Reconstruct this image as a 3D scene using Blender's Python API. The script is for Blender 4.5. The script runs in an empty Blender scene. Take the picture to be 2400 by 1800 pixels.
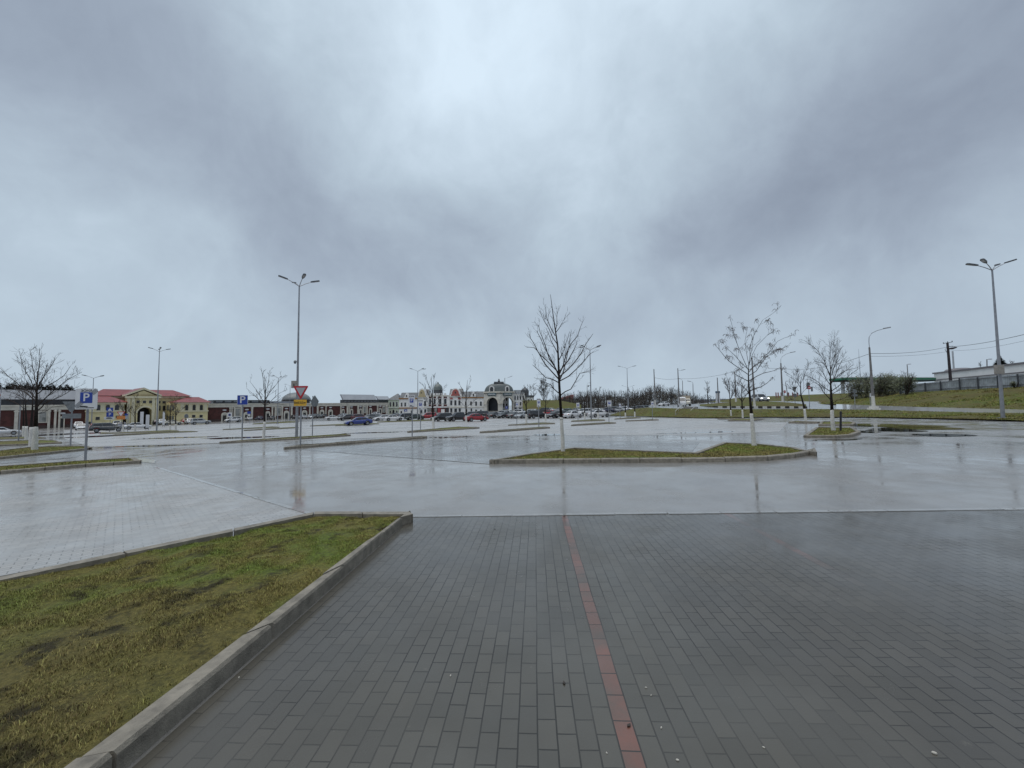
import bpy, bmesh, math, random
import numpy as np
from mathutils import Vector, Matrix, noise as mnoise

scene = bpy.context.scene
COL = scene.collection
PI = math.pi
rnd = random.Random(7)

# ------------------------------------------------------------------ camera model
F, CX, CY, CAMH = 904.0, 1200.0, 900.0, 1.6
PITCH, ROLL = 0.0505, 0.010
cp, sp, cr, sr = math.cos(PITCH), math.sin(PITCH), math.cos(ROLL), math.sin(ROLL)
FW = Vector((0, cp, sp)); R0 = Vector((1, 0, 0)); U0 = Vector((0, -sp, cp))
RV = R0 * cr - U0 * sr
UV = R0 * sr + U0 * cr
CAM = Vector((0, 0, CAMH))

def ray(px, py):
    d = FW + RV * ((px - CX) / F) + UV * ((CY - py) / F)
    return d / d.y
def P(px, py, Y):
    return CAM + ray(px, py) * Y
def soft(v, a, s):
    return v if v < a else a + s * (1 - math.exp(-(v - a) / s))
def gz(x, y):
    """height of the gently falling car park and the land behind it"""
    xs = soft(x, 60, 20) if x > 0 else -soft(-x, 100, 20)
    return 0.018 * xs - 0.0225 * soft(y, 60, 25)
def G(px, py, h=0.0):
    """the point of the ground (raised by h) where the line of sight meets it"""
    d = ray(px, py)
    lo, hi = 0.2, 420.0
    f = lambda Y: (CAM.z + d.z * Y) - gz(d.x * Y, Y) - h
    if f(hi) > 0:
        return P(px, py, hi)
    for _ in range(60):
        m = (lo + hi) / 2
        if f(m) > 0: lo = m
        else: hi = m
    return P(px, py, hi)
def onground(x, y, h=0.0):
    return Vector((x, y, gz(x, y) + h))
def pxg(px, Y, h=0.0):
    """point of the ground at depth Y below picture column px"""
    d = ray(px, 960)
    return onground(d.x * Y, Y, h)
def interp(x, tab):
    if x <= tab[0][0]: return tab[0][1]
    for (a, b), (c, d) in zip(tab, tab[1:]):
        if x <= c: return b + (d - b) * (x - a) / (c - a)
    return tab[-1][1]

# ------------------------------------------------------------------ materials
MATS = {}
def new_mat(name):
    m = bpy.data.materials.new(name); m.use_nodes = True
    nt = m.node_tree
    return m, nt, nt.nodes, nt.links, nt.nodes['Principled BSDF']
def M(name, col, rough=0.6, metal=0.0, var=0.15, scale=6.0, bump=0.0, bscale=None, emit=None, col2=None, spec=0.5, coat=0.0, island=0.0):
    if name in MATS: return MATS[name]
    m, nt, N, L, b = new_mat(name)
    b.inputs['Roughness'].default_value = rough
    b.inputs['Metallic'].default_value = metal
    b.inputs['Specular IOR Level'].default_value = spec
    b.inputs['Coat Weight'].default_value = coat
    b.inputs['Coat Roughness'].default_value = 0.05
    tc = N.new('ShaderNodeTexCoord')
    nz = N.new('ShaderNodeTexNoise'); nz.inputs['Scale'].default_value = scale
    nz.inputs['Detail'].default_value = 5; nz.inputs['Roughness'].default_value = 0.62
    L.new(tc.outputs['Object'], nz.inputs['Vector'])
    mix = N.new('ShaderNodeMix'); mix.data_type = 'RGBA'
    c2 = col2 if col2 else tuple(max(0, c * (1 - 2 * var)) for c in col)
    c1 = col if col2 else tuple(min(1, c * (1 + var)) for c in col)
    mix.inputs[6].default_value = (*c2, 1); mix.inputs[7].default_value = (*c1, 1)
    rmp = N.new('ShaderNodeMapRange'); rmp.inputs[1].default_value = 0.3; rmp.inputs[2].default_value = 0.7
    L.new(nz.outputs['Fac'], rmp.inputs[0])
    L.new(rmp.outputs[0], mix.inputs[0])
    out = mix.outputs[2]
    if island:
        ge = N.new('ShaderNodeNewGeometry')
        mr = N.new('ShaderNodeMapRange'); mr.inputs[3].default_value = 1 - island; mr.inputs[4].default_value = 1 + island
        L.new(ge.outputs['Random Per Island'], mr.inputs[0])
        hs = N.new('ShaderNodeHueSaturation'); L.new(mr.outputs[0], hs.inputs['Value'])
        L.new(out, hs.inputs['Color']); out = hs.outputs['Color']
    L.new(out, b.inputs['Base Color'])
    if bump:
        n2 = N.new('ShaderNodeTexNoise'); n2.inputs['Scale'].default_value = bscale or scale * 8; n2.inputs['Detail'].default_value = 4
        L.new(tc.outputs['Object'], n2.inputs['Vector'])
        bp = N.new('ShaderNodeBump'); bp.inputs['Strength'].default_value = bump; bp.inputs['Distance'].default_value = 0.01
        L.new(n2.outputs['Fac'], bp.inputs['Height']); L.new(bp.outputs[0], b.inputs['Normal'])
    if emit:
        b.inputs['Emission Color'].default_value = (*emit[0], 1); b.inputs['Emission Strength'].default_value = emit[1]
    MATS[name] = m
    return m

RH = 0.0963
FADE = [2.0, 3.2]
def wet(name, base, base2, brick_angle=None, red_lines=None, film=(0.25, 1.0), film_rough=(0.05, 0.2), brick_col=None, joint=0.0042, ior=1.4, wscale=0.35, origin=(0, 0), bay=None):
    """rain-wet paving: a rough stone base under an uneven film of water"""
    m, nt, N, L, b = new_mat(name)
    def math_(op, *ins):
        n = N.new('ShaderNodeMath'); n.operation = op
        for i, v in enumerate(ins):
            if isinstance(v, (int, float)): n.inputs[i].default_value = v
            else: L.new(v, n.inputs[i])
        return n.outputs[0]
    def noise(scale, detail, src, rough=0.55, dist=0.0):
        n = N.new('ShaderNodeTexNoise'); n.inputs['Scale'].default_value = scale; n.inputs['Detail'].default_value = detail
        n.inputs['Roughness'].default_value = rough; n.inputs['Distortion'].default_value = dist
        L.new(src, n.inputs['Vector']); return n.outputs['Fac']
    def rng(v, a, b_, c, d):
        n = N.new('ShaderNodeMapRange')
        for i, x in enumerate((a, b_, c, d)): n.inputs[i + 1].default_value = x
        L.new(v, n.inputs[0]); return n.outputs[0]
    def mixc(f, a, b_):
        n = N.new('ShaderNodeMix'); n.data_type = 'RGBA'
        for i, v in ((0, f), (6, a), (7, b_)):
            if isinstance(v, (int, float)): n.inputs[i].default_value = v
            elif isinstance(v, tuple): n.inputs[i].default_value = (*v, 1)
            else: L.new(v, n.inputs[i])
        return n.outputs[2]
    tc = N.new('ShaderNodeTexCoord'); co = tc.outputs['Object']
    fine = noise(90, 4, co); mid = noise(2.2, 5, co, 0.6); big = noise(wscale, 4, co, 0.5, 0.4); soil = noise(0.9, 6, co, 0.65)
    if brick_angle is not None:
        mp = N.new('ShaderNodeMapping'); mp.vector_type = 'POINT'
        mp.inputs['Rotation'].default_value = (0, 0, -brick_angle)
        sub = N.new('ShaderNodeVectorMath'); sub.operation = 'SUBTRACT'; sub.inputs[1].default_value = (origin[0], origin[1], 0)
        L.new(co, sub.inputs[0]); L.new(sub.outputs[0], mp.inputs['Vector'])
        # joints that wander a little, as hand-laid blocks do
        wn = N.new('ShaderNodeTexNoise'); wn.inputs['Scale'].default_value = 1.6; wn.inputs['Detail'].default_value = 3
        L.new(co, wn.inputs['Vector'])
        wv = N.new('ShaderNodeVectorMath'); wv.operation = 'MULTIPLY_ADD'; wv.inputs[1].default_value = (0.022, 0.014, 0); 
        L.new(wn.outputs['Color'], wv.inputs[0]); L.new(mp.outputs[0], wv.inputs[2])
        br = N.new('ShaderNodeTexBrick')
        br.inputs['Scale'].default_value = 1; br.inputs['Brick Width'].default_value = 0.179; br.inputs['Row Height'].default_value = RH
        br.inputs['Mortar Size'].default_value = joint; br.inputs['Mortar Smooth'].default_value = 0.3; br.inputs['Bias'].default_value = 0
        br.inputs['Color1'].default_value = (*base, 1); br.inputs['Color2'].default_value = (*base2, 1)
        br.inputs['Mortar'].default_value = (*[c * 0.22 for c in base], 1)
        br.offset = 0.5
        L.new(wv.outputs[0], br.inputs['Vector'])
        jf = math_('MULTIPLY', br.outputs['Fac'], rng(noise(0.75, 5, co, 0.6, 0.3), 0.38, 0.56, 0.30, 1.0)); col = mixc(jf, mixc(br.outputs['Fac'], br.outputs['Color'], tuple((p + q) / 2 for p, q in zip(base, base2))), tuple(c * 0.20 for c in base))
        if red_lines:
            sx = N.new('ShaderNodeSeparateXYZ'); L.new(wv.outputs[0], sx.inputs[0])
            br2 = N.new('ShaderNodeTexBrick'); br2.offset = 0.5
            for k in ('Scale', 'Brick Width', 'Row Height', 'Mortar Size', 'Mortar Smooth', 'Bias'):
                br2.inputs[k].default_value = br.inputs[k].default_value
            br2.inputs['Color1'].default_value = (0.165, 0.066, 0.046, 1); br2.inputs['Color2'].default_value = (0.100, 0.060, 0.045, 1)
            br2.inputs['Mortar'].default_value = br.inputs['Mortar'].default_value
            L.new(wv.outputs[0], br2.inputs['Vector'])
            mask = None
            for v in red_lines:
                d_ = math_('ABSOLUTE', math_('SUBTRACT', sx.outputs[1], v))
                k = math_('LESS_THAN', d_, RH / 2)
                if abs(v) > 1: k = math_('MULTIPLY', math_('MULTIPLY', k, rng(noise(1.3, 4, co, 0.6), 0.40, 0.6, 0.1, 0.7)), rng(sx.outputs[0], FADE[0], FADE[1], 0.0, 1.0))
                mask = k if mask is None else math_('MAXIMUM', mask, k)
            wear = rng(noise(1.7, 6, co, 0.65), 0.36, 0.56, 0.25, 1.0)
            col = mixc(math_('MULTIPLY', mask, wear), col, br2.outputs['Color'])
    else:
        col = mixc(rng(fine, 0.35, 0.65, 0, 1), base, base2); jf = None
    dirt = mixc(rng(soil, 0.45, 0.7, 0, 0.45), col, tuple(c * 0.45 for c in base))
    pale = mixc(rng(noise(5.5, 6, co, 0.7), 0.66, 0.76, 0, 0.5), dirt, tuple(min(1, c * 2.6) for c in base))
    L.new(pale, b.inputs['Base Color'])
    b.inputs['Roughness'].default_value = 0.5
    b.inputs['Specular IOR Level'].default_value = 0.35
    filmv = rng(math_('ADD', math_('MULTIPLY', big, 0.7), math_('MULTIPLY', mid, 0.3)), 0.36, 0.62, film[0], film[1])
    if jf is not None:
        filmv = math_('MULTIPLY', filmv, rng(jf, 0, 1, 1, 0.45))
    L.new(filmv, b.inputs['Coat Weight'])
    b.inputs['Coat IOR'].default_value = ior
    cr_ = rng(math_('ADD', math_('MULTIPLY', noise(wscale * 2.3, 6, co, 0.6, 0.8), 0.7), math_('MULTIPLY', mid, 0.3)), 0.40, 0.60, film_rough[1], film_rough[0])
    L.new(cr_, b.inputs['Coat Roughness'])
    bp = N.new('ShaderNodeBump'); bp.inputs['Strength'].default_value = 0.5; bp.inputs['Distance'].default_value = 0.004
    if jf is not None:
        hgt = math_('SUBTRACT', math_('MULTIPLY', fine, 0.25), math_('MULTIPLY', jf, 1.0))
        bp.inputs['Distance'].default_value = 0.006
    else:
        hgt = fine
    L.new(hgt, bp.inputs['Height']); L.new(bp.outputs[0], b.inputs['Normal'])
    bc = N.new('ShaderNodeBump'); bc.inputs['Strength'].default_value = 0.12; bc.inputs['Distance'].default_value = 0.003
    hc = math_('ADD', noise(14, 3, co), math_('MULTIPLY', mid, 1.2))
    if jf is not None: hc = math_('SUBTRACT', hc, math_('MULTIPLY', jf, 1.3))
    L.new(hc, bc.inputs['Height']); L.new(bc.outputs[0], b.inputs['Coat Normal'])
    MATS[name] = m
    return m

def turf(name, island=0.0, gain=1.0):
    m, nt, N, L, b = new_mat(name)
    tc = N.new('ShaderNodeTexCoord')
    def noise(s, d, r=0.6, dist=0.0):
        n = N.new('ShaderNodeTexNoise'); n.inputs['Scale'].default_value = s; n.inputs['Detail'].default_value = d
        n.inputs['Roughness'].default_value = r; n.inputs['Distortion'].default_value = dist
        L.new(tc.outputs['Object'], n.inputs['Vector']); return n.outputs['Fac']
    def rng(v, a, c, lo=0, hi=1):
        n = N.new('ShaderNodeMapRange'); n.inputs[1].default_value = a; n.inputs[2].default_value = c
        n.inputs[3].default_value = lo; n.inputs[4].default_value = hi; L.new(v, n.inputs[0]); return n.outputs[0]
    def mix(f, a, c):
        n = N.new('ShaderNodeMix'); n.data_type = 'RGBA'; L.new(f, n.inputs[0])
        for i, v in ((6, a), (7, c)):
            if isinstance(v, tuple): n.inputs[i].default_value = (*v, 1)
            else: L.new(v, n.inputs[i])
        return n.outputs[2]
    c = mix(rng(noise(1.3, 6, 0.65), 0.42, 0.58), (0.072, 0.096, 0.017), (0.108, 0.096, 0.026))
    c = mix(rng(noise(0.16, 5, 0.6), 0.42, 0.62), c, (0.092, 0.078, 0.026))
    c = mix(rng(noise(3.4, 6, 0.7), 0.54, 0.64, 0, 0.95), c, (0.022, 0.018, 0.010))
    c = mix(rng(noise(26, 5, 0.75), 0.40, 0.66, 0, 0.75), c, (0.024, 0.024, 0.009))
    if island:
        ge = N.new('ShaderNodeNewGeometry')
        hs = N.new('ShaderNodeHueSaturation'); L.new(rng(ge.outputs['Random Per Island'], 0, 1, 1 - island, 1 + island), hs.inputs['Value'])
        L.new(rng(ge.outputs['Random Per Island'], 0, 1, 0.465, 0.515), hs.inputs['Hue']); hs.inputs['Saturation'].default_value = 0.95
        L.new(c, hs.inputs['Color']); c = hs.outputs['Color']
    if gain != 1:
        hg = N.new('ShaderNodeHueSaturation'); hg.inputs['Value'].default_value = gain; L.new(c, hg.inputs['Color']); c = hg.outputs['Color']
    L.new(c, b.inputs['Base Color'])
    b.inputs['Roughness'].default_value = 0.7; b.inputs['Specular IOR Level'].default_value = 0.12
    if not island:
        bp = N.new('ShaderNodeBump'); bp.inputs['Strength'].default_value = 0.9; bp.inputs['Distance'].default_value = 0.05
        L.new(noise(18, 6, 0.7), bp.inputs['Height']); L.new(bp.outputs[0], b.inputs['Normal'])
    MATS[name] = m
    return m

# ------------------------------------------------------------------ mesh collector
class MB:
    def __init__(s): s.v = []; s.f = []
    def poly(s, pts):
        i = len(s.v); s.v += [Vector(p) for p in pts]; s.f.append(tuple(range(i, i + len(pts))))
    def hexa(s, b, t):
        """closed prism between bottom ring b and top ring t (both counter-clockwise from above)"""
        i = len(s.v); n = len(b); s.v += [Vector(p) for p in b] + [Vector(p) for p in t]
        s.f.append(tuple(range(i + n - 1, i - 1, -1))); s.f.append(tuple(range(i + n, i + 2 * n)))
        for k in range(n):
            j = (k + 1) % n; s.f.append((i + k, i + j, i + n + j, i + n + k))
    def box(s, c, sz, rz=0.0):
        cx, cy, cz = c; a, b, h = sz[0] / 2, sz[1] / 2, sz[2] / 2
        ca, sa = math.cos(rz), math.sin(rz)
        q = [(-a, -b), (a, -b), (a, b), (-a, b)]
        r = [(cx + x * ca - y * sa, cy + x * sa + y * ca) for x, y in q]
        s.hexa([(x, y, cz - h) for x, y in r], [(x, y, cz + h) for x, y in r])
    def tube(s, pts, rad, n=6, cap=True):
        pts = [Vector(p) for p in pts]
        if not isinstance(rad, (list, tuple)): rad = [rad] * len(pts)
        i0 = len(s.v)
        for k, p in enumerate(pts):
            d = (pts[min(k + 1, len(pts) - 1)] - pts[max(k - 1, 0)])
            d = d.normalized() if d.length > 1e-9 else Vector((0, 0, 1))
            a = Vector((0, 0, 1)) if abs(d.z) < 0.9 else Vector((1, 0, 0))
            e1 = d.cross(a).normalized(); e2 = d.cross(e1)
            for q in range(n):
                t = 2 * PI * q / n
                s.v.append(p + (e1 * math.cos(t) + e2 * math.sin(t)) * rad[k])
        for k in range(len(pts) - 1):
            for q in range(n):
                a_ = i0 + k * n + q; b_ = i0 + k * n + (q + 1) % n
                s.f.append((a_, a_ + n, b_ + n, b_))
        if cap:
            s.f.append(tuple(i0 + q for q in range(n))); s.f.append(tuple(i0 + (len(pts) - 1) * n + q for q in reversed(range(n))))
    def lathe(s, c, prof, n=20, sx=1.0, sy=1.0, rz=0.0):
        c = Vector(c); i0 = len(s.v); ca, sa = math.cos(rz), math.sin(rz)
        for r, z in prof:
            for q in range(n):
                t = 2 * PI * q / n; x, y = r * math.cos(t) * sx, r * math.sin(t) * sy
                s.v.append(c + Vector((x * ca - y * sa, x * sa + y * ca, z)))
        for k in range(len(prof) - 1):
            for q in range(n):
                a_ = i0 + k * n + q; b_ = i0 + k * n + (q + 1) % n
                s.f.append((a_, b_, b_ + n, a_ + n))
        s.f.append(tuple(i0 + q for q in reversed(range(n)))); s.f.append(tuple(i0 + (len(prof) - 1) * n + q for q in range(n)))
    def extrude(s, ring, d):
        """flat outline (any plane) given thickness d (a vector)"""
        d = Vector(d); i = len(s.v); n = len(ring)
        s.v += [Vector(p) for p in ring] + [Vector(p) + d for p in ring]
        s.f.append(tuple(range(i + n - 1, i - 1, -1))); s.f.append(tuple(range(i + n, i + 2 * n)))
        for k in range(n):
            j = (k + 1) % n; s.f.append((i + k, i + j, i + n + j, i + n + k))
    def build(s, name, mat, parent=None, smooth=False, fix=True, bevel=0.0):
        me = bpy.data.meshes.new(name)
        off = Vector((0, 0, 0))
        if parent is not None:
            off = parent.location.copy()
            if parent.parent is not None: off = off + parent.parent.location
        me.from_pydata([tuple(p - off) for p in s.v], [], s.f)
        if fix or bevel:
            bm = bmesh.new(); bm.from_mesh(me)
            if bevel: bmesh.ops.bevel(bm, geom=bm.edges[:], offset=bevel, segments=2, affect='EDGES', profile=0.5)
            bmesh.ops.recalc_face_normals(bm, faces=bm.faces[:]); bm.to_mesh(me); bm.free()
        if smooth:
            for p in me.polygons: p.use_smooth = True
        me.materials.append(mat)
        o = bpy.data.objects.new(name, me); COL.objects.link(o)
        if parent is not None: o.parent = parent
        return o
def tag(o, label=None, cat=None, group=None, kind=None):
    if label: o['label'] = label
    if cat: o['category'] = cat
    if group: o['group'] = group
    if kind: o['kind'] = kind
    return o
def thing(name, label, cat, loc=(0, 0, 0), group=None):
    o = bpy.data.objects.new(name, None); COL.objects.link(o); o.location = loc; o.empty_display_size = 0.3
    return tag(o, label, cat, group)
def struct(name, mb, mat, **k):
    return tag(mb.build(name, mat, **k), kind='structure')
def text_mesh(txt, size, depth=0.004):
    cu = bpy.data.curves.new('lettering', 'FONT'); cu.body = txt; cu.size = size; cu.extrude = depth; cu.align_x = 'CENTER'; cu.align_y = 'CENTER'
    cu.resolution_u = 3; cu.offset = size * 0.012
    ob = bpy.data.objects.new('lettering', cu); COL.objects.link(ob)
    dg = bpy.context.evaluated_depsgraph_get()
    me = bpy.data.meshes.new_from_object(ob.evaluated_get(dg))
    vs = [v.co.copy() for v in me.vertices]; fs = [tuple(p.vertices) for p in me.polygons]
    bpy.data.objects.remove(ob); bpy.data.curves.remove(cu); bpy.data.meshes.remove(me)
    return vs, fs

# ------------------------------------------------------------------ material palette
asphalt = wet('wet_asphalt', (0.205, 0.196, 0.182), (0.155, 0.148, 0.138), film=(0.55, 1.0), film_rough=(0.04, 0.30), ior=2.3, wscale=0.16)
turf_m = turf('turf', 0.0, 1.7); blade_m = turf('grass_blades', 0.5, 2.9); bank_m = turf('bank_turf', 0.0, 1.35)
kerb_m = M('kerb_concrete', (0.215, 0.194, 0.157), 0.65, coat=0.05, var=0.22, scale=9, bump=0.5, bscale=120, island=0.14, spec=0.4)
flush_m = M('flush_kerb_concrete', (0.22, 0.213, 0.20), 0.28, var=0.15, scale=7, bump=0.2, coat=0.7)
soil_m = M('dark_soil', (0.030, 0.024, 0.018), 0.8, bump=0.8, scale=14)
galv = M('galvanised_steel', (0.30, 0.31, 0.33), 0.42, 0.55, var=0.12, scale=3)
steel_grey = M('grey_painted_steel', (0.20, 0.21, 0.225), 0.45, 0.2, var=0.12, scale=4)
lamp_dark = M('lamp_head_metal', (0.10, 0.105, 0.115), 0.4, 0.4)
lens_m = M('lamp_lens', (0.35, 0.36, 0.38), 0.2)
white_paint = M('whitewash', (0.62, 0.61, 0.57), 0.75, var=0.14, scale=11, bump=0.5, bscale=60)
bark = M('wet_bark', (0.022, 0.017, 0.015), 0.7, spec=0.2, var=0.35, scale=14, bump=0.9, bscale=50)
twig_m = M('twigs', (0.042, 0.031, 0.027), 0.7, spec=0.2, var=0.3, scale=3)
seed_m = M('dry_seed_clusters', (0.085, 0.050, 0.040), 0.7, var=0.3)
sign_white = M('sign_white', (0.62, 0.63, 0.65), 0.3, var=0.04)
sign_blue = M('sign_blue', (0.012, 0.045, 0.30), 0.3, var=0.04)
sign_red = M('sign_red', (0.42, 0.016, 0.025), 0.3, var=0.05)
sign_black = M('sign_black', (0.012, 0.012, 0.014), 0.4, var=0.0)
sign_yellow = M('sign_yellow', (0.62, 0.36, 0.03), 0.35, var=0.05)
sign_orange = M('sign_orange', (0.55, 0.20, 0.05), 0.35, var=0.05)
sign_back = M('sign_back_grey', (0.20, 0.215, 0.225), 0.45, 0.4, var=0.12)
concrete_m = M('pole_concrete', (0.19, 0.185, 0.185), 0.6, var=0.2, scale=4)
wood_m = M('dark_pole_timber', (0.035, 0.026, 0.030), 0.7, var=0.3)
glass_dark = M('dark_glass', (0.018, 0.021, 0.026), 0.08, var=0.1, spec=0.8)
# ------------------------------------------------------------------ ground, paving
def ground_sheet():
    xs = [-420, -300, -220, -170, -140, -120] + list(range(-105, 106, 3)) + [120, 140, 170, 220, 300, 420]
    ys = [-45, -30, -18, -9] + list(range(-3, 121, 3)) + [126, 135, 150, 170, 200, 240, 300, 380, 480, 700]
    me = bpy.data.meshes.new('ground')
    vs = [(x, y, gz(x, y)) for y in ys for x in xs]; n = len(xs)
    fs = [(j * n + i, j * n + i + 1, (j + 1) * n + i + 1, (j + 1) * n + i) for j in range(len(ys) - 1) for i in range(n - 1)]
    me.from_pydata(vs, [], fs); me.materials.append(asphalt)
    o = bpy.data.objects.new('ground', me); COL.objects.link(o); tag(o, kind='structure')
ground_sheet()

def sheet(name, pts, h, mat, step=3.0, parent=None, wob=None, kind='structure'):
    """thin sheet over the ground with outline pts (x, y)"""
    bm = bmesh.new()
    vs = [bm.verts.new((p[0], p[1], 0)) for p in pts]
    bm.faces.new(vs)
    x0 = min(p[0] for p in pts); x1 = max(p[0] for p in pts); y0 = min(p[1] for p in pts); y1 = max(p[1] for p in pts)
    for ax, a, b in ((0, x0, x1), (1, y0, y1)):
        k = math.ceil(a / step)
        while k * step < b:
            co = [0, 0, 0]; no = [0, 0, 0]; co[ax] = k * step; no[ax] = 1
            bmesh.ops.bisect_plane(bm, geom=bm.verts[:] + bm.edges[:] + bm.faces[:], plane_co=co, plane_no=no, dist=1e-5)
            k += 1
    bmesh.ops.triangulate(bm, faces=[f for f in bm.faces if len(f.verts) > 4])
    off = parent.location if parent is not None else Vector((0, 0, 0))
    for v in bm.verts:
        z = gz(v.co.x, v.co.y) + h + (wob(v.co.x, v.co.y) if wob else 0)
        v.co = Vector((v.co.x, v.co.y, z)) - off
    bmesh.ops.recalc_face_normals(bm, faces=bm.faces[:])
    if sum(f.normal.z for f in bm.faces) < 0: bmesh.ops.reverse_faces(bm, faces=bm.faces[:])
    me = bpy.data.meshes.new(name); bm.to_mesh(me); bm.free(); me.materials.append(mat)
    o = bpy.data.objects.new(name, me); COL.objects.link(o)
    if parent is not None: o.parent = parent
    if kind: tag(o, kind=kind)
    return o
def xy(px, py, h=0.0):
    p = G(px, py, h); return (p.x, p.y)

# foreground block paving: rows run away from the camera beside the red marker row
rA, rB = G(1485, 1800), G(1322, 1212)
ang = math.atan2(rB.y - rA.y, rB.x - rA.x)
def lateral(p): return -(p.x - rA.x) * math.sin(ang) + (p.y - rA.y) * math.cos(ang)
org = (rA.x + RH / 2 * math.sin(ang), rA.y - RH / 2 * math.cos(ang))   # the red row fills row 0 of the bond
r2 = lateral(G(1880, 1300)); r2 = round(r2 / RH) * RH
def along(p): return (p.x - org[0]) * math.cos(ang) + (p.y - org[1]) * math.sin(ang)
FADE[0] = along(G(2040, 1380)); FADE[1] = along(G(1860, 1290))
fl = xy(966, 1213); fr = xy(2400, 1196); fd = Vector((fr[0] - fl[0], fr[1] - fl[1], 0)).normalized()
far_r = Vector((fl[0], fl[1], 0)) + fd * 22
front = [(fl[0], fl[1]), (far_r.x, far_r.y), (far_r.x, -6), (-3.2, -6), (G(200, 1900).x, G(200, 1900).y)]
pave_front = wet('block_paving_front', (0.070, 0.0635, 0.050), (0.055, 0.050, 0.039), brick_angle=ang, red_lines=[RH / 2, r2 + RH / 2],
                 film=(0.5, 1.0), film_rough=(0.06, 0.28), origin=org, ior=1.5, wscale=0.45)
sheet('block_paving', front, 0.005, pave_front)
# left paving, blocks parallel to the long kerb of the near island
lk0, lk1 = G(0, 1350), G(737, 1206)
angL = math.atan2(lk1.y - lk0.y, lk1.x - lk0.x)
pave_left = wet('block_paving_left', (0.31, 0.298, 0.278), (0.24, 0.230, 0.215), brick_angle=angL, film=(0.45, 1.0), film_rough=(0.07, 0.32), ior=2.25, wscale=0.5)
a0, a1 = G(366, 1094), G(742, 1206)
dl = (lk0 - lk1).normalized()
left_poly = [xy(742, 1206), xy(366, 1094), xy(331, 1087), (G(331, 1087).x - 14, G(331, 1087).y - 5.6), (lk0.x + dl.x * 16, lk0.y + dl.y * 16)]
sheet('block_paving', left_poly, 0.005, pave_left)
# paving of the bays between the middle islands
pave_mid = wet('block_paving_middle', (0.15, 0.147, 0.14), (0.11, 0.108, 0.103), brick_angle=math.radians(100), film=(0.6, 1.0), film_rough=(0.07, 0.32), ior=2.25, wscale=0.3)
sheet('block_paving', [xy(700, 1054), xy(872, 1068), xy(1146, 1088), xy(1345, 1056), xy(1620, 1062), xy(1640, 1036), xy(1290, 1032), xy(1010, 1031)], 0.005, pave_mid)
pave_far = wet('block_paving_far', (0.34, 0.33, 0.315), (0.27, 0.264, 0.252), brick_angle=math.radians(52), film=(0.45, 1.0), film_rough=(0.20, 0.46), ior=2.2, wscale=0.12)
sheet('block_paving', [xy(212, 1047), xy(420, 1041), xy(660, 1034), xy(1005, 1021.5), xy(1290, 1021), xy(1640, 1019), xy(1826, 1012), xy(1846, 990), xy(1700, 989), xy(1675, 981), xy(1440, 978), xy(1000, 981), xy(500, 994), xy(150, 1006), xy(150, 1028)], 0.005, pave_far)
sheet('block_paving', [xy(0, 1088), xy(180, 1072), xy(210, 1056), xy(0, 1080)], 0.005, pave_mid)

def strip(name, a, b, w, h, mat, n=40, wob=0.012):
    a = Vector((a[0], a[1], 0)); b = Vector((b[0], b[1], 0)); d = (b - a); side = Vector((-d.y, d.x, 0)).normalized()
    mb = MB()
    for k in range(n):
        e0 = a + d * (k / n); e1 = a + d * ((k + 0.985) / n); w1 = rnd.uniform(-wob, wob)
        q = [e0 + side * w1, e1 + side * w1, e1 + side * (w + w1), e0 + side * (w + w1)]
        top = [onground(p.x, p.y, h + rnd.uniform(-.002, .002)) for p in q]; bot = [onground(p.x, p.y, -0.05) for p in q]
        mb.hexa(bot, top)
    return struct(name, mb, mat)
strip('flush_kerb', fl, (far_r.x, far_r.y), 0.10, 0.012, flush_m, n=28)
strip('flush_kerb', xy(742, 1206), xy(366, 1094), 0.09, 0.012, flush_m, n=14)
strip('flush_kerb', xy(735, 1055), xy(1146, 1088), 0.10, 0.012, flush_m, n=12)
patch_m = M('pale_patch_white', (0.60, 0.64, 0.62), 0.25, var=0.1, coat=0.8)
sheet('pale_patch', [xy(316, 1073), xy(333, 1083.5), xy(362, 1086), xy(368, 1079)], 0.010, patch_m)  # pale greenish white patch at the tip of the grass strip island
puddle_m = M('puddle_water', (0.012, 0.014, 0.015), 0.03, var=0.0, spec=0.9)
def puddle(cx, cy, rx, ry, seed):
    c = G(cx, cy); e = G(cx + rx, cy); f_ = G(cx, cy + ry); ax = (e - c).length; ay = (f_ - c).length
    pts = []
    for k in range(36):
        t = 2 * PI * k / 36; r = 1 + 0.35 * mnoise.noise(Vector((math.cos(t) * 1.4 + seed, math.sin(t) * 1.4, seed)))
        pts.append((c.x + math.cos(t) * ax * r, c.y + math.sin(t) * ay * r))
    sheet('puddle', pts, 0.009, puddle_m)
puddle(2070, 997, 95, 5.5, 1.3); puddle(2095, 1009, 60, 3, 4.1); puddle(2010, 1012, 40, 3, 9.7); puddle(2150, 1004, 120, 3.5, 11.2); puddle(2210, 1020, 80, 3, 12.9)
for q in ((330, 1046, 90, 0.7, 2.2), (120, 1019, 40, 1.5, 5.1), (245, 1022, 35, 1.6, 3.3), (560, 1026, 60, 1.6, 6.6), (640, 1031, 40, 1.2, 8.1), (1285, 1019, 36, 2.4, 1.9), (1050, 1025, 50, 1.0, 4.8), (420, 1026, 70, .9, 7.4), (1640, 1014, 120, 1.0, 3.9), (1960, 1031, 75, 1.6, 5.7), (880, 1014, 60, 1.0, 2.9)): puddle(*q)

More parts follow.
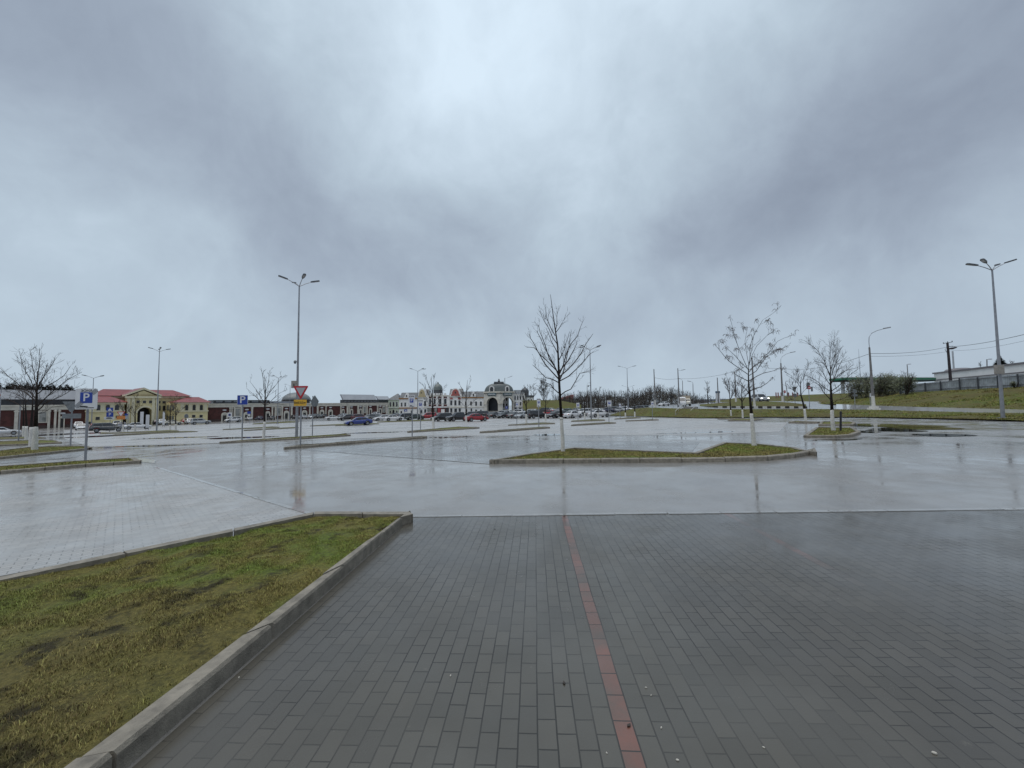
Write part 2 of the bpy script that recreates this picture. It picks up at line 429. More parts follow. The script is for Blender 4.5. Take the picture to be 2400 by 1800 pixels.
# ------------------------------------------------------------------ grass blades (numpy)
def inside(px, py, poly):
    r = np.zeros(len(px), bool); j = len(poly) - 1
    for i in range(len(poly)):
        xi, yi = poly[i]; xj, yj = poly[j]
        if yi != yj:
            c = ((yi > py) != (yj > py)) & (px < (xj - xi) * (py - yi) / (yj - yi) + xi)
            r ^= c
        j = i
    return r
def blades(poly, hfun, count, hgt, wid, parent, seed, bare=None, lean=1.0):
    rs = np.random.RandomState(seed)
    p = np.array(poly); x0, y0 = p.min(0); x1, y1 = p.max(0)
    X = rs.uniform(x0, x1, count * 3); Y = rs.uniform(y0, y1, count * 3)
    ok = inside(X, Y, poly); X = X[ok][:count]; Y = Y[ok][:count]
    if bare:
        keep = np.array([bare(x, y) for x, y in zip(X, Y)]); X = X[keep]; Y = Y[keep]
    n = len(X)
    Z = np.array([hfun(x, y) for x, y in zip(X, Y)])
    az = rs.uniform(0, 2 * PI, n); h = hgt * rs.uniform(0.5, 1.35, n) * (1 + 0.9 * (rs.rand(n) > 0.985)); ln = rs.uniform(0.3, 1.5, n) * lean
    w = wid * rs.uniform(0.6, 1.3, n)
    fx, fy = np.cos(az), np.sin(az); sx_, sy_ = -fy * w / 2, fx * w / 2
    V = np.zeros((n, 5, 3))
    def put(k, f, hh, s):
        V[:, k, 0] = X + fx * f + sx_ * s; V[:, k, 1] = Y + fy * f + sy_ * s; V[:, k, 2] = Z + hh
    put(0, 0, -0.005, 1); put(1, 0, -0.005, -1)
    put(2, h * ln * 0.35, h * 0.62, 0.8); put(3, h * ln * 0.35, h * 0.62, -0.8); put(4, h * ln, h * 0.92, 0)
    V -= np.array(parent.location)
    b = np.arange(n)[:, None] * 5
    tris = np.concatenate([b + [0, 1, 3], b + [0, 3, 2], b + [2, 3, 4]], 1).reshape(-1, 3)
    me = bpy.data.meshes.new('grass')
    me.vertices.add(n * 5); me.vertices.foreach_set('co', V.reshape(-1))
    me.loops.add(len(tris) * 3); me.loops.foreach_set('vertex_index', tris.reshape(-1).astype(np.int32))
    me.polygons.add(len(tris)); me.polygons.foreach_set('loop_start', (np.arange(len(tris)) * 3).astype(np.int32))
    me.polygons.foreach_set('loop_total', np.full(len(tris), 3, np.int32))
    me.update(); me.validate(); me.materials.append(blade_m)
    o = bpy.data.objects.new('grass', me); COL.objects.link(o); o.parent = parent; tag(o, kind='stuff')
    return o

# ------------------------------------------------------------------ kerbed islands
def kerb_ring(poly, h, width=0.165, stone=1.0, skip=()):
    n = len(poly); P2 = [Vector((p[0], p[1])) for p in poly]
    mit = []
    for i in range(n):
        a = (P2[i] - P2[i - 1]).normalized(); b = (P2[(i + 1) % n] - P2[i]).normalized()
        na = Vector((-a.y, a.x)); nb = Vector((-b.y, b.x)); m = na + nb
        m = m.normalized() if m.length > 1e-6 else na
        mit.append(m / max(0.35, m.dot(na)))
    mb = MB()
    prof = [(0, -0.06), (0.0, h - 0.022), (0.018, h), (width, h), (width, -0.06)]
    for i in range(n):
        if i in skip: continue
        j = (i + 1) % n; L = (P2[j] - P2[i]).length; k = max(1, round(L / stone)); g = min(0.2, 0.010 / (L / k))
        for q in range(k):
            s0, s1 = (q + g) / k, (q + 1 - g) / k; dz = rnd.uniform(-0.009, 0.007); dw = rnd.uniform(-0.008, 0.008)
            r0, r1 = [], []
            for w, z in prof:
                for s, r in ((s0, r0), (s1, r1)):
                    a = P2[i] + mit[i] * (w + dw); b = P2[j] + mit[j] * (w + dw); p = a + (b - a) * s
                    r.append(onground(p.x, p.y, z + (dz if z > 0 else 0)))
            i0 = len(mb.v); mb.v += r0 + r1; m_ = len(prof)
            mb.f.append(tuple(range(i0 + m_ - 1, i0 - 1, -1))); mb.f.append(tuple(range(i0 + m_, i0 + 2 * m_)))
            for c in range(m_):
                e = (c + 1) % m_; mb.f.append((i0 + c, i0 + e, i0 + m_ + e, i0 + m_ + c))
    inner = [(P2[i] + mit[i] * (width - 0.01)) for i in range(n)]
    return mb, [(p.x, p.y) for p in inner]
ISL = {}
def island(key, pts, label, h=0.13, blades_n=0, bl_h=0.05, bl_w=0.006, sink=0.045, bump=0.02, bare=None, world=None):
    """pts: (px, py, 0/1) picture points at ground level (0) or on top of the kerb (1)"""
    poly = world if world else [xy(a, b, h if t else 0) for a, b, t in pts]
    ar = sum(poly[i][0] * poly[(i + 1) % len(poly)][1] - poly[(i + 1) % len(poly)][0] * poly[i][1] for i in range(len(poly)))
    if ar < 0: poly = poly[::-1]
    cx = sum(p[0] for p in poly) / len(poly); cy = sum(p[1] for p in poly) / len(poly)
    t = thing('traffic_island', label, 'traffic island', onground(cx, cy), 'kerbed grass islands of the car park')
    mb, inner = kerb_ring(poly, h)
    mb.build('kerb', kerb_m, t)
    def wob(x, y): return bump * (mnoise.noise(Vector((x * 1.7, y * 1.7, 3))) + 0.5 * mnoise.noise(Vector((x * 6, y * 6, 1))))
    sheet('lawn', inner, h - sink, turf_m, step=0.25 if blades_n > 40000 else 0.8, parent=t, wob=wob, kind=None)
    if blades_n:
        blades(inner, lambda x, y: gz(x, y) + h - sink + wob(x, y), blades_n, bl_h, bl_w, t, len(ISL) + 5, bare)
    ISL[key] = (poly, h - sink)
    return t
KH = 0.125
A = G(963, 1214); B = G(300, 1800); Cx = B + (B - A).normalized() * 2.2
A2 = G(957, 1198, KH); D = G(737, 1199, KH); E = G(0, 1350, KH); E2 = E + (E - D).normalized() * 4.5
BARE = G(60, 1520, .09)
def bare0(x, y):
    v = mnoise.noise(Vector((x * 1.1 + 3.1, y * 1.1, 7))) + 0.6 * mnoise.noise(Vector((x * 4.0, y * 4.0, 2)))
    w = mnoise.noise(Vector((x * 0.8 + 9, y * 0.8, 4)))
    d_ = math.hypot(x - BARE.x, (y - BARE.y) * 1.6)
    if d_ < 0.42 + 0.35 * v: return rnd.random() < 0.35
    return v < 0.36 + 0.1 * w or rnd.random() < 0.25
island('near', None, 'large grass island with a long stone kerb in the near left foreground', h=KH, blades_n=220000, bl_h=0.014, bl_w=0.0034, bump=0.045, bare=bare0,
       world=[(A.x, A.y), (A2.x, A2.y), (D.x, D.y), (E2.x, E2.y), (Cx.x, Cx.y)])
island('mid', [(1146, 1087, 0), (1320, 1086, 0), (1500, 1085, 0), (1700, 1083, 0), (1800, 1080, 0), (1865, 1073, 0), (1897, 1067, 0), (1906, 1062, 0), (1903, 1056, 1), (1889, 1054, 1), (1866, 1048, 1), (1773, 1039, 1), (1696, 1036, 1), (1626, 1060, 1), (1500, 1055, 1), (1345, 1048.5, 1), (1240, 1062, 1), (1150, 1077, 1)],
       'long pointed turf island where two bare trees with whitewashed trunks stand', blades_n=42000, bl_h=0.028, bl_w=0.010)
island('e1', [(1883, 1026, 0), (1960, 1027, 0), (2000, 1024, 0), (2015, 1018, 0), (2017, 1011, 1), (2010, 1007, 1), (2000, 1001.5, 1), (1912, 1000.5, 1)],
       'small grass island with a whitewashed bushy tree and a thin black post', blades_n=9000, bl_h=0.03, bl_w=0.014)
island('e2', [(1918, 998.3, 0), (2000, 998.3, 0), (2006, 994, 0), (1996, 987.5, 1), (1925, 987.2, 1)], 'rounded grass island directly behind the one with the thin black post', h=0.13)
island('e3', [(1848, 992, 0), (1916, 992, 0), (1922, 987.8, 1), (1862, 986, 1)], 'dark kerbed island under the small leaning whitewashed tree on the right', h=0.12)
island('f1', [(1706, 987, 0), (1765, 987, 0), (1790, 983, 0), (1768, 981, 1), (1722, 981, 1)], 'low island holding the second of two slim young trees before the long grass bank', h=0.12)
island('f2', [(1682, 983, 0), (1735, 983, 0), (1745, 979.5, 1), (1700, 979, 1)], 'low island holding the first of two slim young trees before the long grass bank', h=0.12)
island('c1', [(514, 1039.7, 0), (690, 1031.3, 0), (818, 1022.5, 0), (822, 1018.5, 1), (812, 1016.3, 1), (700, 1023, 1), (567, 1031, 1), (516, 1035, 1)],
       'narrow island carrying the tall lamp mast and the blue parking sign', blades_n=3000, bl_h=0.05, bl_w=0.02)
island('c2', [(668, 1053.7, 0), (704, 1050.3, 0), (1000, 1027.5, 0), (1001, 1022.5, 1), (990, 1021.5, 1), (700, 1042.5, 1), (665, 1047.5, 1)],
       'narrow island with the red edged give way sign at its blunt end', sink=0.06)
island('c3', [(956, 1014.6, 0), (1000, 1012, 0), (1120, 1004.8, 0), (1124, 1001, 1), (1073, 999.5, 1), (954, 1010, 1)], 'grass island with one slim whitewashed tree in front of the black cars')
island('c4', [(1125, 1015.6, 0), (1160, 1014, 0), (1288.6, 1004, 0), (1289, 1000.5, 1), (1270, 999.8, 1), (1124, 1011, 1)], 'bare edged narrow island with a slim parking zone sign, left of the central tree')
island('c5', [(1191, 998, 0), (1301, 994, 0), (1301, 990.5, 1), (1270, 990, 1), (1191, 995, 1)], 'short island with a slim tree behind the bare edged one, left of the central tree')
island('c6', [(1338.6, 989, 0), (1418, 986.5, 0), (1418, 983, 1), (1390, 982.5, 1), (1338.6, 985.6, 1)], 'short island at the foot of the lamp mast behind the central tree')
island('c7', [(1338.6, 998.8, 0), (1443.8, 992.8, 0), (1443.8, 989.6, 1), (1425, 989, 1), (1338.6, 994.8, 1)], 'narrow island with a parking zone sign, right of the central tree')
island('c8', [(1440, 983.5, 0), (1502, 980.5, 0), (1502, 978, 1), (1485, 977.6, 1), (1440, 980.8, 1)], 'small far island with two white painted tree stems before the grass mound')
island('c9', [(1466, 988, 0), (1544, 985.4, 0), (1544, 982.8, 1), (1530, 982.4, 1), (1466, 985.4, 1)], 'thin far island with one sign post before the grass mound')
island('l1', [(-160, 1126, 0), (0, 1112, 0), (200, 1095.5, 0), (329, 1086.5, 0), (332, 1078.5, 1), (314, 1071.5, 1), (180, 1079, 1), (0, 1091, 1), (-160, 1102, 1)], 'long grass strip island in front of the end of zone parking sign', blades_n=14000, bl_h=0.03, bl_w=0.012)
island('l2', [(-120, 1086, 0), (0, 1076.5, 0), (120, 1064, 0), (200, 1055.5, 0), (214, 1052.5, 0), (215, 1048.5, 1), (198, 1044.5, 1), (120, 1045.5, 1), (60, 1048, 1), (0, 1055, 1), (-120, 1062, 1)], 'grass island with a rounded tip around the nearest of the clustered whitewashed trees', blades_n=9000, bl_h=0.03, bl_w=0.015)
island('l3', [(-60, 1050, 0), (0, 1046, 0), (80, 1042.5, 0), (143, 1039.7, 0), (146, 1036, 1), (130, 1031.5, 1), (86, 1030.5, 1), (0, 1034, 1), (-60, 1038, 1)], 'second grass island back among the clustered whitewashed trees')
island('l4', [(-40, 1032, 0), (40, 1029.5, 0), (104, 1028, 0), (107, 1024.8, 1), (88, 1022.8, 1), (0, 1024.5, 1), (-40, 1026, 1)], 'farthest grass island of the clustered whitewashed trees, nearest the parked white saloon')
island('b1', [(234, 1018, 0), (420, 1011.5, 0), (420, 1008.7, 1), (395, 1008, 1), (234, 1015.2, 1)], 'long thin island with sign posts in front of the red roofed gatehouse', h=0.12)
island('b2', [(264, 1021, 0), (463, 1012.6, 0), (463, 1010.2, 1), (440, 1009.9, 1), (264, 1018, 1)], 'long thin island just in front of the one with sign posts by the gatehouse', h=0.10)
island('b3', [(522, 1008, 0), (655, 1002.4, 0), (655, 1000, 1), (640, 999.4, 1), (522, 1005.4, 1)], 'thin island with a small parking board before the brick gallery', h=0.12)
island('b4', [(571, 1010.4, 0), (700, 1003.5, 0), (700, 1001, 1), (690, 1000.5, 1), (571, 1007.5, 1)], 'thin island behind the blue parking sign, partly hidden by the tall mast', h=0.12)
island('b5', [(592, 995, 0), (700, 990, 0), (700, 987.6, 1), (680, 987.2, 1), (592, 992.4, 1)], 'farthest thin island near the brick gallery doors', h=0.12)
island('b6', [(727, 999.5, 0), (815, 996.5, 0), (815, 994, 1), (800, 993.6, 1), (727, 997, 1)], 'thin island just left of the blue saloon', h=0.12)
island('b7', [(785, 999, 0), (889, 994.4, 0), (889, 992, 1), (875, 991.6, 1), (785, 996.4, 1)], 'thin island directly behind the blue saloon', h=0.12)
island('b8', [(884, 990.6, 0), (1016, 986.2, 0), (1016, 983.8, 1), (990, 983.4, 1), (884, 988, 1)], 'thin island between the white coupe and the red sport utility car', h=0.12)

# ------------------------------------------------------------------ banks, path and road on the right
row0 = [(1420, 973), (1438, 974), (1500, 975.5), (1578, 977), (1640, 979), (1700, 978), (1800, 977), (1900, 977), (2043, 977.3), (2150, 979.2), (2250, 981), (2311, 982.5), (2400, 985), (2600, 992), (2900, 1004)]
row1y = [(1420, 972.5), (1438, 970), (1470, 960), (1519, 955), (1600, 957.6), (1700, 958.6), (1800, 958.8), (1900, 958.6), (2043, 960.2), (2100, 962), (2250, 966), (2400, 968.7), (2600, 976), (2900, 988)]
row1Y = [(1420, 101), (1438, 98), (1500, 82), (1600, 65), (1700, 60.5), (1800, 56), (1900, 51.5), (2043, 45.5), (2150, 41), (2250, 36.5), (2400, 31.5), (2600, 26), (2900, 21)]
row2y = [(1880, 946.3), (1955, 947), (2046, 950), (2136, 953.3), (2250, 956), (2400, 960), (2600, 966), (2900, 976)]
row2Y = [(1880, 72), (1955, 61), (2046, 52), (2136, 46.5), (2250, 41), (2400, 35), (2600, 29.5), (2900, 24)]
row3y = [(1880, 945.6), (1920, 942), (1955, 938), (2046, 931), (2136, 920), (2249, 913), (2400, 906), (2600, 898), (2900, 886)]
row3Y = [(1880, 80), (1955, 72), (2046, 66), (2136, 60), (2249, 54), (2400, 46), (2600, 39), (2900, 32)]
def cols(a, b, n): return [a + (b - a) * k / n for k in range(n + 1)]
def loft(name, rows, mat, sub=1, bump=0.0):
    """grid surface through rows of points"""
    me = bpy.data.meshes.new(name); vs = []; R = []
    for a, b in zip(rows, rows[1:]):
        for s in range(sub): R.append([p + (q - p) * (s / sub) for p, q in zip(a, b)])
    R.append(rows[-1]); n = len(R[0])
    for i, r in enumerate(R):
        for p in r:
            w = 0 if i in (0, len(R) - 1) else bump * mnoise.noise(Vector(p) * 0.45)
            vs.append((p.x, p.y, p.z + w))
    fs = [(j * n + i, j * n + i + 1, (j + 1) * n + i + 1, (j + 1) * n + i) for j in range(len(R) - 1) for i in range(n - 1)]
    me.from_pydata(vs, [], fs); me.materials.append(mat)
    for p in me.polygons: p.use_smooth = True
    o = bpy.data.objects.new(name, me); COL.objects.link(o); return o
vc = cols(1420, 2900, 74)
e0 = [G(x, interp(x, row0), 0.11) for x in vc]
e1 = [P(x, interp(x, row1y), interp(x, row1Y)) for x in vc]
def rounded(a, b, n=5):
    out = []
    for k in range(n + 1):
        s = k / n; z = s * s * (3 - 2 * s) * 0.55 + s * 0.45
        out.append([Vector((p.x + (q.x - p.x) * s, p.y + (q.y - p.y) * s, p.z + (q.z - p.z) * z)) for p, q in zip(a, b)])
    return out
tag(loft('grass_bank', rounded(e0, e1), bank_m, sub=2, bump=0.12), kind='structure')
road_m = wet('wet_road', (0.15, 0.147, 0.14), (0.11, 0.108, 0.103), film=(0.8, 1.0), film_rough=(0.15, 0.34), ior=1.85)
# kerb of the car park edge below the bank
mbk = MB(); kp = [G(x, interp(x, row0)) for x in vc]
for a, b in zip(kp, kp[1:]):
    d = (b - a); s = Vector((-d.y, d.x, 0)).normalized()
    if s.y < 0: s = -s
    n = max(1, round(d.length / 1.0))
    for q in range(n):
        p, r = a + d * ((q + .01) / n), a + d * ((q + .99) / n)
        ring = [p - s * .14, r - s * .14, r + s * .02, p + s * .02]
        mbk.hexa([onground(v.x, v.y, -.05) for v in ring], [onground(v.x, v.y, .125) for v in ring])
struct('edge_kerb', mbk, kerb_m)
# long road and footpath above the bank
def Pz(x, y, Y): return P(x, y, Y)
rc = [x for x in vc if 1518 <= x <= 1960]
far1 = [P(x, interp(x, row1y), interp(x, row1Y)) + Vector((0, 0, -0.02)) for x in rc]
ROADROWS = [(76, [(1500, 956), (1600, 955.6), (1700, 949), (1781, 943.2), (1850, 941.8), (1960, 941)]), (107, [(1500, 953.8), (1600, 953.4), (1700, 946), (1781, 940.8), (1850, 939.8), (1960, 939)]),
            (170, [(1500, 950), (1600, 949), (1700, 943.5), (1781, 939.6), (1850, 938.6), (1960, 938)]), (420, [(1500, 945), (1600, 944), (1700, 941), (1781, 938.6), (1850, 937.6), (1960, 937)])]
def tabs_at(x): return [(interp(x, t), Y) for Y, t in ROADROWS]
rows = [far1]
for k in range(4):
    rows.append([P(x, tabs_at(x)[k][0], max(tabs_at(x)[k][1], interp(x, row1Y) + 4 + k)) for x in rc])
tag(loft('road', rows, road_m, sub=4), kind='structure')
pc = [x for x in vc if x >= 1960]
pr1 = [P(x, interp(x, row1y), interp(x, row1Y)) + Vector((0, 0, -0.01)) for x in pc]
pr2 = [P(x, interp(x, row2y), interp(x, row2Y)) for x in pc]
path_m = M('wet_footpath', (0.42, 0.42, 0.42), 0.3, var=0.12, scale=2, coat=0.8, bump=0.2)
tag(loft('footpath', [pr1, pr2], path_m, sub=2), kind='structure')
bc = [x for x in vc if x >= 1880]
b2 = [P(x, interp(x, row2y), interp(x, row2Y)) + Vector((0, 0, -0.01)) for x in bc]
b3 = [P(x, interp(x, row3y), interp(x, row3Y)) for x in bc]
tag(loft('upper_grass_bank', rounded(b2, b3), bank_m, sub=3, bump=0.25), kind='structure')
b4 = [p + Vector((0.35, 1, 0)).normalized() * 130 + Vector((0, 0, 0.4)) for p in b3]
plateau_m = M('gravel_yard', (0.10, 0.10, 0.085), 0.7, var=0.3, scale=0.7)
tag(loft('plateau', [b3, b4], bank_m, sub=2), kind='structure')
# grass island with black and white kerb blocks between the two carriageways
def roadpt(x, y, dz=0.0):
    """point on the road surface seen at picture point"""
    best = None
    for k in range(700):
        Y = 50 + k * 0.3
        p = P(x, y, Y); tb = [(interp(x, row1y), interp(x, row1Y))] + [(yy, max(YY, interp(x, row1Y) + 4 + k_)) for k_, (yy, YY) in enumerate(tabs_at(x))]
        zr = None
        for (ya, Ya), (yb, Yb) in zip(tb, tb[1:]):
            if Ya <= Y <= Yb:
                pa, pb = P(x, ya, Ya), P(x, yb, Yb); zr = pa.z + (pb.z - pa.z) * (Y - Ya) / (Yb - Ya)
        if zr is None: continue
        e = abs(p.z - zr)
        if best is None or e < best[0]: best = (e, Vector((p.x, p.y, zr + dz)))
    return best[1]
ci = cols(1640, 1890, 24)
if1 = [roadpt(x, 955.2 + 1.2 * ((x - 1640) / 250) - (1.6 * max(0, 1 - (x - 1640) / 50)), 0.14) for x in ci]
if2 = [roadpt(x, interp(x, [(1640, 953.0), (1700, 948.5), (1740, 946.3), (1800, 946.5), (1850, 949.5), (1890, 955)]), 0.45) for x in ci]
ti = thing('road_divider', 'grass road divider edged with black and white kerb blocks above the bank', 'road divider', if1[12].copy())
lo = loft('lawn', rounded(if1, if2), bank_m, sub=2, bump=0.05)
lo.parent = ti; lo.matrix_parent_inverse = Matrix.Translation(-ti.location)
for k in range(len(if1) - 1):
    a, b = if1[k], if1[k + 1]
    if k < 3: continue
    n = 2
    for q in range(n):
        p, r = a + (b - a) * ((q + .02) / n), a + (b - a) * ((q + .98) / n)
        wh_ = (k * n + q) % 4 < 2; tgt = MB()
        s = Vector((0, -0.18, 0))
        ring = [p + s, r + s, r, p]
        tgt.hexa([v + Vector((0, 0, -.3)) for v in ring], [v + Vector((0, 0, .10)) for v in ring])
        tgt.build('kerb_block', M('white_kerb_paint', (0.55, 0.55, 0.52), 0.6, var=0.2) if wh_ else M('black_kerb_paint', (0.02, 0.02, 0.02), 0.6), ti)
# steps up the bank
st = thing('stair', 'concrete steps with pale handrails climbing the grass mound', 'steps', G(1605, 978))
sa, sb = G(1600, 978), P(1622, 957.5, 66)
mbs = MB()
for k in range(7):
    s = k / 7; p = sa + (sb - sa) * s + Vector((0, 0, .10)); d = Vector((sb.x - sa.x, sb.y - sa.y, 0)); rz = math.atan2(d.y, d.x) - PI / 2
    mbs.box((p.x, p.y, p.z + 0.24), (2.2, d.length / 7 * 0.98, 0.30), rz)
mbs.build('tread', flush_m, st)
for sd in (-1, 1):
    mb = MB(); side = Vector((d.y, -d.x, 0)).normalized() * 1.15 * sd
    a, b = sa + side + Vector((0, 0, .1)), sb + side
    mb.tube([a + Vector((0, 0, .9)), b + Vector((0, 0, .95))], .035, 6)
    for s in (0, .33, .66, 1): mb.tube([a + (b - a) * s - Vector((0, 0, .1)), a + (b - a) * s + Vector((0, 0, .93))], .03, 6)
    mb.build('handrail', M('pale_rail', (0.5, 0.5, 0.46), 0.4), st)
# green slope behind the far car rows
mo = []
for r, (yy, Y) in enumerate([(966, 172), (956, 176), (946, 184), (939, 192), (937.5, 205)]):
    mo.append([P(x, yy + (max(0, x - 1310) * (0.20 if r > 1 else 0.08 if r == 1 else 0.0)), Y) for x in cols(1225, 1362, 14)])
tag(loft('embankment', mo, bank_m, sub=2, bump=0.3), kind='structure')

# tufts that roughen the mown banks
def tufts(name, ra, rb, n, h, w, seed):
    rs = random.Random(seed); vs = []; fs = []; m = len(ra)
    rows = rounded(ra, rb, 8)
    for k in range(n):
        u = rs.random() * (m - 1); i = int(u); fu = u - i; t = rs.random() * 8; j = min(7, int(t)); ft = t - j
        p = (rows[j][i] * (1 - fu) + rows[j][i + 1] * fu) * (1 - ft) + (rows[j + 1][i] * (1 - fu) + rows[j + 1][i + 1] * fu) * ft
        if mnoise.noise(Vector((p.x * .5, p.y * .5, 8))) + rs.uniform(-.35, .35) < -.12: continue
        a = rs.uniform(0, 2 * PI); hh = h * rs.uniform(.4, 1.3); d = Vector((math.cos(a), math.sin(a), 0)); s = Vector((-d.y, d.x, 0)) * w * rs.uniform(.6, 1.4)
        q = len(vs); vs += [p - s - Vector((0, 0, .03)), p + s - Vector((0, 0, .03)), p + d * hh * .7 + Vector((0, 0, hh)) + s * .2, p + d * hh * .5 + Vector((0, 0, hh * .8)) - s * .6]; fs.append((q, q + 1, q + 2, q + 3))
    me = bpy.data.meshes.new(name); me.from_pydata([tuple(v) for v in vs], [], fs); me.materials.append(blade_m)
    o = bpy.data.objects.new(name, me); COL.objects.link(o); tag(o, kind='stuff')
tufts('grass', e0, e1, 24000, .05, .04, 31)
tufts('grass', b2, b3, 34000, .06, .05, 32)
# ------------------------------------------------------------------ bare trees
def grow_twigs(mb, pts, rad, rg, level, length, density, up=0.35, clus=None, thin=0.004):
    """side shoots along a branch polyline"""
    L = sum((b - a).length for a, b in zip(pts, pts[1:]))
    n = max(2, int(L * density))
    for k in range(n):
        s = rg.uniform(0.12, 1.0); acc = 0; q = None
        for i, (a, b) in enumerate(zip(pts, pts[1:])):
            l = (b - a).length
            if acc + l >= s * L or i == len(pts) - 2:
                t = min(1, (s * L - acc) / max(l, 1e-6)); q = a + (b - a) * t; d = (b - a).normalized(); r = rad[i] + (rad[i + 1] - rad[i]) * t; break
            acc += l
        ax = Vector((rg.gauss(0, 1), rg.gauss(0, 1), rg.gauss(0, 1))); ax = ax - d * ax.dot(d)
        if ax.length < 1e-3: continue
        ax.normalize()
        an = rg.uniform(0.45, 0.95)
        dd = (d * math.cos(an) + ax * math.sin(an) + Vector((0, 0, up * rg.uniform(0.2, 1)))).normalized()
        ll = length * rg.uniform(0.5, 1.25) * (1.15 - 0.6 * s)
        p = q; chain = [p]; rr = [min(r * 0.75, 0.0025 + ll * 0.0055)]
        for j in range(3):
            dd = (dd + Vector((rg.uniform(-.22, .22), rg.uniform(-.22, .22), rg.uniform(-.05, .25) * up * 2))).normalized()
            p = p + dd * ll / 3; chain.append(p); rr.append(max(thin, rr[0] * (1 - (j + 1) / 3.4)))
        mb.tube(chain, rr, 3 if level else 4, cap=False)
        if level < 1:
            grow_twigs(mb, chain, rr, rg, level + 1, length * 0.42, density * 1.25, up, clus, thin)
        if clus is not None and rg.random() < clus[1]:
            cluster(clus[0], chain[-1], rg, clus[2])
def cluster(mb, p, rg, size):
    """curled bunch of last year's stalks and keys"""
    for k in range(rg.randint(4, 7)):
        d = Vector((rg.gauss(0, 1), rg.gauss(0, 1), rg.gauss(0, .8))).normalized(); l = size * rg.uniform(.5, 1.2)
        a = p + d * l * .55 + Vector((0, 0, size * .25)); b = p + d * l - Vector((0, 0, size * rg.uniform(.1, .5)))
        mb.tube([p, a, b], [.004, .004, .006], 3, cap=False)
def tree(label, base, trunk, limbs, seed, name='bare_tree', r0=0.085, white_to=None, density=4.2, tw=0.75, clus=None, up=0.35, depthj=0.75, auto=0, thin=0.004, cat='tree', group='bare trees with whitewashed trunks', lift=0.0):
    """trunk and limbs are picture polylines laid at the tree's own depth and swung about it in depth"""
    rg = random.Random(seed)
    b = G(*base, lift); Y = b.y
    t = thing(name, label, cat, b, group)
    tp = [b] + [P(x, y, Y + rg.uniform(-.05, .05)) for x, y in trunk]
    top = tp[-1].z - b.z
    tr = [r0 * (1 - 0.90 * max(0, (p.z - b.z) / max(top, .1)) ** 1.15) for p in tp]; tr[0] *= 1.12
    # split the trunk at the top of the whitewash
    zw = P(white_to[0], white_to[1], Y).z if white_to else b.z
    def cut(z):
        for i, (p, q) in enumerate(zip(tp, tp[1:])):
            if p.z <= z <= q.z:
                s = (z - p.z) / (q.z - p.z); return i, p + (q - p) * s, tr[i] + (tr[i + 1] - tr[i]) * s
        return len(tp) - 2, tp[-1], tr[-1]
    mt = MB()
    if white_to:
        i, pc_, rc_ = cut(zw)
        mw = MB(); lowp = tp[:i + 1] + [pc_]; lowr = [r + .004 for r in tr[:i + 1]] + [rc_ + .004]
        # a slightly uneven cylinder of lime wash
        pts, rad = [], []
        for a, b_, ra, rb in zip(lowp, lowp[1:], lowr, lowr[1:]):
            for s in range(6): pts.append(a + (b_ - a) * s / 6 + Vector((rg.uniform(-.006, .006), rg.uniform(-.006, .006), 0))); rad.append((ra + (rb - ra) * s / 6) * rg.uniform(.96, 1.05))
        pts.append(lowp[-1]); rad.append(lowr[-1])
        pts[0] = pts[0] + Vector((0, 0, 0.03)); pts.insert(0, pts[0] - Vector((0, 0, .10)))
        rad.insert(0, rad[0] * 1.1)
        mw.tube(pts, rad, 10)
        mw.build('whitewashed_trunk', white_paint, t, smooth=True)
        mt.tube([pc_ - Vector((0, 0, .01))] + tp[i + 1:], [rc_] + tr[i + 1:], 9)
    else:
        mt.tube([tp[0] - Vector((0, 0, .1))] + tp, [tr[0] * 1.2] + tr, 8)
    mt.build('trunk', bark, t, smooth=True)
    mc = MB(); ms = MB() if clus else None; lim = []
    for l in limbs:
        off = rg.uniform(-1, 1) * depthj; n = len(l); pts = []
        for i, (x, y) in enumerate(l): pts.append(P(x, y, Y + off * (i / max(1, n - 1)) * 1.6))
        # densify with a little wobble
        den = [pts[0]]
        for a, c in zip(pts, pts[1:]):
            m = (a + c) / 2; k = (c - a).length * .05
            den += [m + Vector((rg.uniform(-k, k), rg.uniform(-k, k), rg.uniform(-k, k))), c]
        L = sum((c - a).length for a, c in zip(den, den[1:]))
        i, _, rj = cut(min(den[0].z, tp[-1].z - .01)); ra = min(rj * .55, .006 + L * .0080)
        rad = [ra * (1 - .82 * k / (len(den) - 1)) + .003 for k in range(len(den))]
        lim.append((den, rad))
    for k in range(auto):
        f = rg.uniform(0.45, 1.0); i, p0, rj = cut(b.z + top * f); az = k * 2.4 + rg.uniform(-.4, .4); el = rg.uniform(.5, 1.1)
        L = top * rg.uniform(.28, .5) * (1.35 - f * .6); d = Vector((math.cos(az) * math.cos(el), math.sin(az) * math.cos(el), math.sin(el)))
        pts = [p0]
        for j in range(4): d = (d + Vector((rg.uniform(-.15, .15), rg.uniform(-.15, .15), .10))).normalized(); pts.append(pts[-1] + d * L / 4)
        ra = min(rj * .55, .01 + L * .012); lim.append((pts, [ra * (1 - .8 * j / 4) + .003 for j in range(5)]))
    for den, rad in lim:
        mc.tube(den, rad, 5, cap=False)
        grow_twigs(mc, den, rad, rg, 0, tw, density, up, (ms, clus[0], clus[1]) if clus else None, thin)
        if clus: cluster(ms, den[-1], rg, clus[1])
    nf = len(mc.f)
    if clus:
        o_ = len(mc.v); mc.v += ms.v; mc.f += [tuple(i + o_ for i in fc) for fc in ms.f]
    co_ = mc.build('crown', twig_m, t, fix=False)
    if clus:
        co_.data.materials.append(seed_m)
        for p_ in co_.data.polygons:
            if p_.index >= nf: p_.material_index = 1
    return t

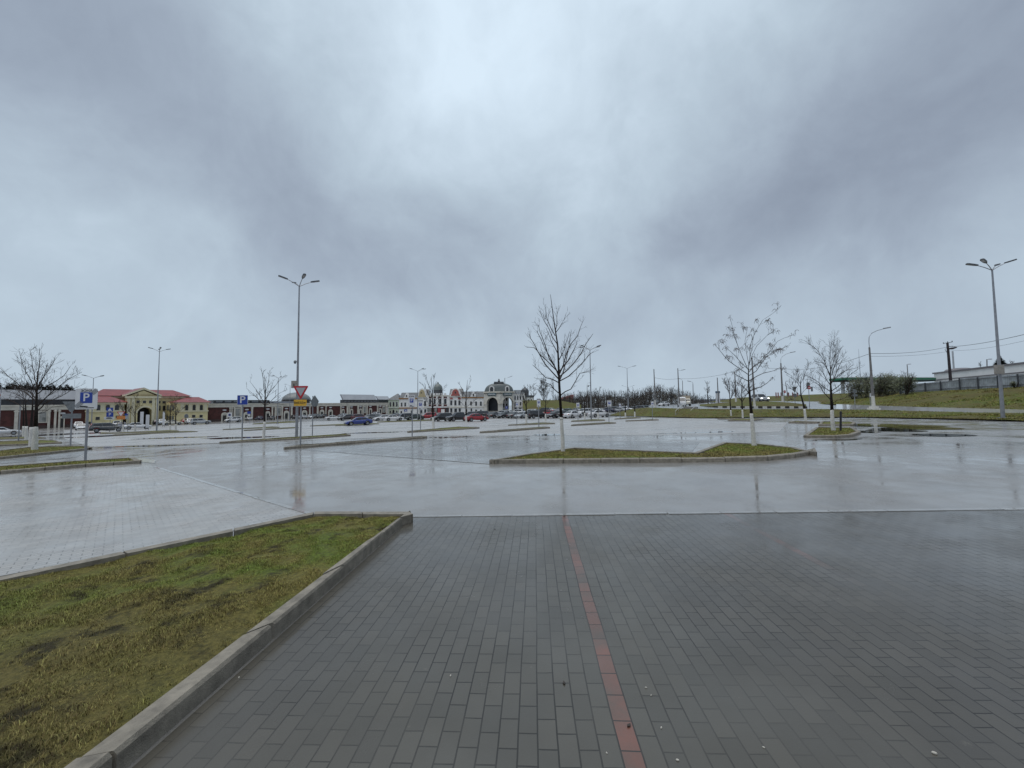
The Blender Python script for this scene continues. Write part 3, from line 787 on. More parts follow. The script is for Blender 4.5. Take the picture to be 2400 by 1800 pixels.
tree('upright bare tree with a narrow pointed crown on the long pointed island, in the centre', (1320, 1064),
     [(1316, 985), (1311, 905), (1309, 850), (1307, 808), (1301, 770), (1296, 735), (1290, 690)],
     [[(1308, 896), (1279, 885), (1248, 855)], [(1309, 921), (1290, 901), (1268, 891)], [(1309, 888), (1277, 853), (1250, 803), (1240, 783)],
      [(1310, 880), (1287, 840), (1272, 793), (1262, 761)], [(1308, 872), (1265, 830), (1252, 815), (1234, 814)], [(1307, 808), (1287, 771), (1265, 729)],
      [(1301, 787), (1282, 747), (1279, 713)], [(1303, 779), (1317, 758), (1327, 734)], [(1302, 774), (1305, 745), (1305, 718)],
      [(1311, 877), (1327, 830), (1354, 787), (1366, 753)], [(1311, 883), (1349, 846), (1372, 808), (1390, 782)], [(1312, 893), (1349, 867), (1378, 835), (1391, 824)],
      [(1313, 927), (1338, 912), (1359, 875), (1383, 869)], [(1311, 893), (1327, 846), (1338, 779)], [(1309, 846), (1325, 808), (1335, 777)],
      [(1308, 830), (1292, 800), (1280, 770)], [(1310, 884), (1296, 850), (1276, 815), (1258, 775)], [(1310, 872), (1345, 820), (1352, 800)]],
     11, r0=0.068, white_to=(1316, 979), density=5.6, tw=0.56, thin=0.0028)
tree('bare tree with wide upturned limbs and curled seed clusters on the pointed island', (1768, 1050),
     [(1764, 1000), (1759, 945), (1755, 905), (1754, 878), (1755, 850)],
     [[(1754, 878), (1708, 846), (1690, 825), (1675, 808)], [(1754, 868), (1735, 825), (1718, 776), (1711, 745)], [(1755, 855), (1746, 800), (1752, 769)],
      [(1755, 852), (1766, 788), (1788, 750), (1821, 727)], [(1755, 857), (1774, 810), (1800, 784), (1815, 774)], [(1755, 868), (1793, 834), (1822, 800), (1856, 786)],
      [(1756, 880), (1783, 854), (1812, 825), (1844, 812)], [(1757, 892), (1788, 875), (1825, 864)], [(1758, 916), (1783, 907), (1811, 886)],
      [(1755, 894), (1728, 880), (1722, 874)], [(1754, 866), (1723, 834), (1701, 815)], [(1756, 872), (1778, 849), (1798, 852)], [(1755, 860), (1758, 810), (1770, 778)],
      [(1757, 925), (1740, 905), (1728, 897)]],
     12, r0=0.078, white_to=(1762, 969), density=3.0, tw=0.5, clus=(0.4, 0.14), thin=0.003)
tree('bushy bare tree with a dense twiggy crown beside the thin black post on the right', (1954, 1013),
     [(1951, 985), (1950, 962), (1948, 925), (1946, 880), (1948, 850)],
     [[(1947, 890), (1942, 874), (1915, 820), (1885, 798)], [(1946, 865), (1946, 820), (1948, 801)], [(1948, 865), (1955, 835), (1964, 813)],
      [(1947, 896), (1964, 880), (2001, 853)], [(1948, 917), (1978, 893), (2010, 865)], [(1947, 918), (1918, 896), (1888, 879)], [(1949, 940), (1940, 930), (1922, 905), (1900, 890)],
      [(1948, 850), (1952, 813), (1957, 784)], [(1947, 880), (1930, 850), (1908, 846)], [(1948, 900), (1966, 860), (1976, 840)], [(1948, 905), (1930, 875), (1918, 855)],
      [(1948, 925), (1970, 910), (1990, 905)], [(1949, 945), (1962, 938), (1985, 930)], [(1949, 880), (1960, 850), (1970, 820)]],
     13, r0=0.10, white_to=(1950, 961), density=6.6, tw=0.8, thin=0.004)
tree('small leaning bare tree with a whitewashed stem on the dark kerbed island', (1889, 988),
     [(1885, 955), (1877, 925), (1876, 895), (1880, 880)],
     [[(1879, 930), (1860, 915), (1850, 900)], [(1877, 910), (1862, 890), (1855, 880)], [(1876, 900), (1888, 870), (1896, 858)], [(1878, 925), (1890, 910), (1900, 900)],
      [(1876, 900), (1866, 875), (1862, 868)], [(1880, 940), (1866, 938), (1852, 935)]], 14, r0=0.10, white_to=(1884, 958), density=4.2, tw=1.1, thin=0.010)
tree('first slim young tree with a whitewashed stem before the grass bank', (1714, 979), [(1712, 955), (1710, 925), (1709, 895)], [], 15, r0=0.10, white_to=(1712.5, 961), density=4, tw=0.9, auto=9, up=.7, thin=0.012)
tree('second slim young tree with a whitewashed stem before the grass bank', (1741, 981.5), [(1739.5, 955), (1738, 925), (1737, 897)], [], 16, r0=0.10, white_to=(1740, 960), density=4, tw=0.9, auto=9, up=.6, thin=0.012)
tree('broad bare tree with a thick dark fork, nearest of the left whitewashed cluster', (81, 1057),
     [(83, 1010), (85, 965), (86, 915), (88, 870)],
     [[(86, 915), (90, 870), (94, 834), (92, 815)], [(85, 920), (72, 890), (60, 870), (45, 823)], [(86, 905), (80, 875), (75, 845), (70, 820)], [(85, 955), (94, 945), (136, 907), (192, 872)],
      [(85, 965), (105, 945), (150, 925), (185, 905)], [(85, 935), (54, 910), (18, 881), (0, 862)], [(86, 912), (105, 880), (125, 850), (133, 838)], [(85, 940), (60, 920), (20, 905), (-10, 895)],
      [(86, 925), (110, 905), (150, 880), (165, 858)], [(85, 970), (100, 968), (120, 955), (150, 950)], [(86, 920), (100, 890), (112, 850)]],
     17, r0=0.135, white_to=(83, 1001), density=4.6, tw=0.85, thin=0.005)
tree('bare tree close behind the broad forked one, its white stem just left of it', (72.5, 1046), [(73, 1000), (76, 960), (77, 915)],
     [[(76, 930), (60, 890), (50, 850)], [(76, 930), (95, 890), (120, 860)], [(76, 950), (50, 930), (15, 915)], [(76, 955), (110, 930), (150, 900)], [(77, 925), (80, 880), (84, 840)]], 18, r0=0.12, white_to=(73, 1001), density=2.6, tw=0.9, thin=0.007)
tree('third bare tree of the left cluster with a pale white stem', (62, 1034), [(62, 995), (60, 960), (60, 925)],
     [[(60, 940), (45, 905), (30, 880)], [(60, 945), (80, 915), (90, 880)], [(60, 960), (30, 940), (5, 930)], [(60, 930), (58, 890), (62, 860)]], 19, r0=0.13, white_to=(62, 999), density=3, tw=1.1, thin=0.011)
tree('farthest bare tree of the left cluster, slimmest white stem', (54.5, 1025), [(55, 995), (55, 960), (54, 930)],
     [[(55, 950), (40, 920), (28, 900)], [(55, 945), (68, 915), (75, 890)], [(54, 940), (52, 905), (50, 885)]], 20, r0=0.12, white_to=(55, 999), density=3, tw=1.1, thin=0.012)
tree('bare tree with stiff spreading limbs between the blue parking sign and the tall mast', (618, 1029), [(620, 988), (621, 945), (622, 915), (620, 880)],
     [[(621, 945), (605, 920), (585, 893)], [(621, 950), (600, 930), (578, 910)], [(621, 925), (617, 890), (612, 866)], [(622, 920), (630, 890), (632, 868)], [(622, 935), (640, 910), (662, 885)],
      [(622, 948), (645, 930), (668, 915)], [(622, 950), (650, 940), (672, 925)], [(622, 945), (632, 918), (640, 895)]], 21, r0=0.10, white_to=(620, 988), density=2.8, tw=0.75, thin=0.008)
tree('slim bare tree rising in front of the round grey dome, before the black cars', (1016, 1004), [(1015, 978), (1013.5, 950), (1013, 920), (1011, 885)],
     [[(1013, 945), (1000, 915), (988, 897)], [(1013, 940), (1004, 900), (996, 878)], [(1013, 930), (1016, 900), (1020, 877)], [(1013.5, 950), (1028, 930), (1044, 902)], [(1014, 955), (1000, 940), (992, 930)], [(1014, 955), (1026, 945), (1032, 925)]],
     22, r0=0.13, white_to=(1015, 978), density=2.6, tw=1.0, thin=0.012)
tree('slim bare tree in front of the white gabled house, beside the red saloon', (1093, 989), [(1092.5, 974), (1092, 945), (1093, 915), (1096, 890)],
     [[(1092, 930), (1083, 910), (1078, 902)], [(1092, 925), (1100, 900), (1104, 886)], [(1092, 940), (1105, 925), (1115, 922)], [(1092, 955), (1078, 940), (1074, 930)], [(1092, 955), (1105, 945), (1117, 932)]],
     23, r0=0.15, white_to=(1092.5, 974), density=2.8, tw=1.2, thin=0.016)
far = [('slim dark tree on the short island left of the parking zone signs', 1233.6, 994, 971, 922, 24), ('slim tree with a white stem beside the black van like car', 1279, 986.5, 970, 930, 25),
       ('slim tree with a white stem in front of the white off road car', 1370.6, 982.5, 968, 920, 26), ('slim tree in front of the long white saloon', 1402, 981.5, 967, 925, 27),
       ('left one of two young trees before the grass mound', 1466, 980, 967, 930, 28), ('right one of two young trees before the grass mound', 1488, 978.5, 965, 922, 29),
       ('young tree with a white stem beside the dark grey sport utility car', 289, 1012, 995, 952, 30), ('young tree before the gatehouse arch, left of its middle', 317, 1011, 994, 945, 31),
       ('young tree before the right wing of the gatehouse', 412, 1008, 994, 945, 32), ('young tree with a tilted white stem left of the tall mast', 399, 1009, 996, 955, 33)]
for lb, x, yb, yw, yt, sd in far:
    tree(lb, (x, yb), [(x - .3, yw), (x - .2, (yw + yt) / 2), (x, yt)], [], sd, r0=0.13, white_to=(x, yw), density=2.6, tw=1.1, auto=8, up=.6, thin=0.016)

# ------------------------------------------------------------------ lamp masts
def mast(label, base, top, arms, r0=0.10, r1=0.05, name='street_lamp', group='four headed lamp masts of the car park', Y=None, rise=0.45, reach=0.92, box=None, cam=None, lift=0.0, hl=0.62):
    b = G(*base, lift) if Y is None else pxg(base[0], Y, lift)
    tpt = P(top[0], top[1], b.y)
    t = thing(name, label, 'street lamp', b, group)
    tp = Vector((b.x, b.y, tpt.z))
    mb = MB(); mb.tube([b - Vector((0, 0, .1)), b + (tp - b) * .35, tp], [r0, r0 * .78, r1], 10)
    mb.box((b.x, b.y, b.z + .03), (r0 * 4.2, r0 * 4.2, .08)); mb.build('pole', galv, t, smooth=False)
    for az in arms:
        d = Vector((math.cos(az), math.sin(az), 0)); e = tp + d * reach + Vector((0, 0, rise)); mb = MB()
        mb.tube([tp - Vector((0, 0, .05)), tp + d * reach * .5 + Vector((0, 0, rise * .52)), e], [r1 * .62, r1 * .55, r1 * .5], 6); mb.build('arm', galv, t)
        dd = (d * reach + Vector((0, 0, rise * .55))).normalized(); s = Vector((-d.y, d.x, 0)); u = s.cross(dd) * -1
        if u.z < 0: u = -u
        h = MB(); lo = []; hi = []
        for q, w in ((-.08, .05), (.12, .11), (hl * .85, .12), (hl, .07)):
            lo.append((q, w))
        ring = [e + dd * q + s * w for q, w in lo] + [e + dd * q - s * w for q, w in reversed(lo)]
        h.hexa([p - u * .03 for p in ring], [p + u * .06 for p in ring]); ho = h.build('lamp_head', lamp_dark, t)
        g = MB(); ring = [e + dd * q + s * w for q, w in ((.14, .085), (hl * .9, .085))] + [e + dd * q - s * w for q, w in ((hl * .9, .085), (.14, .085))]
        g.hexa([p - u * .042 for p in ring], [p - u * .028 for p in ring]); lo_ = g.build('lens', lens_m, ho if False else t); lo_.parent = ho
    if box:
        c = P(box[0], box[1], b.y - r0 - .08); mb = MB(); w, hh = box[2] / F * b.y, box[3] / F * b.y
        mb.box((c.x, b.y - r0 - .1, c.z), (w, .22, hh)); mb.build('control_box', M('beige_box', (0.30, 0.28, 0.25), 0.5), t, bevel=.012)
        if box[4]:
            mb = MB(); mb.box((c.x, b.y - r0 - .215, c.z - hh * .12), (w * .16, .012, hh * .4)); mb.build('control_box_label', sign_black, t)
    if cam:
        c = P(cam[0], cam[1], b.y - .15); mb = MB(); mb.tube([Vector((b.x, b.y, c.z + .1)), c + Vector((0, 0, .1))], .03, 6); mb.lathe(c, [(.05, .16), (.1, .1), (.11, 0), (.07, -.1), (.01, -.14)], 10)
        mb.build('security_camera', sign_back, t, smooth=True)
    return t
X4 = [math.radians(a) for a in (222, 318, 45, 135)]
mast('tall four headed lamp mast with a beige control box, behind the give way sign', (695, 1026), (697.5, 670), [math.radians(a) for a in (210, 314, 28, 138)], box=(691, 901, 13, 17, 1), cam=(691.5, 849), r0=.115, reach=0.92)
mast('tall four headed lamp mast on the grass verge at the far right', (2351, 981), (2328, 632), [math.radians(a) for a in (200, 160, 345, 25)], r0=.115, box=(2341, 866, 17, 21, 0), lift=.1, reach=0.85)
mast('four headed lamp mast in front of the red roofed gatehouse', (367, 1010), (373, 824), X4, r0=.12)
mast('far lamp mast showing above the end of zone parking sign', (216, 1000), (219, 886), [0.2, PI + .1, 1.5, 4.4], Y=84, r0=.11, reach=1.3)
mast('far lamp mast behind the stiff limbed tree', (651, 990), (651, 886), [0.2, PI, 1.8, 4.6], Y=96, r0=.11, reach=1.4)
mast('farthest lamp mast left of the tall mast, above the brick gallery', (679, 985), (679.5, 904), [.3, PI - .3], Y=120, r0=.11, reach=1.6)
mast('two armed lamp mast in front of the cream gabled house', (979, 986), (976.5, 870), [math.radians(a) for a in (205, 330, 20)], r0=.12, reach=1.25)
mast('tall lamp mast right behind the central tree', (1386, 985), (1379, 820), [math.radians(a) for a in (210, 330, 20, 150)], r0=.12, reach=1.2, cam=(1379, 905))
mast('lamp mast with two raised arms before the grass mound', (1472, 968), (1467, 863), [math.radians(a) for a in (170, 350, 20)], Y=100, r0=.13, reach=1.7, rise=.5)
mast('small far lamp mast partly behind the one before the grass mound', (1473.5, 965), (1472.5, 908), [PI, 0.1], Y=190, r0=.13, reach=2.4, rise=.8, hl=.8)

def road_pole(label, foot, top, arm=None, white_y=None, r0=.15, r1=.09, name='street_light', group='concrete road poles with white painted feet', two=None, base_block=False, cat='street light'):
    """foot and top: world points; arm: picture points of the bracket and lamp"""
    t = thing(name, label, cat, foot, group); Y = foot.y
    zw = P(foot.x / Y * F + CX, white_y, Y).z if white_y else foot.z
    s = (zw - foot.z) / (top.z - foot.z); m = foot + (top - foot) * s; rm = r0 + (r1 - r0) * s
    mb = MB(); mb.tube([m, top], [rm, r1], 9); mb.build('pole', concrete_m, t, smooth=False)
    if white_y:
        mb = MB(); mb.tube([foot - Vector((0, 0, .2)), m], [r0 + .012, rm + .012], 9)
        if base_block: mb.box((foot.x, foot.y, foot.z + .06), (.85, .85, .22)); mb.box((foot.x, foot.y, foot.z + .25), (.6, .6, .3))
        mb.build('painted_foot', white_paint, t)
    if arm:
        pts = [P(x, y, Y) for x, y in arm]; e = pts[-1] - pts[-2]; e.normalize()
        mb = MB(); mb.tube([top - Vector((0, 0, .2)), top] + pts[:-1], .035, 6); mb.build('bracket_arm', galv, t)
        a = pts[-2]; b_ = pts[-1]; l = (b_ - a).length; sd = Vector((-e.y, e.x, 0)); sd = Vector((0, 1, 0)) if sd.length < .1 else sd.normalized(); up = e.cross(Vector((0, 1, 0)))
        if up.z < 0: up = -up
        ring = [a + e * (l * q) + Vector((0, w, 0)) for q, w in ((0, .07), (.4, .15), (.9, .15), (1, .07))] + [a + e * (l * q) - Vector((0, w, 0)) for q, w in ((1, .07), (.9, .15), (.4, .15), (0, .07))]
        mb = MB(); mb.hexa([p - up * .05 for p in ring], [p + up * .09 for p in ring]); mb.build('lamp_head', lens_m, t)
    return t
def verge(px, py, Y): return P(px, py, Y)
f1 = P(2048, 959.5, 46.5); road_pole('large curved arm street light with a stepped white base beside the footpath', f1, P(2037.5, 814, 46.5), [(2036.5, 800), (2037, 790), (2043, 781), (2055, 775), (2071, 770.5), (2087, 767.5)], 928, r0=.17, r1=.085, base_block=True)
f2 = P(1835, 949, 74); road_pole('curved arm street light beside the red and white no entry disc', f2, P(1830, 851, 74), [(1830, 842), (1833, 836), (1842, 830), (1853, 826.5), (1864, 824.5)], 928, r0=.19, r1=.1, base_block=True)
f3 = P(1769, 957, 62); road_pole('plain road pole just behind the seed clustered tree', f3, P(1762, 838, 62), None, 933, r0=.17, r1=.09, base_block=True, cat='utility pole', name='utility_pole')
f4 = P(1725, 944, 92); road_pole('dark topped pole standing behind the second slim young tree', f4, P(1722, 872, 92), None, 929, r0=.2, r1=.1, cat='utility pole', name='utility_pole')
f5 = P(1684, 946, 98); road_pole('pole rising in front of the tall white stele', f5, P(1681, 885, 98), None, None, r0=.18, r1=.09, cat='utility pole', name='utility_pole')
f6 = P(1536, 954, 92); road_pole('white footed pole left of the white van, on top of the grass mound', f6, P(1532.5, 865, 92), None, 938, r0=.2, r1=.09, cat='utility pole', name='utility_pole')
f7 = P(1592, 946, 105); road_pole('tall pole with a short lamp arm rising behind the white van', f7, P(1588.5, 863, 105), [(1589, 869), (1597, 868), (1606, 866)], None, r0=.2, r1=.1)
f8 = P(1601, 944, 125); road_pole('curved street light just behind the white van', f8, P(1599.5, 893, 125), [(1598.5, 890), (1594, 888), (1588, 887)], None, r0=.13, r1=.08)
f9 = P(1625, 945, 120); road_pole('curved street light right of the beige truck', f9, P(1624, 899, 120), [(1623, 896), (1619, 894.5), (1611, 893)], None, r0=.13, r1=.08)
f10 = P(1377, 958, 150); road_pole('far hooked street light left of the mast behind the central tree', f10, P(1376, 903, 150), [(1376.3, 899), (1378, 897.5), (1381, 897.2), (1384, 897.5)], None, r0=.16, r1=.09)
f11 = P(1184, 969, 150); road_pole('single lamp post in front of the domed gate', f11, P(1183, 886, 150), [(1186, 886), (1192, 884.5), (1201, 881.5)], None, r0=.15, r1=.09)
f12 = P(2128.5, 888, 95); road_pole('small T topped lamp above the green canopy', f12, P(2126, 854.5, 95), [(2126, 854), (2128, 853.8), (2134.5, 853.6)], None, r0=.1, r1=.08, group='small far lamps')
f13 = P(2313.5, 867, 80); road_pole('far lamp with a side arm above the long white building', f13, P(2313, 842, 80), [(2314, 842), (2317, 842), (2324, 842)], None, r0=.09, r1=.08, group='small far lamps')
f14 = P(1794, 941, 210); road_pole('tiny far street light above the car with lit headlights', f14, P(1793.5, 923, 210), [(1793, 921.5), (1790, 920), (1786, 918.5)], None, r0=.12, r1=.1, group='small far lamps')
f15 = P(1848, 938, 110); road_pole('slender far lamp right of the no entry disc', f15, P(1841, 896, 110), [(1841, 894), (1842, 893.4), (1845.5, 893.4)], None, r0=.12, r1=.08, group='small far lamps')
# timber pole with cross-arm, pale pipe, antenna mast
fw_ = P(2228.5, 893, 66); t = thing('utility_pole', 'dark timber utility pole with a cross arm and a bracket, behind the metal fence', 'utility pole', fw_)
tw_ = P(2220.5, 803, 66); mb = MB(); mb.tube([fw_ - Vector((0, 0, 1.5)), tw_], [.22, .15], 8); mb.build('pole', wood_m, t)
mb = MB(); mb.tube([P(2211, 805, 66), P(2232, 801.5, 66)], .05, 6)
for x, y in ((2211, 805), (2221, 802.5), (2231.5, 801)): mb.tube([P(x, y, 66), P(x, y - 2.2, 66)], .06, 6)
mb.build('cross_arm', wood_m, t)
mb = MB(); mb.tube([P(2222, 817.5, 66), P(2232, 816.5, 66), P(2242.5, 814, 66)], [.12, .2, .08], 6); mb.tube([P(2223, 812, 66), P(2232, 811, 66), P(2241, 814, 66)], .03, 5); mb.build('bracket', wood_m, t)
mb = MB(); mb.tube([P(2220, 813, 66), P(2215, 819, 66), P(2219, 826, 66), P(2222, 828, 66)], .03, 5); mb.tube([P(2223, 835, 66), P(2227, 838, 66), P(2224, 845, 66)], .03, 5); mb.build('cable_loop', sign_black, t)
pp = P(2237.5, 893, 90); t = thing('pipe_mast', 'pale thin mast just right of the timber utility pole', 'mast', pp); mb = MB(); mb.tube([pp - Vector((0, 0, 1)), P(2232.5, 823, 90)], [.17, .15], 8); mb.build('pole', M('pale_mast', (0.42, 0.45, 0.47), 0.5), t)
pa = P(2017, 888, 140); t = thing('antenna_mast', 'very thin antenna mast above the green canopy', 'antenna', pa); mb = MB(); mb.tube([pa, P(2014, 850, 140), P(2012.3, 818, 140)], [.09, .07, .03], 5); mb.build('mast', galv, t)

# ------------------------------------------------------------------ overhead wires
def wire(label, pts, sag=0.6, r=.022):
    mb = MB(); n = 14
    for a, b in zip(pts, pts[1:]):
        ch = [a + (b - a) * (k / n) - Vector((0, 0, sag * 4 * (k / n) * (1 - k / n))) for k in range(n + 1)]
        mb.tube(ch, r, 4, cap=False)
    tag(mb.build('overhead_wire', sign_black, fix=False), label, 'wire', 'overhead wires along the road')
w0 = P(1538.5, 886, 92)
wire('thick overhead wire running from the timber pole out past the right edge', [P(2221, 813, 66), P(2400, 784, 42), P(2620, 742, 30)], .25, .028)
wire('overhead wire between the timber pole and the large curved arm street light', [P(2040, 828.5, 46.5), P(2221, 813, 66)], .35, .024)
wire('overhead wire between the large curved street light and the one by the no entry disc', [P(1830.5, 863, 78), P(2038, 829, 46.5)], .9, .022)
wire('overhead wire from the curved light by the no entry disc to the plain road pole', [P(1763, 851, 62), P(1830, 863, 78)], .4, .02)
wire('overhead wire passing above the white van, from the plain road pole to the left', [P(1533.5, 885, 92), P(1588.8, 887.5, 105), P(1681, 880, 98), P(1762.5, 852, 62)], .3, .026)
wire('thin lower wire near the timber pole running out past the right edge', [P(2041, 835, 46.5), P(2232, 822, 70), P(2400, 799, 50), P(2600, 772, 40)], .3, .016)

# ------------------------------------------------------------------ signs
def plane_frame(c, yaw):
    """local axes of a sign plate: right, up, normal; yaw turns the normal from facing the camera"""
    n = Vector((math.sin(yaw), -math.cos(yaw), 0)); u = Vector((-n.y, n.x, 0))
    return u, Vector((0, 0, 1)), n
def plate(name, c, fr, outline, d0, d1, mat, parent):
    u, v, n = fr; mb = MB()
    mb.extrude([c + u * x + v * y + n * d0 for x, y in outline], n * (d1 - d0)); return mb.build(name, mat, parent)
def rrect(w, h, r=0.04, k=3, x=0, y=0):
    o = []
    for sx, sy, a0_ in ((1, 1, 0), (-1, 1, PI / 2), (-1, -1, PI), (1, -1, 1.5 * PI)):
        for q in range(k + 1):
            t = a0_ + PI / 2 * q / k; o.append((x + sx * (w / 2 - r) + r * math.cos(t), y + sy * (h / 2 - r) + r * math.sin(t)))
    return o
def circ(r, n=20, x=0, y=0): return [(x + r * math.cos(2 * PI * k / n), y + r * math.sin(2 * PI * k / n)) for k in range(n)]
def lettering(name, txt, size, c, fr, x, y, d, mat, parent, sx=1.0):
    u, v, n = fr; vs, fs = text_mesh(txt, size); mb = MB()
    mb.v = [c + u * (x + p.x * sx) + v * (y + p.y) + n * (d + p.z) for p in vs]; mb.f = fs
    return mb.build(name, mat, parent)
SG = 'sign posts of the car park'
def post(label, base, top_py, r=.038, name='road_sign', cat='sign', Y=None, lift=0, mat=None, group=SG):
    b = G(*base, lift) if Y is None else P(base[0], base[1], Y)
    t = thing(name, label, cat, b, group); z = P(base[0], top_py, b.y).z
    mb = MB(); mb.tube([b - Vector((0, 0, .15)), Vector((b.x, b.y, z))], r, 8); mb.build('post', mat or galv, t)
    return t, b
def zone_plate(t, c, fr, w, h, text=True, end=False):
    board = plate('sign_board', c, fr, rrect(w, h, .05), .045, .065, sign_white, t)
    plate('sign_back', c, fr, rrect(w * .99, h * .99, .05), .040, .045, sign_back, t)
    s = w * .56
    plate('border', c, fr, rrect(w * .97, h * .97, .045), .065, .067, sign_back, t) if False else None
    plate('blue_square', c, fr, rrect(s, s * .98, .02, 2, 0, h * .04 + .02 * h), .065, .071, sign_blue, t)
    lettering('letter_p', 'P', s * 1.02, c, fr, 0, h * .06, .073, sign_white, t, 1.05)
    if text: lettering('zone_lettering', 'ЗОНА', h * .16, c, fr, 0, h * .39, .067, sign_black, t, 1.15)
    # kerb parking pictogram: half a car up on the pavement
    y = -h * .39
    plate('pictogram', c, fr, [(-w * .36, y - h * .055), (w * .36, y - h * .055), (w * .36, y - h * .02), (w * .04, y - h * .02), (w * .0, y - h * .035), (-w * .36, y - h * .035)], .065, .070, sign_black, t)
    plate('pictogram', c, fr, [(-w * .28, y + h * .0), (w * .02, y - h * .012), (w * .12, y + h * .015), (w * .05, y + h * .04), (-w * .05, y + h * .055), (-w * .22, y + h * .06), (-w * .27, y + h * .035)], .065, .070, sign_black, t)
    if end:
        for k in range(4):
            o = (k - 1.5) * w * .055; a = Vector((-w * .47, -h * .40)); b = Vector((w * .47, h * .44)); dd = (b - a).normalized(); nn = Vector((-dd.y, dd.x)); q = w * .012
            for lo_, hi_ in ((0.0, .30), (.78, 1.0)):
                p0 = a + (b - a) * lo_ + nn * o; p1 = a + (b - a) * hi_ + nn * o
                plate('end_stripe', c, fr, [tuple(p0 + nn * q), tuple(p0 - nn * q), tuple(p1 - nn * q), tuple(p1 + nn * q)], .071, .074, sign_back, t)
def mid_c(b, px, py, off=0.0):
    return P(px, py, b.y - off)
# end of zone sign
t, b = post('large white end of parking zone sign with a striped blue P square', (200, 1078), 912, .045)
zone_plate(t, P(205.5, 935, b.y - .05), plane_frame(b, .12), .88, .93, True, True)
# give way from behind with plate
t, b = post('grey back of a triangular sign over a plate, behind the end of zone sign', (165, 1045), 942, .045)
fr = plane_frame(b, .25); c = P(169, 952, b.y); k = 17 / F * b.y
plate('triangle_back', c, fr, [(-k, .36), (k, .36), (k * .12, -.44), (-k * .12, -.44)], .05, .065, sign_back, t)
plate('plate_back', P(169.5, 975, b.y), fr, rrect(1.15, .36, .03), .05, .065, sign_back, t)
# white rhombus at the left edge
t, b = post('white diamond shaped sign with an orange centre at the left edge', (-4, 1033), 905, .04)
fr = plane_frame(b, .2); c = P(-2, 926, b.y); s = .47
plate('sign_board', c, fr, [(0, -s), (s, 0), (0, s), (-s, 0)], .05, .065, sign_white, t); plate('orange_centre', c, fr, [(0, -s * .5), (s * .5, 0), (0, s * .5), (-s * .5, 0)], .066, .071, sign_orange, t)
t, b = post('plain grey post among the clustered whitewashed trees', (43, 1036), 952, .05, 'sign_post', 'post')
# blue P
t, b = post('square blue parking sign with a white P on the narrow island', (567, 1034.5), 927, .045)
fr = plane_frame(b, .12); c = P(569.5, 937.5, b.y - .03)
plate('sign_border', c, fr, rrect(.74, .72, .04), .05, .064, sign_white, t); plate('blue_face', c, fr, rrect(.70, .68, .03), .064, .068, sign_blue, t)
lettering('letter_p', 'P', .74, c, fr, 0, .0, .069, sign_white, t, 1.1)
# give way + exit plate
t, b = post('red edged give way triangle with a yellow exit plate below it', (704, 1049), 908, .042)
fr = plane_frame(b, .0); c = P(706.3, 920, b.y - .03)
def tri(s, y=0): return [(-s, s * .86 + y), (s, s * .86 + y), (0, -s * .86 + y)]
def rtri(s, r, y=0): return [(-s + r, s * .9 + y), (s - r, s * .9 + y), (s, s * .9 - r * 1.2 + y), (r, -s * .86 + y), (-r, -s * .86 + y), (-s, s * .9 - r * 1.2 + y)]
plate('sign_rim', c, fr, rtri(.40, .035), .05, .064, sign_red, t)
plate('sign_face', c, fr, tri(.27, .035), .064, .068, M('sign_grey_white', (0.36, 0.38, 0.40), 0.3, var=.05), t)
c = P(705, 944, b.y - .03)
plate('exit_plate', c, fr, rrect(.70, .345, .04), .05, .064, sign_yellow, t)
lettering('exit_lettering', 'ВЫЕЗД', .150, c, fr, -.085, .0, .066, sign_black, t, 1.0)
plate('arrow', c, fr, [(.18, 0), (.235, .045), (.235, .014), (.32, .014), (.32, -.014), (.235, -.014), (.235, -.045)], .066, .070, sign_black, t)
# sign seen edge-on
t, b = post('dark rhombus sign seen nearly edge on, right of the give way triangle', (732, 1022), 928, .045)
fr = plane_frame(b, 1.25); plate('sign_board', P(736.5, 940, b.y), fr, [(-.45, 0), (-.30, -.42), (.0, -.5), (.30, -.42), (.45, 0), (0, .52)], .05, .065, sign_back, t)
# zone signs
def zone(label, base, px0, px1, py0, py1, yaw=.6, wreal=None, text=True):
    t, b = post(label, base, py0 + 1, .042)
    yaw = -yaw * .8; w = (px1 - px0) / F * b.y / max(.35, math.cos(yaw)); h = (py1 - py0) / F * b.y
    zone_plate(t, P((px0 + px1) / 2, (py0 + py1) / 2, b.y - .05), plane_frame(b, yaw), min(w, h * .78), h, text)
zone('white parking zone board in front of the cream gabled house, nearest of the pair there', (966, 1023.5), 957.5, 974, 926.5, 954.5, .35)
zone('second parking zone board, smaller and just right of the nearest one', (985.5, 1007), 980, 992, 937, 961, .35)
zone('parking zone board on the bare edged island, left of the central tree', (1263, 1003), 1259, 1267, 934, 954, .5)
zone('narrow parking zone board left of the corner house dome', (1211.5, 996), 1209.5, 1215.5, 942, 955, .8)
zone('parking zone board just right of the central tree', (1355, 988), 1351.5, 1358, 944.5, 955, .6, text=False)
zone('parking zone board right of the long white saloon', (1427.5, 991), 1424, 1432.5, 938, 953, .5)
zone('far parking zone board near the parked dark cars', (1453.5, 980), 1451, 1455.5, 946, 956, .5, text=False)
zone('far parking zone board at the foot of the grass mound', (1529.5, 984), 1526.5, 1531.5, 941, 952, .6, text=False)
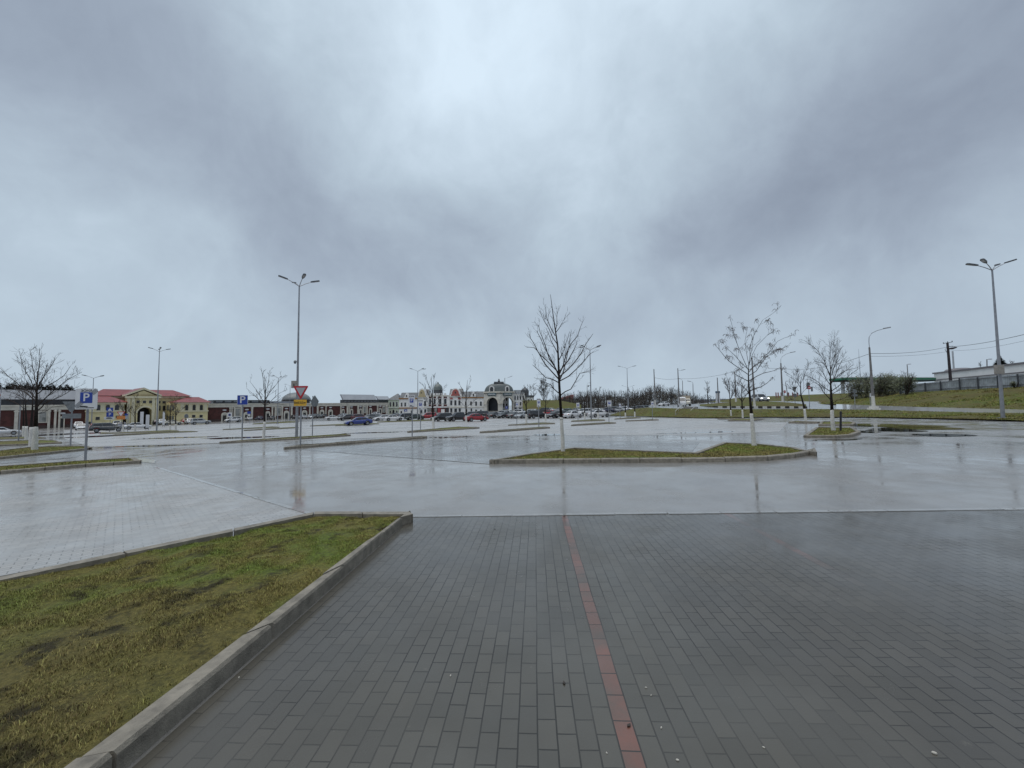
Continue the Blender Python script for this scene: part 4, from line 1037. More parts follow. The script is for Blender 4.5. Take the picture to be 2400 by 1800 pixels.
def small_sign(label, base, parts, yaw=.3, Y=None, lift=0, r=.04):
    """parts: (shape, px, py, w_px, h_px, material or kind)"""
    t, b = post(label, base, min(p[2] - p[4] / 2 for p in parts), r, Y=Y, lift=lift); fr = plane_frame(b, yaw)
    for sh, px, py, w, h, k in parts:
        c = P(px, py, b.y - .02); w = w / F * b.y; h = h / F * b.y
        if sh == 'rect': plate('sign_board', c, fr, rrect(w, h, min(w, h) * .08), .05, .064, k, t)
        if sh == 'disc': plate('sign_disc', c, fr, circ(w / 2), .05, .064, k, t)
        if sh == 'noentry':
            plate('sign_disc', c, fr, circ(w / 2), .05, .064, sign_red, t); plate('white_bar', c, fr, rrect(w * .72, w * .2, .01), .065, .070, sign_white, t)
        if sh == 'tri': plate('sign_rim', c, fr, tri(w / 2), .05, .064, sign_red, t); plate('sign_face', c, fr, tri(w * .34, w * .03), .065, .069, sign_white, t)
        if sh == 'triback': plate('triangle_back', c, fr, [(-w / 2, h / 2), (w / 2, h / 2), (w * .08, -h / 2), (-w * .08, -h / 2)], .05, .064, k, t)
        if sh == 'p': plate('sign_board', c, fr, rrect(w, h, .03), .05, .064, sign_blue, t); lettering('letter_p', 'P', h * .85, c, fr, 0, 0, .066, sign_white, t)
        if sh == 'cross': plate('sign_board', c, fr, rrect(w, h, .03), .05, .064, sign_blue, t); plate('white_triangle', c, fr, [(-w * .36, -h * .34), (w * .36, -h * .34), (0, h * .38)], .065, .070, sign_white, t)
        if sh == 'car': plate('sign_board', c, fr, rrect(w, h, .03), .05, .064, sign_white, t); plate('pictogram', c, fr, [(-w * .3, -h * .2), (w * .3, -h * .2), (w * .3, 0), (w * .12, h * .22), (-w * .15, h * .22), (-w * .3, 0)], .065, .07, sign_black, t)
    return t
small_sign('blue pedestrian crossing square above a parking sign and a car plate, before the gatehouse', (257, 1012), [('cross', 258, 960, 12, 9, 0), ('p', 258, 971.5, 13, 10.5, 0), ('car', 256.5, 980, 19, 6.5, 0)])
small_sign('give way triangle on an orange plate, before the gatehouse', (283.5, 1013), [('rect', 284, 979, 16, 8, sign_orange), ('tri', 284, 971.5, 16, 10, 0)])
small_sign('small blue disc on a thin post before the gatehouse arch', (299, 1012), [('disc', 296.5, 972, 6, 6, sign_blue), ('rect', 296.5, 978, 5, 8, M('pale_blue_panel', (.35, .42, .47), .4))])
small_sign('white board with a small blue square on the thin island before the brick gallery', (538.5, 1004), [('rect', 538.5, 972.5, 9, 11, sign_white), ('rect', 538.5, 972.5, 5, 5.5, sign_blue)], yaw=.2)
small_sign('tilted blue board by the brick gallery doors', (585, 993), [('rect', 584, 967, 8, 5.5, sign_blue), ('rect', 584, 973, 6, 3, sign_white)], yaw=.1)
small_sign('blue pedestrian sign before the white house', (947.5, 985), [('cross', 951, 962, 6.5, 5.5, 0)], yaw=.2)
small_sign('small blue sign at the foot of the domed gate', (1187, 970), [('p', 1187, 955, 5.5, 5.5, 0)], Y=148)
small_sign('red and white no entry disc beside the curved street light', (1840, 952), [('noentry', 1838.8, 918, 6.4, 6.4, 0)], Y=76, yaw=.1)
small_sign('grey back of a give way triangle and plate over the bank on the right', (1864, 953), [('triback', 1861.5, 912.5, 12, 12, sign_back), ('rect', 1862.5, 926.5, 8, 8, sign_back)], Y=60, yaw=.1)
small_sign('no entry disc below a round grey sign back, left of the bushy tree', (1897.5, 955), [('disc', 1893.5, 901, 9.5, 9.5, sign_back), ('noentry', 1896, 908.5, 8, 8, 0), ('rect', 1902, 912, 5, 11, sign_back), ('rect', 1891, 906, 4, 12, sign_back)], Y=56, yaw=.1)
small_sign('round grey sign back over a plate at the edge of the footpath', (2004.5, 958.5), [('disc', 2002, 917, 10.5, 10.5, sign_back), ('rect', 2003, 926.5, 12.5, 5, sign_back)], Y=48.5, yaw=.1)
small_sign('white plate with dark spots at the foot of the large curved arm street light', (2040.5, 957), [('rect', 2040, 926, 6, 8.5, sign_white)], Y=47.2, yaw=.1, r=.03)
small_sign('small dark box sign on a post left of the white van', (1578, 955), [('rect', 1576, 930, 5.5, 5, sign_black)], Y=95, yaw=0)
small_sign('dark double board on a post right of the long white saloon', (1431, 979), [('rect', 1433, 946, 5, 11, sign_back)], Y=90, yaw=.2)
# thin black post on the small island
pb = G(1970, 1010, .09); t = thing('bollard_post', 'thin black post on the small island right of the bushy tree', 'post', pb); mb = MB(); mb.tube([pb - Vector((0, 0, .1)), P(1970.5, 965.5, pb.y)], .05, 8); mb.lathe(P(1970.5, 965.5, pb.y), [(.05, 0), (.055, .02), (.0, .05)], 8); mb.build('post', sign_black, t)
# white pillars near the gatehouse
for lb, x0, x1, y0, y1, Yd in (('widest white pillar in front of the gatehouse arch', 341, 349, 972, 1008, None), ('white pillar just left of the widest one, under the gatehouse arch', 329.5, 337, 965, 990, 92), ('white pillar beside the right wing of the gatehouse', 382, 387, 965, 988, 96)):
    b = G((x0 + x1) / 2, y1) if Yd is None else pxg((x0 + x1) / 2, Yd)
    w = (x1 - x0) / F * b.y * .75; t = thing('pillar', lb, 'pillar', b, 'white information pillars'); mb = MB(); z = P(x0, y0, b.y).z
    mb.box((b.x, b.y, (b.z + z) / 2 + .25), (w, w * .5, z - b.z - .5), .7); mb.build('panel', sign_white, t)
    mb = MB()
    for s in (-1, 1): mb.tube([b + Vector((s * w * .33, s * .1, -.1)), b + Vector((s * w * .33, s * .1, .52))], .05, 6)
    mb.build('leg_frame', galv, t)
# pebbles and leaves on the paving
pm = M('pale_pebble', (0.45, 0.43, 0.38), .7)
for k, (x, y, s) in enumerate([(1514, 1612, .008), (1526, 1630, .007), (1588, 1782, .009), (1790, 1752, .007), (2190, 1766, .013), (1422, 1765, .006), (1550, 1706, .008), (1056, 1584, .009), (560, 1588, .007)]):
    s *= .62; p = G(x, y, .006); mb = MB(); mb.lathe(p, [(s * .5, -.004), (s, s * .3), (s * .8, s * .8), (s * .2, s)], 7, 1.4, .8, rnd.uniform(0, 3))
    tag(mb.build('pebble', pm), 'tiny pale pebble lying on the wet block paving', 'pebble', 'pale pebbles on the paving')
lm = M('dead_leaf', (0.030, 0.020, 0.014), .5)
for k, (x, y) in enumerate([(1322, 1601), (1474, 1700), (1322, 1209), (1160, 1240)]):
    p = G(x, y, .009); a = rnd.uniform(0, 6); mb = MB(); s = rnd.uniform(.006, .010)
    o = [(math.cos(q * PI / 4) * s * (1 if q % 2 else 1.5), math.sin(q * PI / 4) * s * (.7 if q % 2 else .9)) for q in range(8)]
    mb.hexa([p + Vector((u * math.cos(a) - v * math.sin(a), u * math.sin(a) + v * math.cos(a), -.003)) for u, v in o], [p + Vector((u * math.cos(a) - v * math.sin(a), u * math.sin(a) + v * math.cos(a), .001 + .003 * abs(u) / s)) for u, v in o])
    tag(mb.build('fallen_leaf', lm), 'small dark fallen leaf stuck to the wet ground', 'leaf', 'fallen leaves on the paving')
# ------------------------------------------------------------------ facades
class Fac:
    """vertical facade plane through O along u; picture points are laid onto it"""
    def __init__(s, ox, oy, ux, uy):
        s.o = Vector((ox, oy, 0)); s.u = Vector((ux, uy, 0)).normalized(); s.n = Vector((s.u.y, -s.u.x, 0))
    def hit(s, px, py, d=0.0):
        r = ray(px, py); o = s.o + s.n * d
        k = (o - CAM).dot(s.n) / r.dot(s.n); p = CAM + r * k
        return (p - s.o).dot(s.u), p.z
    def w(s, t, z, d=0.0):
        p = s.o + s.u * t + s.n * d; return Vector((p.x, p.y, z))
    def box(s, mb, t0, t1, z0, z1, d0, d1):
        mb.hexa([s.w(t0, z0, d1), s.w(t1, z0, d1), s.w(t1, z0, d0), s.w(t0, z0, d0)], [s.w(t0, z1, d1), s.w(t1, z1, d1), s.w(t1, z1, d0), s.w(t0, z1, d0)])
    def pbox(s, mb, x0, y0, x1, y1, d0, d1, ref=0.0):
        ym = (y0 + y1) / 2; t0 = s.hit(x0, ym, ref)[0]; t1 = s.hit(x1, ym, ref)[0]; xm = (x0 + x1) / 2
        z1 = s.hit(xm, y0, ref)[1]; z0 = s.hit(xm, y1, ref)[1]; s.box(mb, t0, t1, z0, z1, d0, d1)
    def ring(s, pts, ref=0.0): return [s.hit(x, y, ref) for x, y in pts]
    def ext(s, mb, tz, d0, d1):
        mb.extrude([s.w(t, z, d0) for t, z in tz], s.n * (d1 - d0))
    def parch(s, mb, x0, ytop, x1, ybot, d0, d1, ref=0.0, n=8):
        t0 = s.hit(x0, ybot, ref)[0]; t1 = s.hit(x1, ybot, ref)[0]; xm = (x0 + x1) / 2; z1 = s.hit(xm, ytop, ref)[1]; z0 = s.hit(xm, ybot, ref)[1]
        r = (t1 - t0) / 2; zc = max(z0, z1 - r); rz = z1 - zc
        s.ext(mb, [(t0, z0), (t1, z0)] + [(t0 + r + r * math.cos(PI * k / n), zc + rz * math.sin(PI * k / n)) for k in range(n + 1)], d0, d1)
brick_m = M('red_brick', (0.090, 0.028, 0.024), .75, var=.25, scale=1.2, bump=.3, bscale=30)
cream_m = M('cream_stone', (0.64, 0.61, 0.53), .7, var=.12, scale=.8)
yellow_m = M('yellow_plaster', (0.74, 0.65, 0.36), .75, var=.12, scale=.5)
pale_yel = M('pale_yellow_trim', (0.70, 0.65, 0.46), .7, var=.08)
redroof = M('red_metal_roof', (0.22, 0.036, 0.034), .42, var=.18, scale=.7, bump=.3, bscale=4)
greyroof = M('grey_metal_roof', (0.085, 0.092, 0.10), .35, var=.2, scale=.5)
lightroof = M('pale_metal_roof', (0.34, 0.36, 0.385), .35, var=.08, scale=.3)
darkglaz = M('dark_glazing_band', (0.045, 0.05, 0.055), .2, var=.3, scale=.6)
glaz = M('sky_glazing', (0.20, 0.22, 0.24), .12, var=.2, scale=.5)
door_m = M('dark_door', (0.030, 0.028, 0.026), .4)
poster_m = M('poster_print', (0.40, 0.40, 0.38), .4, col2=(0.10, 0.11, 0.10), scale=.9)
white_w = M('white_plaster', (0.80, 0.80, 0.78), .7, var=.1, scale=.5)
green_w = M('pale_green_plaster', (0.48, 0.54, 0.42), .7, var=.1, scale=.5)
stone_w = M('pale_stone', (0.60, 0.58, 0.52), .7, var=.15, scale=.6)
orange_t = M('ochre_cornice', (0.33, 0.17, 0.06), .6, var=.2)
win_m = M('window_glass', (0.03, 0.032, 0.036), .1, spec=.7, var=.2, scale=.3)
def base_z(f, t): p = f.w(t, 0); return gz(p.x, p.y)
F1 = Fac(-107, 135, .6, .8)
def zrow(f, x, y, d=0.0): return f.hit(x, y, d)[1]

def gallery(label, f, x0, x1, xr, yr, doors, pilasters, posters, depth=26, shade=None):
    t0 = f.hit(x0, 960)[0]; t1 = f.hit(x1, 960)[0]; zt = f.hit(xr, yr)[1]; zc = zt - 1.35
    zb = min(base_z(f, t0), base_z(f, t1)) - .6
    T = thing('shopping_gallery', label, 'building', f.w((t0 + t1) / 2, base_z(f, (t0 + t1) / 2)))
    mb = MB(); f.box(mb, t0, t1, zb, zt - .2, -depth, 0); mb.build('wall', brick_m, T)
    mb = MB(); f.box(mb, t0 - .15, t1 + .15, zc, zt - .35, -.5, .32); f.box(mb, t0 - .2, t1 + .2, zt - .35, zt, -.5, .55); mb.build('cornice', cream_m, T)
    mb = MB(); f.box(mb, t0 + .2, t1 - .2, zb, zb + 1.4, -.1, .12); mb.build('plinth', M('dark_plinth', (.07, .045, .04), .7), T)
    for a, b in pilasters:
        ta, tb = f.hit(a, 970)[0], f.hit(b, 970)[0]
        mb = MB(); f.box(mb, ta, tb, zb, zc - .03, -.05, .42); f.box(mb, ta - .12, tb + .12, zc - .5, zc - .2, .05, .5); mb.build('pilaster', cream_m, T)
    for a, b in doors:
        ta, tb = f.hit(a, 975)[0], f.hit(b, 975)[0]; tm = (ta + tb) / 2; w = min(2.6, (tb - ta)); z0 = base_z(f, tm) - .1; h = 3.3; r = w / 2
        mb = MB()
        arc = [(tm + r * math.cos(PI * k / 10), z0 + h - r + r * math.sin(PI * k / 10)) for k in range(11)]; ri = r * .58
        arci = [(tm + ri * math.cos(PI * k / 10), z0 + h - r - .1 + ri * math.sin(PI * k / 10)) for k in range(11)]
        for q in range(10):
            f.ext(mb, [arc[q], arc[q + 1], arci[q + 1], arci[q]], -.05, .36)
        f.box(mb, tm - r, tm - ri, z0, z0 + h - r - .05, -.05, .36); f.box(mb, tm + ri, tm + r, z0, z0 + h - r - .05, -.05, .36)
        f.ext(mb, arci + [], -.02, .22)
        mb.build('door_surround', cream_m, T)
        mb = MB(); f.box(mb, tm - ri + .02, tm + ri - .02, z0, z0 + h - r - .12, 0, .14); mb.build('door', door_m, T)
        mb = MB(); c = f.w(tm, z0 + h + .75, .28); mb.tube([c - f.n * .2, c + f.n * .12], .01, 3) if False else None
        f.ext(mb, [(tm + .62 * math.cos(2 * PI * k / 12), z0 + h + .8 + .26 * math.sin(2 * PI * k / 12)) for k in range(12)], .02, .26); mb.build('oval_sign', sign_white, T)
    for a, b in posters:
        ta, tb = f.hit(a, 965)[0], f.hit(b, 965)[0]; z1 = zc - .25; z0 = z1 - 3.0
        mb = MB(); f.box(mb, ta, tb, z0 - .3, z1 + .1, -.05, .2); fr = mb.build('poster_frame', cream_m, T)
        mb = MB(); f.box(mb, ta + .25, tb - .25, z0, z1 - .35, .18, .26); mb.build('poster', poster_m, fr).parent = fr
    return T, t0, t1, zt, zb
DO = [(518, 533), (570, 586), (621.5, 632.5), (664.5, 676.7), (707, 719), (748.5, 759), (768.8, 779), (800, 806.5), (820, 826.5), (841, 848), (864, 871), (887.5, 894)]
PI_ = [(537, 539.5), (541.5, 544), (547, 550), (563.5, 567), (588, 592), (636, 639), (643, 646), (659, 662), (681, 684.5), (724, 726.5), (742, 745.5), (762, 764), (797, 799), (812, 815.5), (817, 819), (837, 840), (849, 851), (858, 860.5), (883, 885.5), (904, 907)]
PO = [(550.5, 563), (647, 658.5), (850.5, 857), (896, 903)]
T3, t0, t1, zt, zb = gallery('long dark red brick gallery with arched white doorways under a pale cornice', F1, 486, 909, 485, 946, DO, PI_, PO)
mb = MB(); F1.box(mb, t0, F1.hit(700, 950)[0], zt - .2, zt + .05, -25, -.6); mb.build('roof', greyroof, T3)
mb = MB(); F1.box(mb, F1.hit(500, 940, -9)[0], F1.hit(632, 940, -9)[0], zt - .3, zrow(F1, 520, 937.5, -9), -15, -9); cl = mb.build('clerestory', darkglaz, T3)
for k in range(6):
    a = 506 + k * 21; mb = MB(); F1.pbox(mb, a, 939.3, a + 15, 943, -9.1, -8.9, -9); mb.build('glazing', glaz, cl).parent = cl
mb = MB(); F1.box(mb, F1.hit(632, 942, -9)[0] + .2, F1.hit(690, 942, -9)[0], zt - .3, zrow(F1, 640, 940.5, -9), -20, -9); mb.build('roof_light', lightroof, T3)
# curved pavilion and pale roof halls behind
def back_mass(name, label, pts): return thing(name, label, 'building', pts)
FB = Fac(-86, 163, .6, .8); FB.o -= FB.n * 14
c0 = FB.hit(715.5, 946); w0_ = FB.hit(681, 946)[0]; w1_ = FB.hit(750, 946)[0]
cen = FB.w((w0_ + w1_) / 2, 0, -9); T = thing('round_pavilion', 'grey shallow domed pavilion roof rising behind the brick gallery', 'building', Vector((cen.x, cen.y, gz(cen.x, cen.y))))
rad = (w1_ - w0_) / 2 * .93; zl = FB.hit(715, 938.5, -9)[1]; zt2 = FB.hit(715, 920, -9)[1]
mb = MB(); mb.lathe((cen.x, cen.y, 0), [(rad * math.cos(a) if a < 1.5 else .1, zl + (zt2 - zl) * math.sin(a)) for a in [k * PI / 2 / 8 for k in range(9)]], 28); mb.build('dome', M('grey_dome_roof', (0.17, 0.185, 0.185), .4, var=.1), T, smooth=True)
mb = MB(); mb.lathe((cen.x, cen.y, 0), [(rad * .97, gz(cen.x, cen.y)), (rad * .97, zl - .05)], 28); mb.build('drum', darkglaz, T)
mb = MB(); mb.lathe((cen.x, cen.y, 0), [(rad * 1.0, zl - .35), (rad * 1.06, zl), (rad * 1.0, zl + .1)], 28); mb.build('eave', greyroof, T)
def roof_hall(label, x0, x1, ytop, ymid, ybot, d):
    f = F1; ta, tb = f.hit(x0, ymid, -d)[0], f.hit(x1, ymid, -d)[0]; zm = f.hit(x0, ymid, -d)[1]; z0 = f.hit(x0, ybot, -d)[1] - 3; ztp = zm + (f.hit(x0, ytop, -d)[1] - zm) * 1.2
    T = thing('glazed_hall', label, 'building', f.w((ta + tb) / 2, z0, -d - 6))
    mb = MB(); f.box(mb, ta, tb, z0, zm, -d - 3, -d); mb.build('wall', darkglaz, T)
    mb = MB(); n = 10
    for k in range(n):
        a = ta + (tb - ta) * (k + .12) / n; b = ta + (tb - ta) * (k + .88) / n; f.box(mb, a, b, z0 + 3.3, zm - .5, -d - .1, -d + .08)
    mb.build('window_band', glaz, T)
    mb = MB(); ztp = zm + (f.hit(x0, ytop, -d)[1] - zm) * 1.03
    A_ = [f.w(ta - .2, zm + .02, -d + .3), f.w(tb + .2, zm + .02, -d + .3), f.w(tb + .2, ztp, -d - 1.8), f.w(ta - .2, ztp, -d - 1.8)]
    mb.extrude(A_, -f.n * 1.2)
    mb.build('roof', lightroof, T)
roof_hall('hall with a pale sloped metal roof over a window band, behind the brick gallery', 805, 881, 924.5, 937, 943, 9)
roof_hall('smaller hall with a pale roof just left of the pale green house', 887, 913, 928.5, 936.5, 942, 12)

# gallery at the far left
T1_, a0_, a1_, zt1, zb1 = gallery('dark red brick gallery at the far left behind the clustered trees, with a white poster', F1, -140, 205, 100, 949, [(139, 152), (-60, -40)], [(-20, -12), (34, 43), (112, 118), (127, 132.5), (137, 141)], [(89, 112)], depth=30)
mb = MB(); F1.box(mb, a0_, a1_ - 1, zt1 - .2, zrow(F1, 100, 936, -7), -14, -7); mb.build('upper_wall', darkglaz, T1_)
mb = MB(); zlo = zrow(F1, 100, 936, -6); zhi = zrow(F1, 100, 914.5, -8)
mb.extrude([F1.w(a0_, zlo, -6.4), F1.w(a1_ - 1, zlo, -6.4), F1.w(a1_ - 1, zhi, -8), F1.w(a0_, zhi, -8)], -F1.n * 1.0); mb.build('roof', lightroof, T1_)

# red roofed yellow gatehouse
f = F1; tc_ = f.hit(334, 985)[0]; T = thing('gatehouse', 'pale yellow gatehouse with a red hipped roof, a pediment and a big dark archway', 'building', f.w(tc_, base_z(f, tc_)))
zB = base_z(f, tc_) - .8; WD = 4.0
def win(x0, y0, x1, y1, ref, arched, parent, frame=pale_yel, pane=win_m, fw=1.2):
    mb = MB()
    if arched: f.parch(mb, x0 - fw, y0 - fw, x1 + fw, y1 + fw * .6, ref - .05, ref + .10, ref)
    else: f.pbox(mb, x0 - fw, y0 - fw * .8, x1 + fw, y1 + fw * .8, ref - .05, ref + .10, ref)
    w_ = mb.build('window', frame, parent); mb = MB()
    if arched: f.parch(mb, x0, y0, x1, y1, ref + .02, ref + .14, ref)
    else: f.pbox(mb, x0, y0, x1, y1, ref + .02, ref + .14, ref)
    p = mb.build('pane', pane, w_); return w_
# main body
ta, tb = f.hit(226, 960, -4)[0], f.hit(440, 960, -4)[0]; ze = zrow(f, 380, 928.5, -4)
mb = MB(); f.box(mb, ta, tb, zB, ze, -18, -4); mb.build('wall', yellow_m, T)
mb = MB(); f.box(mb, ta - .3, tb + .3, ze - .7, ze, -18.2, -3.6); mb.build('cornice', pale_yel, T)
ra, rb = f.hit(243, 914, -10)[0], f.hit(407, 914, -10)[0]; zr = zrow(f, 330, 913.2, -11)
def hip(mb, t0, t1, d0, d1, ze, r0, r1, zr, dm):
    a, b, c, d = f.w(t0, ze, d1), f.w(t1, ze, d1), f.w(t1, ze, d0), f.w(t0, ze, d0); e, g = f.w(r0, zr, dm), f.w(r1, zr, dm)
    mb.poly([a, b, g, e]); mb.poly([b, c, g]); mb.poly([c, d, e, g]); mb.poly([d, a, e]); mb.poly([a, d, c, b])
mb = MB(); hip(mb, ta - .9, tb + .9, -19, -3.0, ze + .02, ra, rb, zr, -11); mb.build('roof', redroof, T)
# centre block with archway
cb0, cb1 = f.hit(298, 970, 3)[0], f.hit(370, 970, 3)[0]; zce = zrow(f, 334, 929, 3); ac0, ac1 = f.hit(321.5, 985, 3)[0], f.hit(356.5, 985, 3)[0]; zat = zrow(f, 338, 954.5, 3); r = (ac1 - ac0) / 2
arc = [(ac1 - r + r * math.cos(PI * k / 14), zat - r + r * math.sin(PI * k / 14)) for k in range(15)]
mb = MB(); f.ext(mb, [(cb0, zB), (cb0, zce), (cb1, zce), (cb1, zB), (ac1, zB)] + arc + [(ac0, zB)], -1.0, 3.0); mb.build('gate_wall', yellow_m, T)
mb = MB(); f.box(mb, ac0 - .3, ac1 + .3, zB, zat + .4, -3.9, -3.6); mb.build('passage_shade_panel', door_m, T)  # dark sheet standing in for the shade deep inside the archway
mb = MB(); f.box(mb, ac0 - .6, ac0 - .05, zB, zat + .3, -3.6, -.95); f.box(mb, ac1 + .05, ac1 + .6, zB, zat + .3, -3.6, -.95); f.box(mb, ac0 - .6, ac1 + .6, zat + .3, zat + .5, -3.6, -.95); mb.build('passage_wall', M('shaded_passage_plaster', (.16, .13, .08), .8), T)  # wall plaster darkened in its colour for the shade of the passage
pa = zrow(f, 340, 912.8, 3); tm = (cb0 + cb1) / 2
mb = MB(); f.ext(mb, [(cb0, zce + .03), (cb1, zce + .03), (tm, pa - .3)], -1.0, 3.05); pd = mb.build('pediment', yellow_m, T)
mb = MB()
for s0, s1 in ((cb0 - .7, tm), (cb1 + .7, tm)):
    k = (pa - zce) / (abs(s1 - s0)); f.ext(mb, [(s0, zce + .05), (s1, pa), (s1, pa + .55), (s0, zce + .5)] , -1.2, 3.5)
f.box(mb, cb0 - .6, cb1 + .6, zce - .55, zce + .03, 2.9, 3.5); mb.build('pediment_moulding', pale_yel, T)
mb = MB()
mb.poly([f.w(cb0 - .7, zce + .5, 3.4), f.w(tm, pa + .6, 3.4), f.w(tm, pa + .6, -11), f.w(cb0 - .7, zce + .5, -11)]); mb.poly([f.w(tm, pa + .6, 3.4), f.w(cb1 + .7, zce + .5, 3.4), f.w(cb1 + .7, zce + .5, -11), f.w(tm, pa + .6, -11)]); mb.poly([f.w(cb0 - .7, zce + .45, 3.4), f.w(cb0 - .7, zce + .45, -11), f.w(cb1 + .7, zce + .45, -11), f.w(cb1 + .7, zce + .45, 3.4)])
mb.build('gable_roof', redroof, T)
mb = MB()
for x in (300.5, 311, 359, 368): q = f.hit(x, 960, 3)[0]; f.box(mb, q - .35, q + .35, zB, zce - .6, 2.9, 3.3)
mb.build('pilaster', pale_yel, T)
mb = MB(); arco = [(ac1 - r + (r + .5) * math.cos(PI * k / 14), zat - r + (r + .5) * math.sin(PI * k / 14)) for k in range(15)]
for k in range(14): f.ext(mb, [arc[k], arc[k + 1], arco[k + 1], arco[k]], 2.95, 3.2)
mb.build('arch_moulding', pale_yel, T)
for x in (319.5, 334.5, 349.3): win(x, 939, x + 7.5, 945, 3, False, T, fw=.7)
# wings
for (x0, x1, apx, ptop, ups, los, lab) in ((205, 291, (212, 252), 926.5, [(226, 235), (247.5, 257), (269, 278.5)], [(224, 233.5, 977, 984), (271, 279, 974, 980)], 0),
                                      (391.5, 487, (441, 466), 930.5, [(433.6, 440.4), (451, 458), (468, 475)], [(450, 457.5, 972.3, 978.5), (467.5, 474.5, 972.3, 978.5)], 1)):
    wa, wb = f.hit(x0, 965, WD)[0], f.hit(x1, 965, WD)[0]
    if lab == 1: wa = f.hit(412, 965, WD)[0]
    zwe = zrow(f, (x0 + x1) / 2, 943, WD); W = MB(); f.box(W, wa, wb, zB, zwe, -12, WD); W.build('wing_wall', yellow_m, T)
    W = MB(); f.box(W, wa - .3, wb + .3, zwe - .55, zwe, -12.2, WD + .35); zmid = zrow(f, (x0 + x1) / 2, 963.8, WD); f.box(W, wa - .15, wb + .15, zmid - .2, zmid + .25, -11.9, WD + .2)
    for x in ([x0 + 9, 240.5, 263, 285] if lab == 0 else [427, 446, 463, 481]): q = f.hit(x, 960, WD)[0]; f.box(W, q - .45, q + .45, zmid + .25, zwe - .55, WD - .1, WD + .14)
    W.build('wing_moulding', pale_yel, T)
    W = MB(); hip(W, wa - .8, wb + .8, -13, WD + .8, zwe + .02, f.hit(apx[0], 928, -4)[0], f.hit(apx[1], 928, -4)[0], zrow(f, sum(apx) / 2, ptop, -4), -4); W.build('wing_roof', redroof, T)
    for a, b in ups: win(a, 948.6, b, 962, WD, True, T, fw=.9)
    for a, b, c, d in los: win(a, c, b, d, WD, False, T, fw=1.0)
    if lab == 1: win(432, 970.5, 441, 979, WD, True, T, pane=glaz, fw=1.0)
# splayed corner of the right wing with its grey windows
sA = f.w(f.hit(392.5, 965, 0)[0] - 0, 0, -2.5); sB = f.w(f.hit(412, 965, WD)[0], 0, WD); zwe = zrow(f, 440, 943, WD)
fs = Fac(sA.x, sA.y, sB.x - sA.x, sB.y - sA.y); ln = (sB - sA).length
W = MB(); fs.box(W, 0, ln, zB, zwe, -5, 0); W.build('corner_wall', yellow_m, T)
for k in range(3):
    for zz in (.62, .12):
        W = MB(); zc_ = zB + .8 + (zwe - zB - .8) * zz; fs.box(W, ln * (.14 + .27 * k), ln * (.14 + .27 * k) + ln * .17, zc_, zc_ + 1.7, -.05, .1); W.build('window', M('grey_blind', (.22, .23, .23), .4), T)
for a, b in ((372.5, 376), (381, 388)):
    win(a, 940, b, 945.3, -4, False, T, fw=.5); win(a, 950.5, b, 962, -4, True, T, fw=.5)
win(292.5, 940, 296.5, 945.5, -4, False, T, fw=.5); win(292.5, 951, 296.5, 962, -4, True, T, fw=.5)

# ------------------------------------------------------------------ row of painted houses, Y = 200
f2_ = Fac(-63, 200, 1, 0)
def house(label, x0, x1, ye, mat, roof, wins, trims=(), depth=12, name='town_house', frame=white_w, fw=.55):
    global f
    f = f2_; ta, tb = f.hit(x0, 950)[0], f.hit(x1, 950)[0]; ze = f.hit((x0 + x1) / 2, ye)[1]; zb = base_z(f, (ta + tb) / 2) - .8
    T = thing(name, label, 'house', f.w((ta + tb) / 2, zb + .8))
    mb = MB(); f.box(mb, ta + .02, tb - .02, zb, ze, -depth, 0); mb.build('wall', mat, T)
    if roof and roof[0] == 'gable':
        zr = f.hit((x0 + x1) / 2, roof[1], -5)[1]; mb = MB()
        mb.poly([f.w(ta, ze, .3), f.w(tb, ze, .3), f.w(tb, zr, -5), f.w(ta, zr, -5)]); mb.poly([f.w(ta, zr, -5), f.w(tb, zr, -5), f.w(tb, ze, -depth), f.w(ta, ze, -depth)])
        mb.poly([f.w(ta, ze, .3), f.w(ta, zr, -5), f.w(ta, ze, -depth)]); mb.poly([f.w(tb, ze, .3), f.w(tb, ze, -depth), f.w(tb, zr, -5)]); mb.poly([f.w(ta, ze, .3), f.w(ta, ze, -depth), f.w(tb, ze, -depth), f.w(tb, ze, .3)])
        mb.build('roof', greyroof, T)
    if roof and roof[0] == 'hip':
        zr = f.hit(roof[2], roof[1], -4)[1]; q = f.hit(roof[2], roof[1], -4)[0]; mb = MB(); hip(mb, ta - .2, tb + .2, -9, .4, ze + .01, q - .2, q + .2, zr, -4); mb.build('roof', greyroof, T)
    for a, b, m in trims:
        mb = MB(); f.box(mb, ta - .05, tb + .05, f.hit((x0 + x1) / 2, b)[1], f.hit((x0 + x1) / 2, a)[1], -.1, .28); mb.build('cornice', m, T)
    for a, c, b, d, ar in wins: win(a, c, b, d, 0, ar, T, frame, fw=fw)
    return T, ta, tb, ze, zb
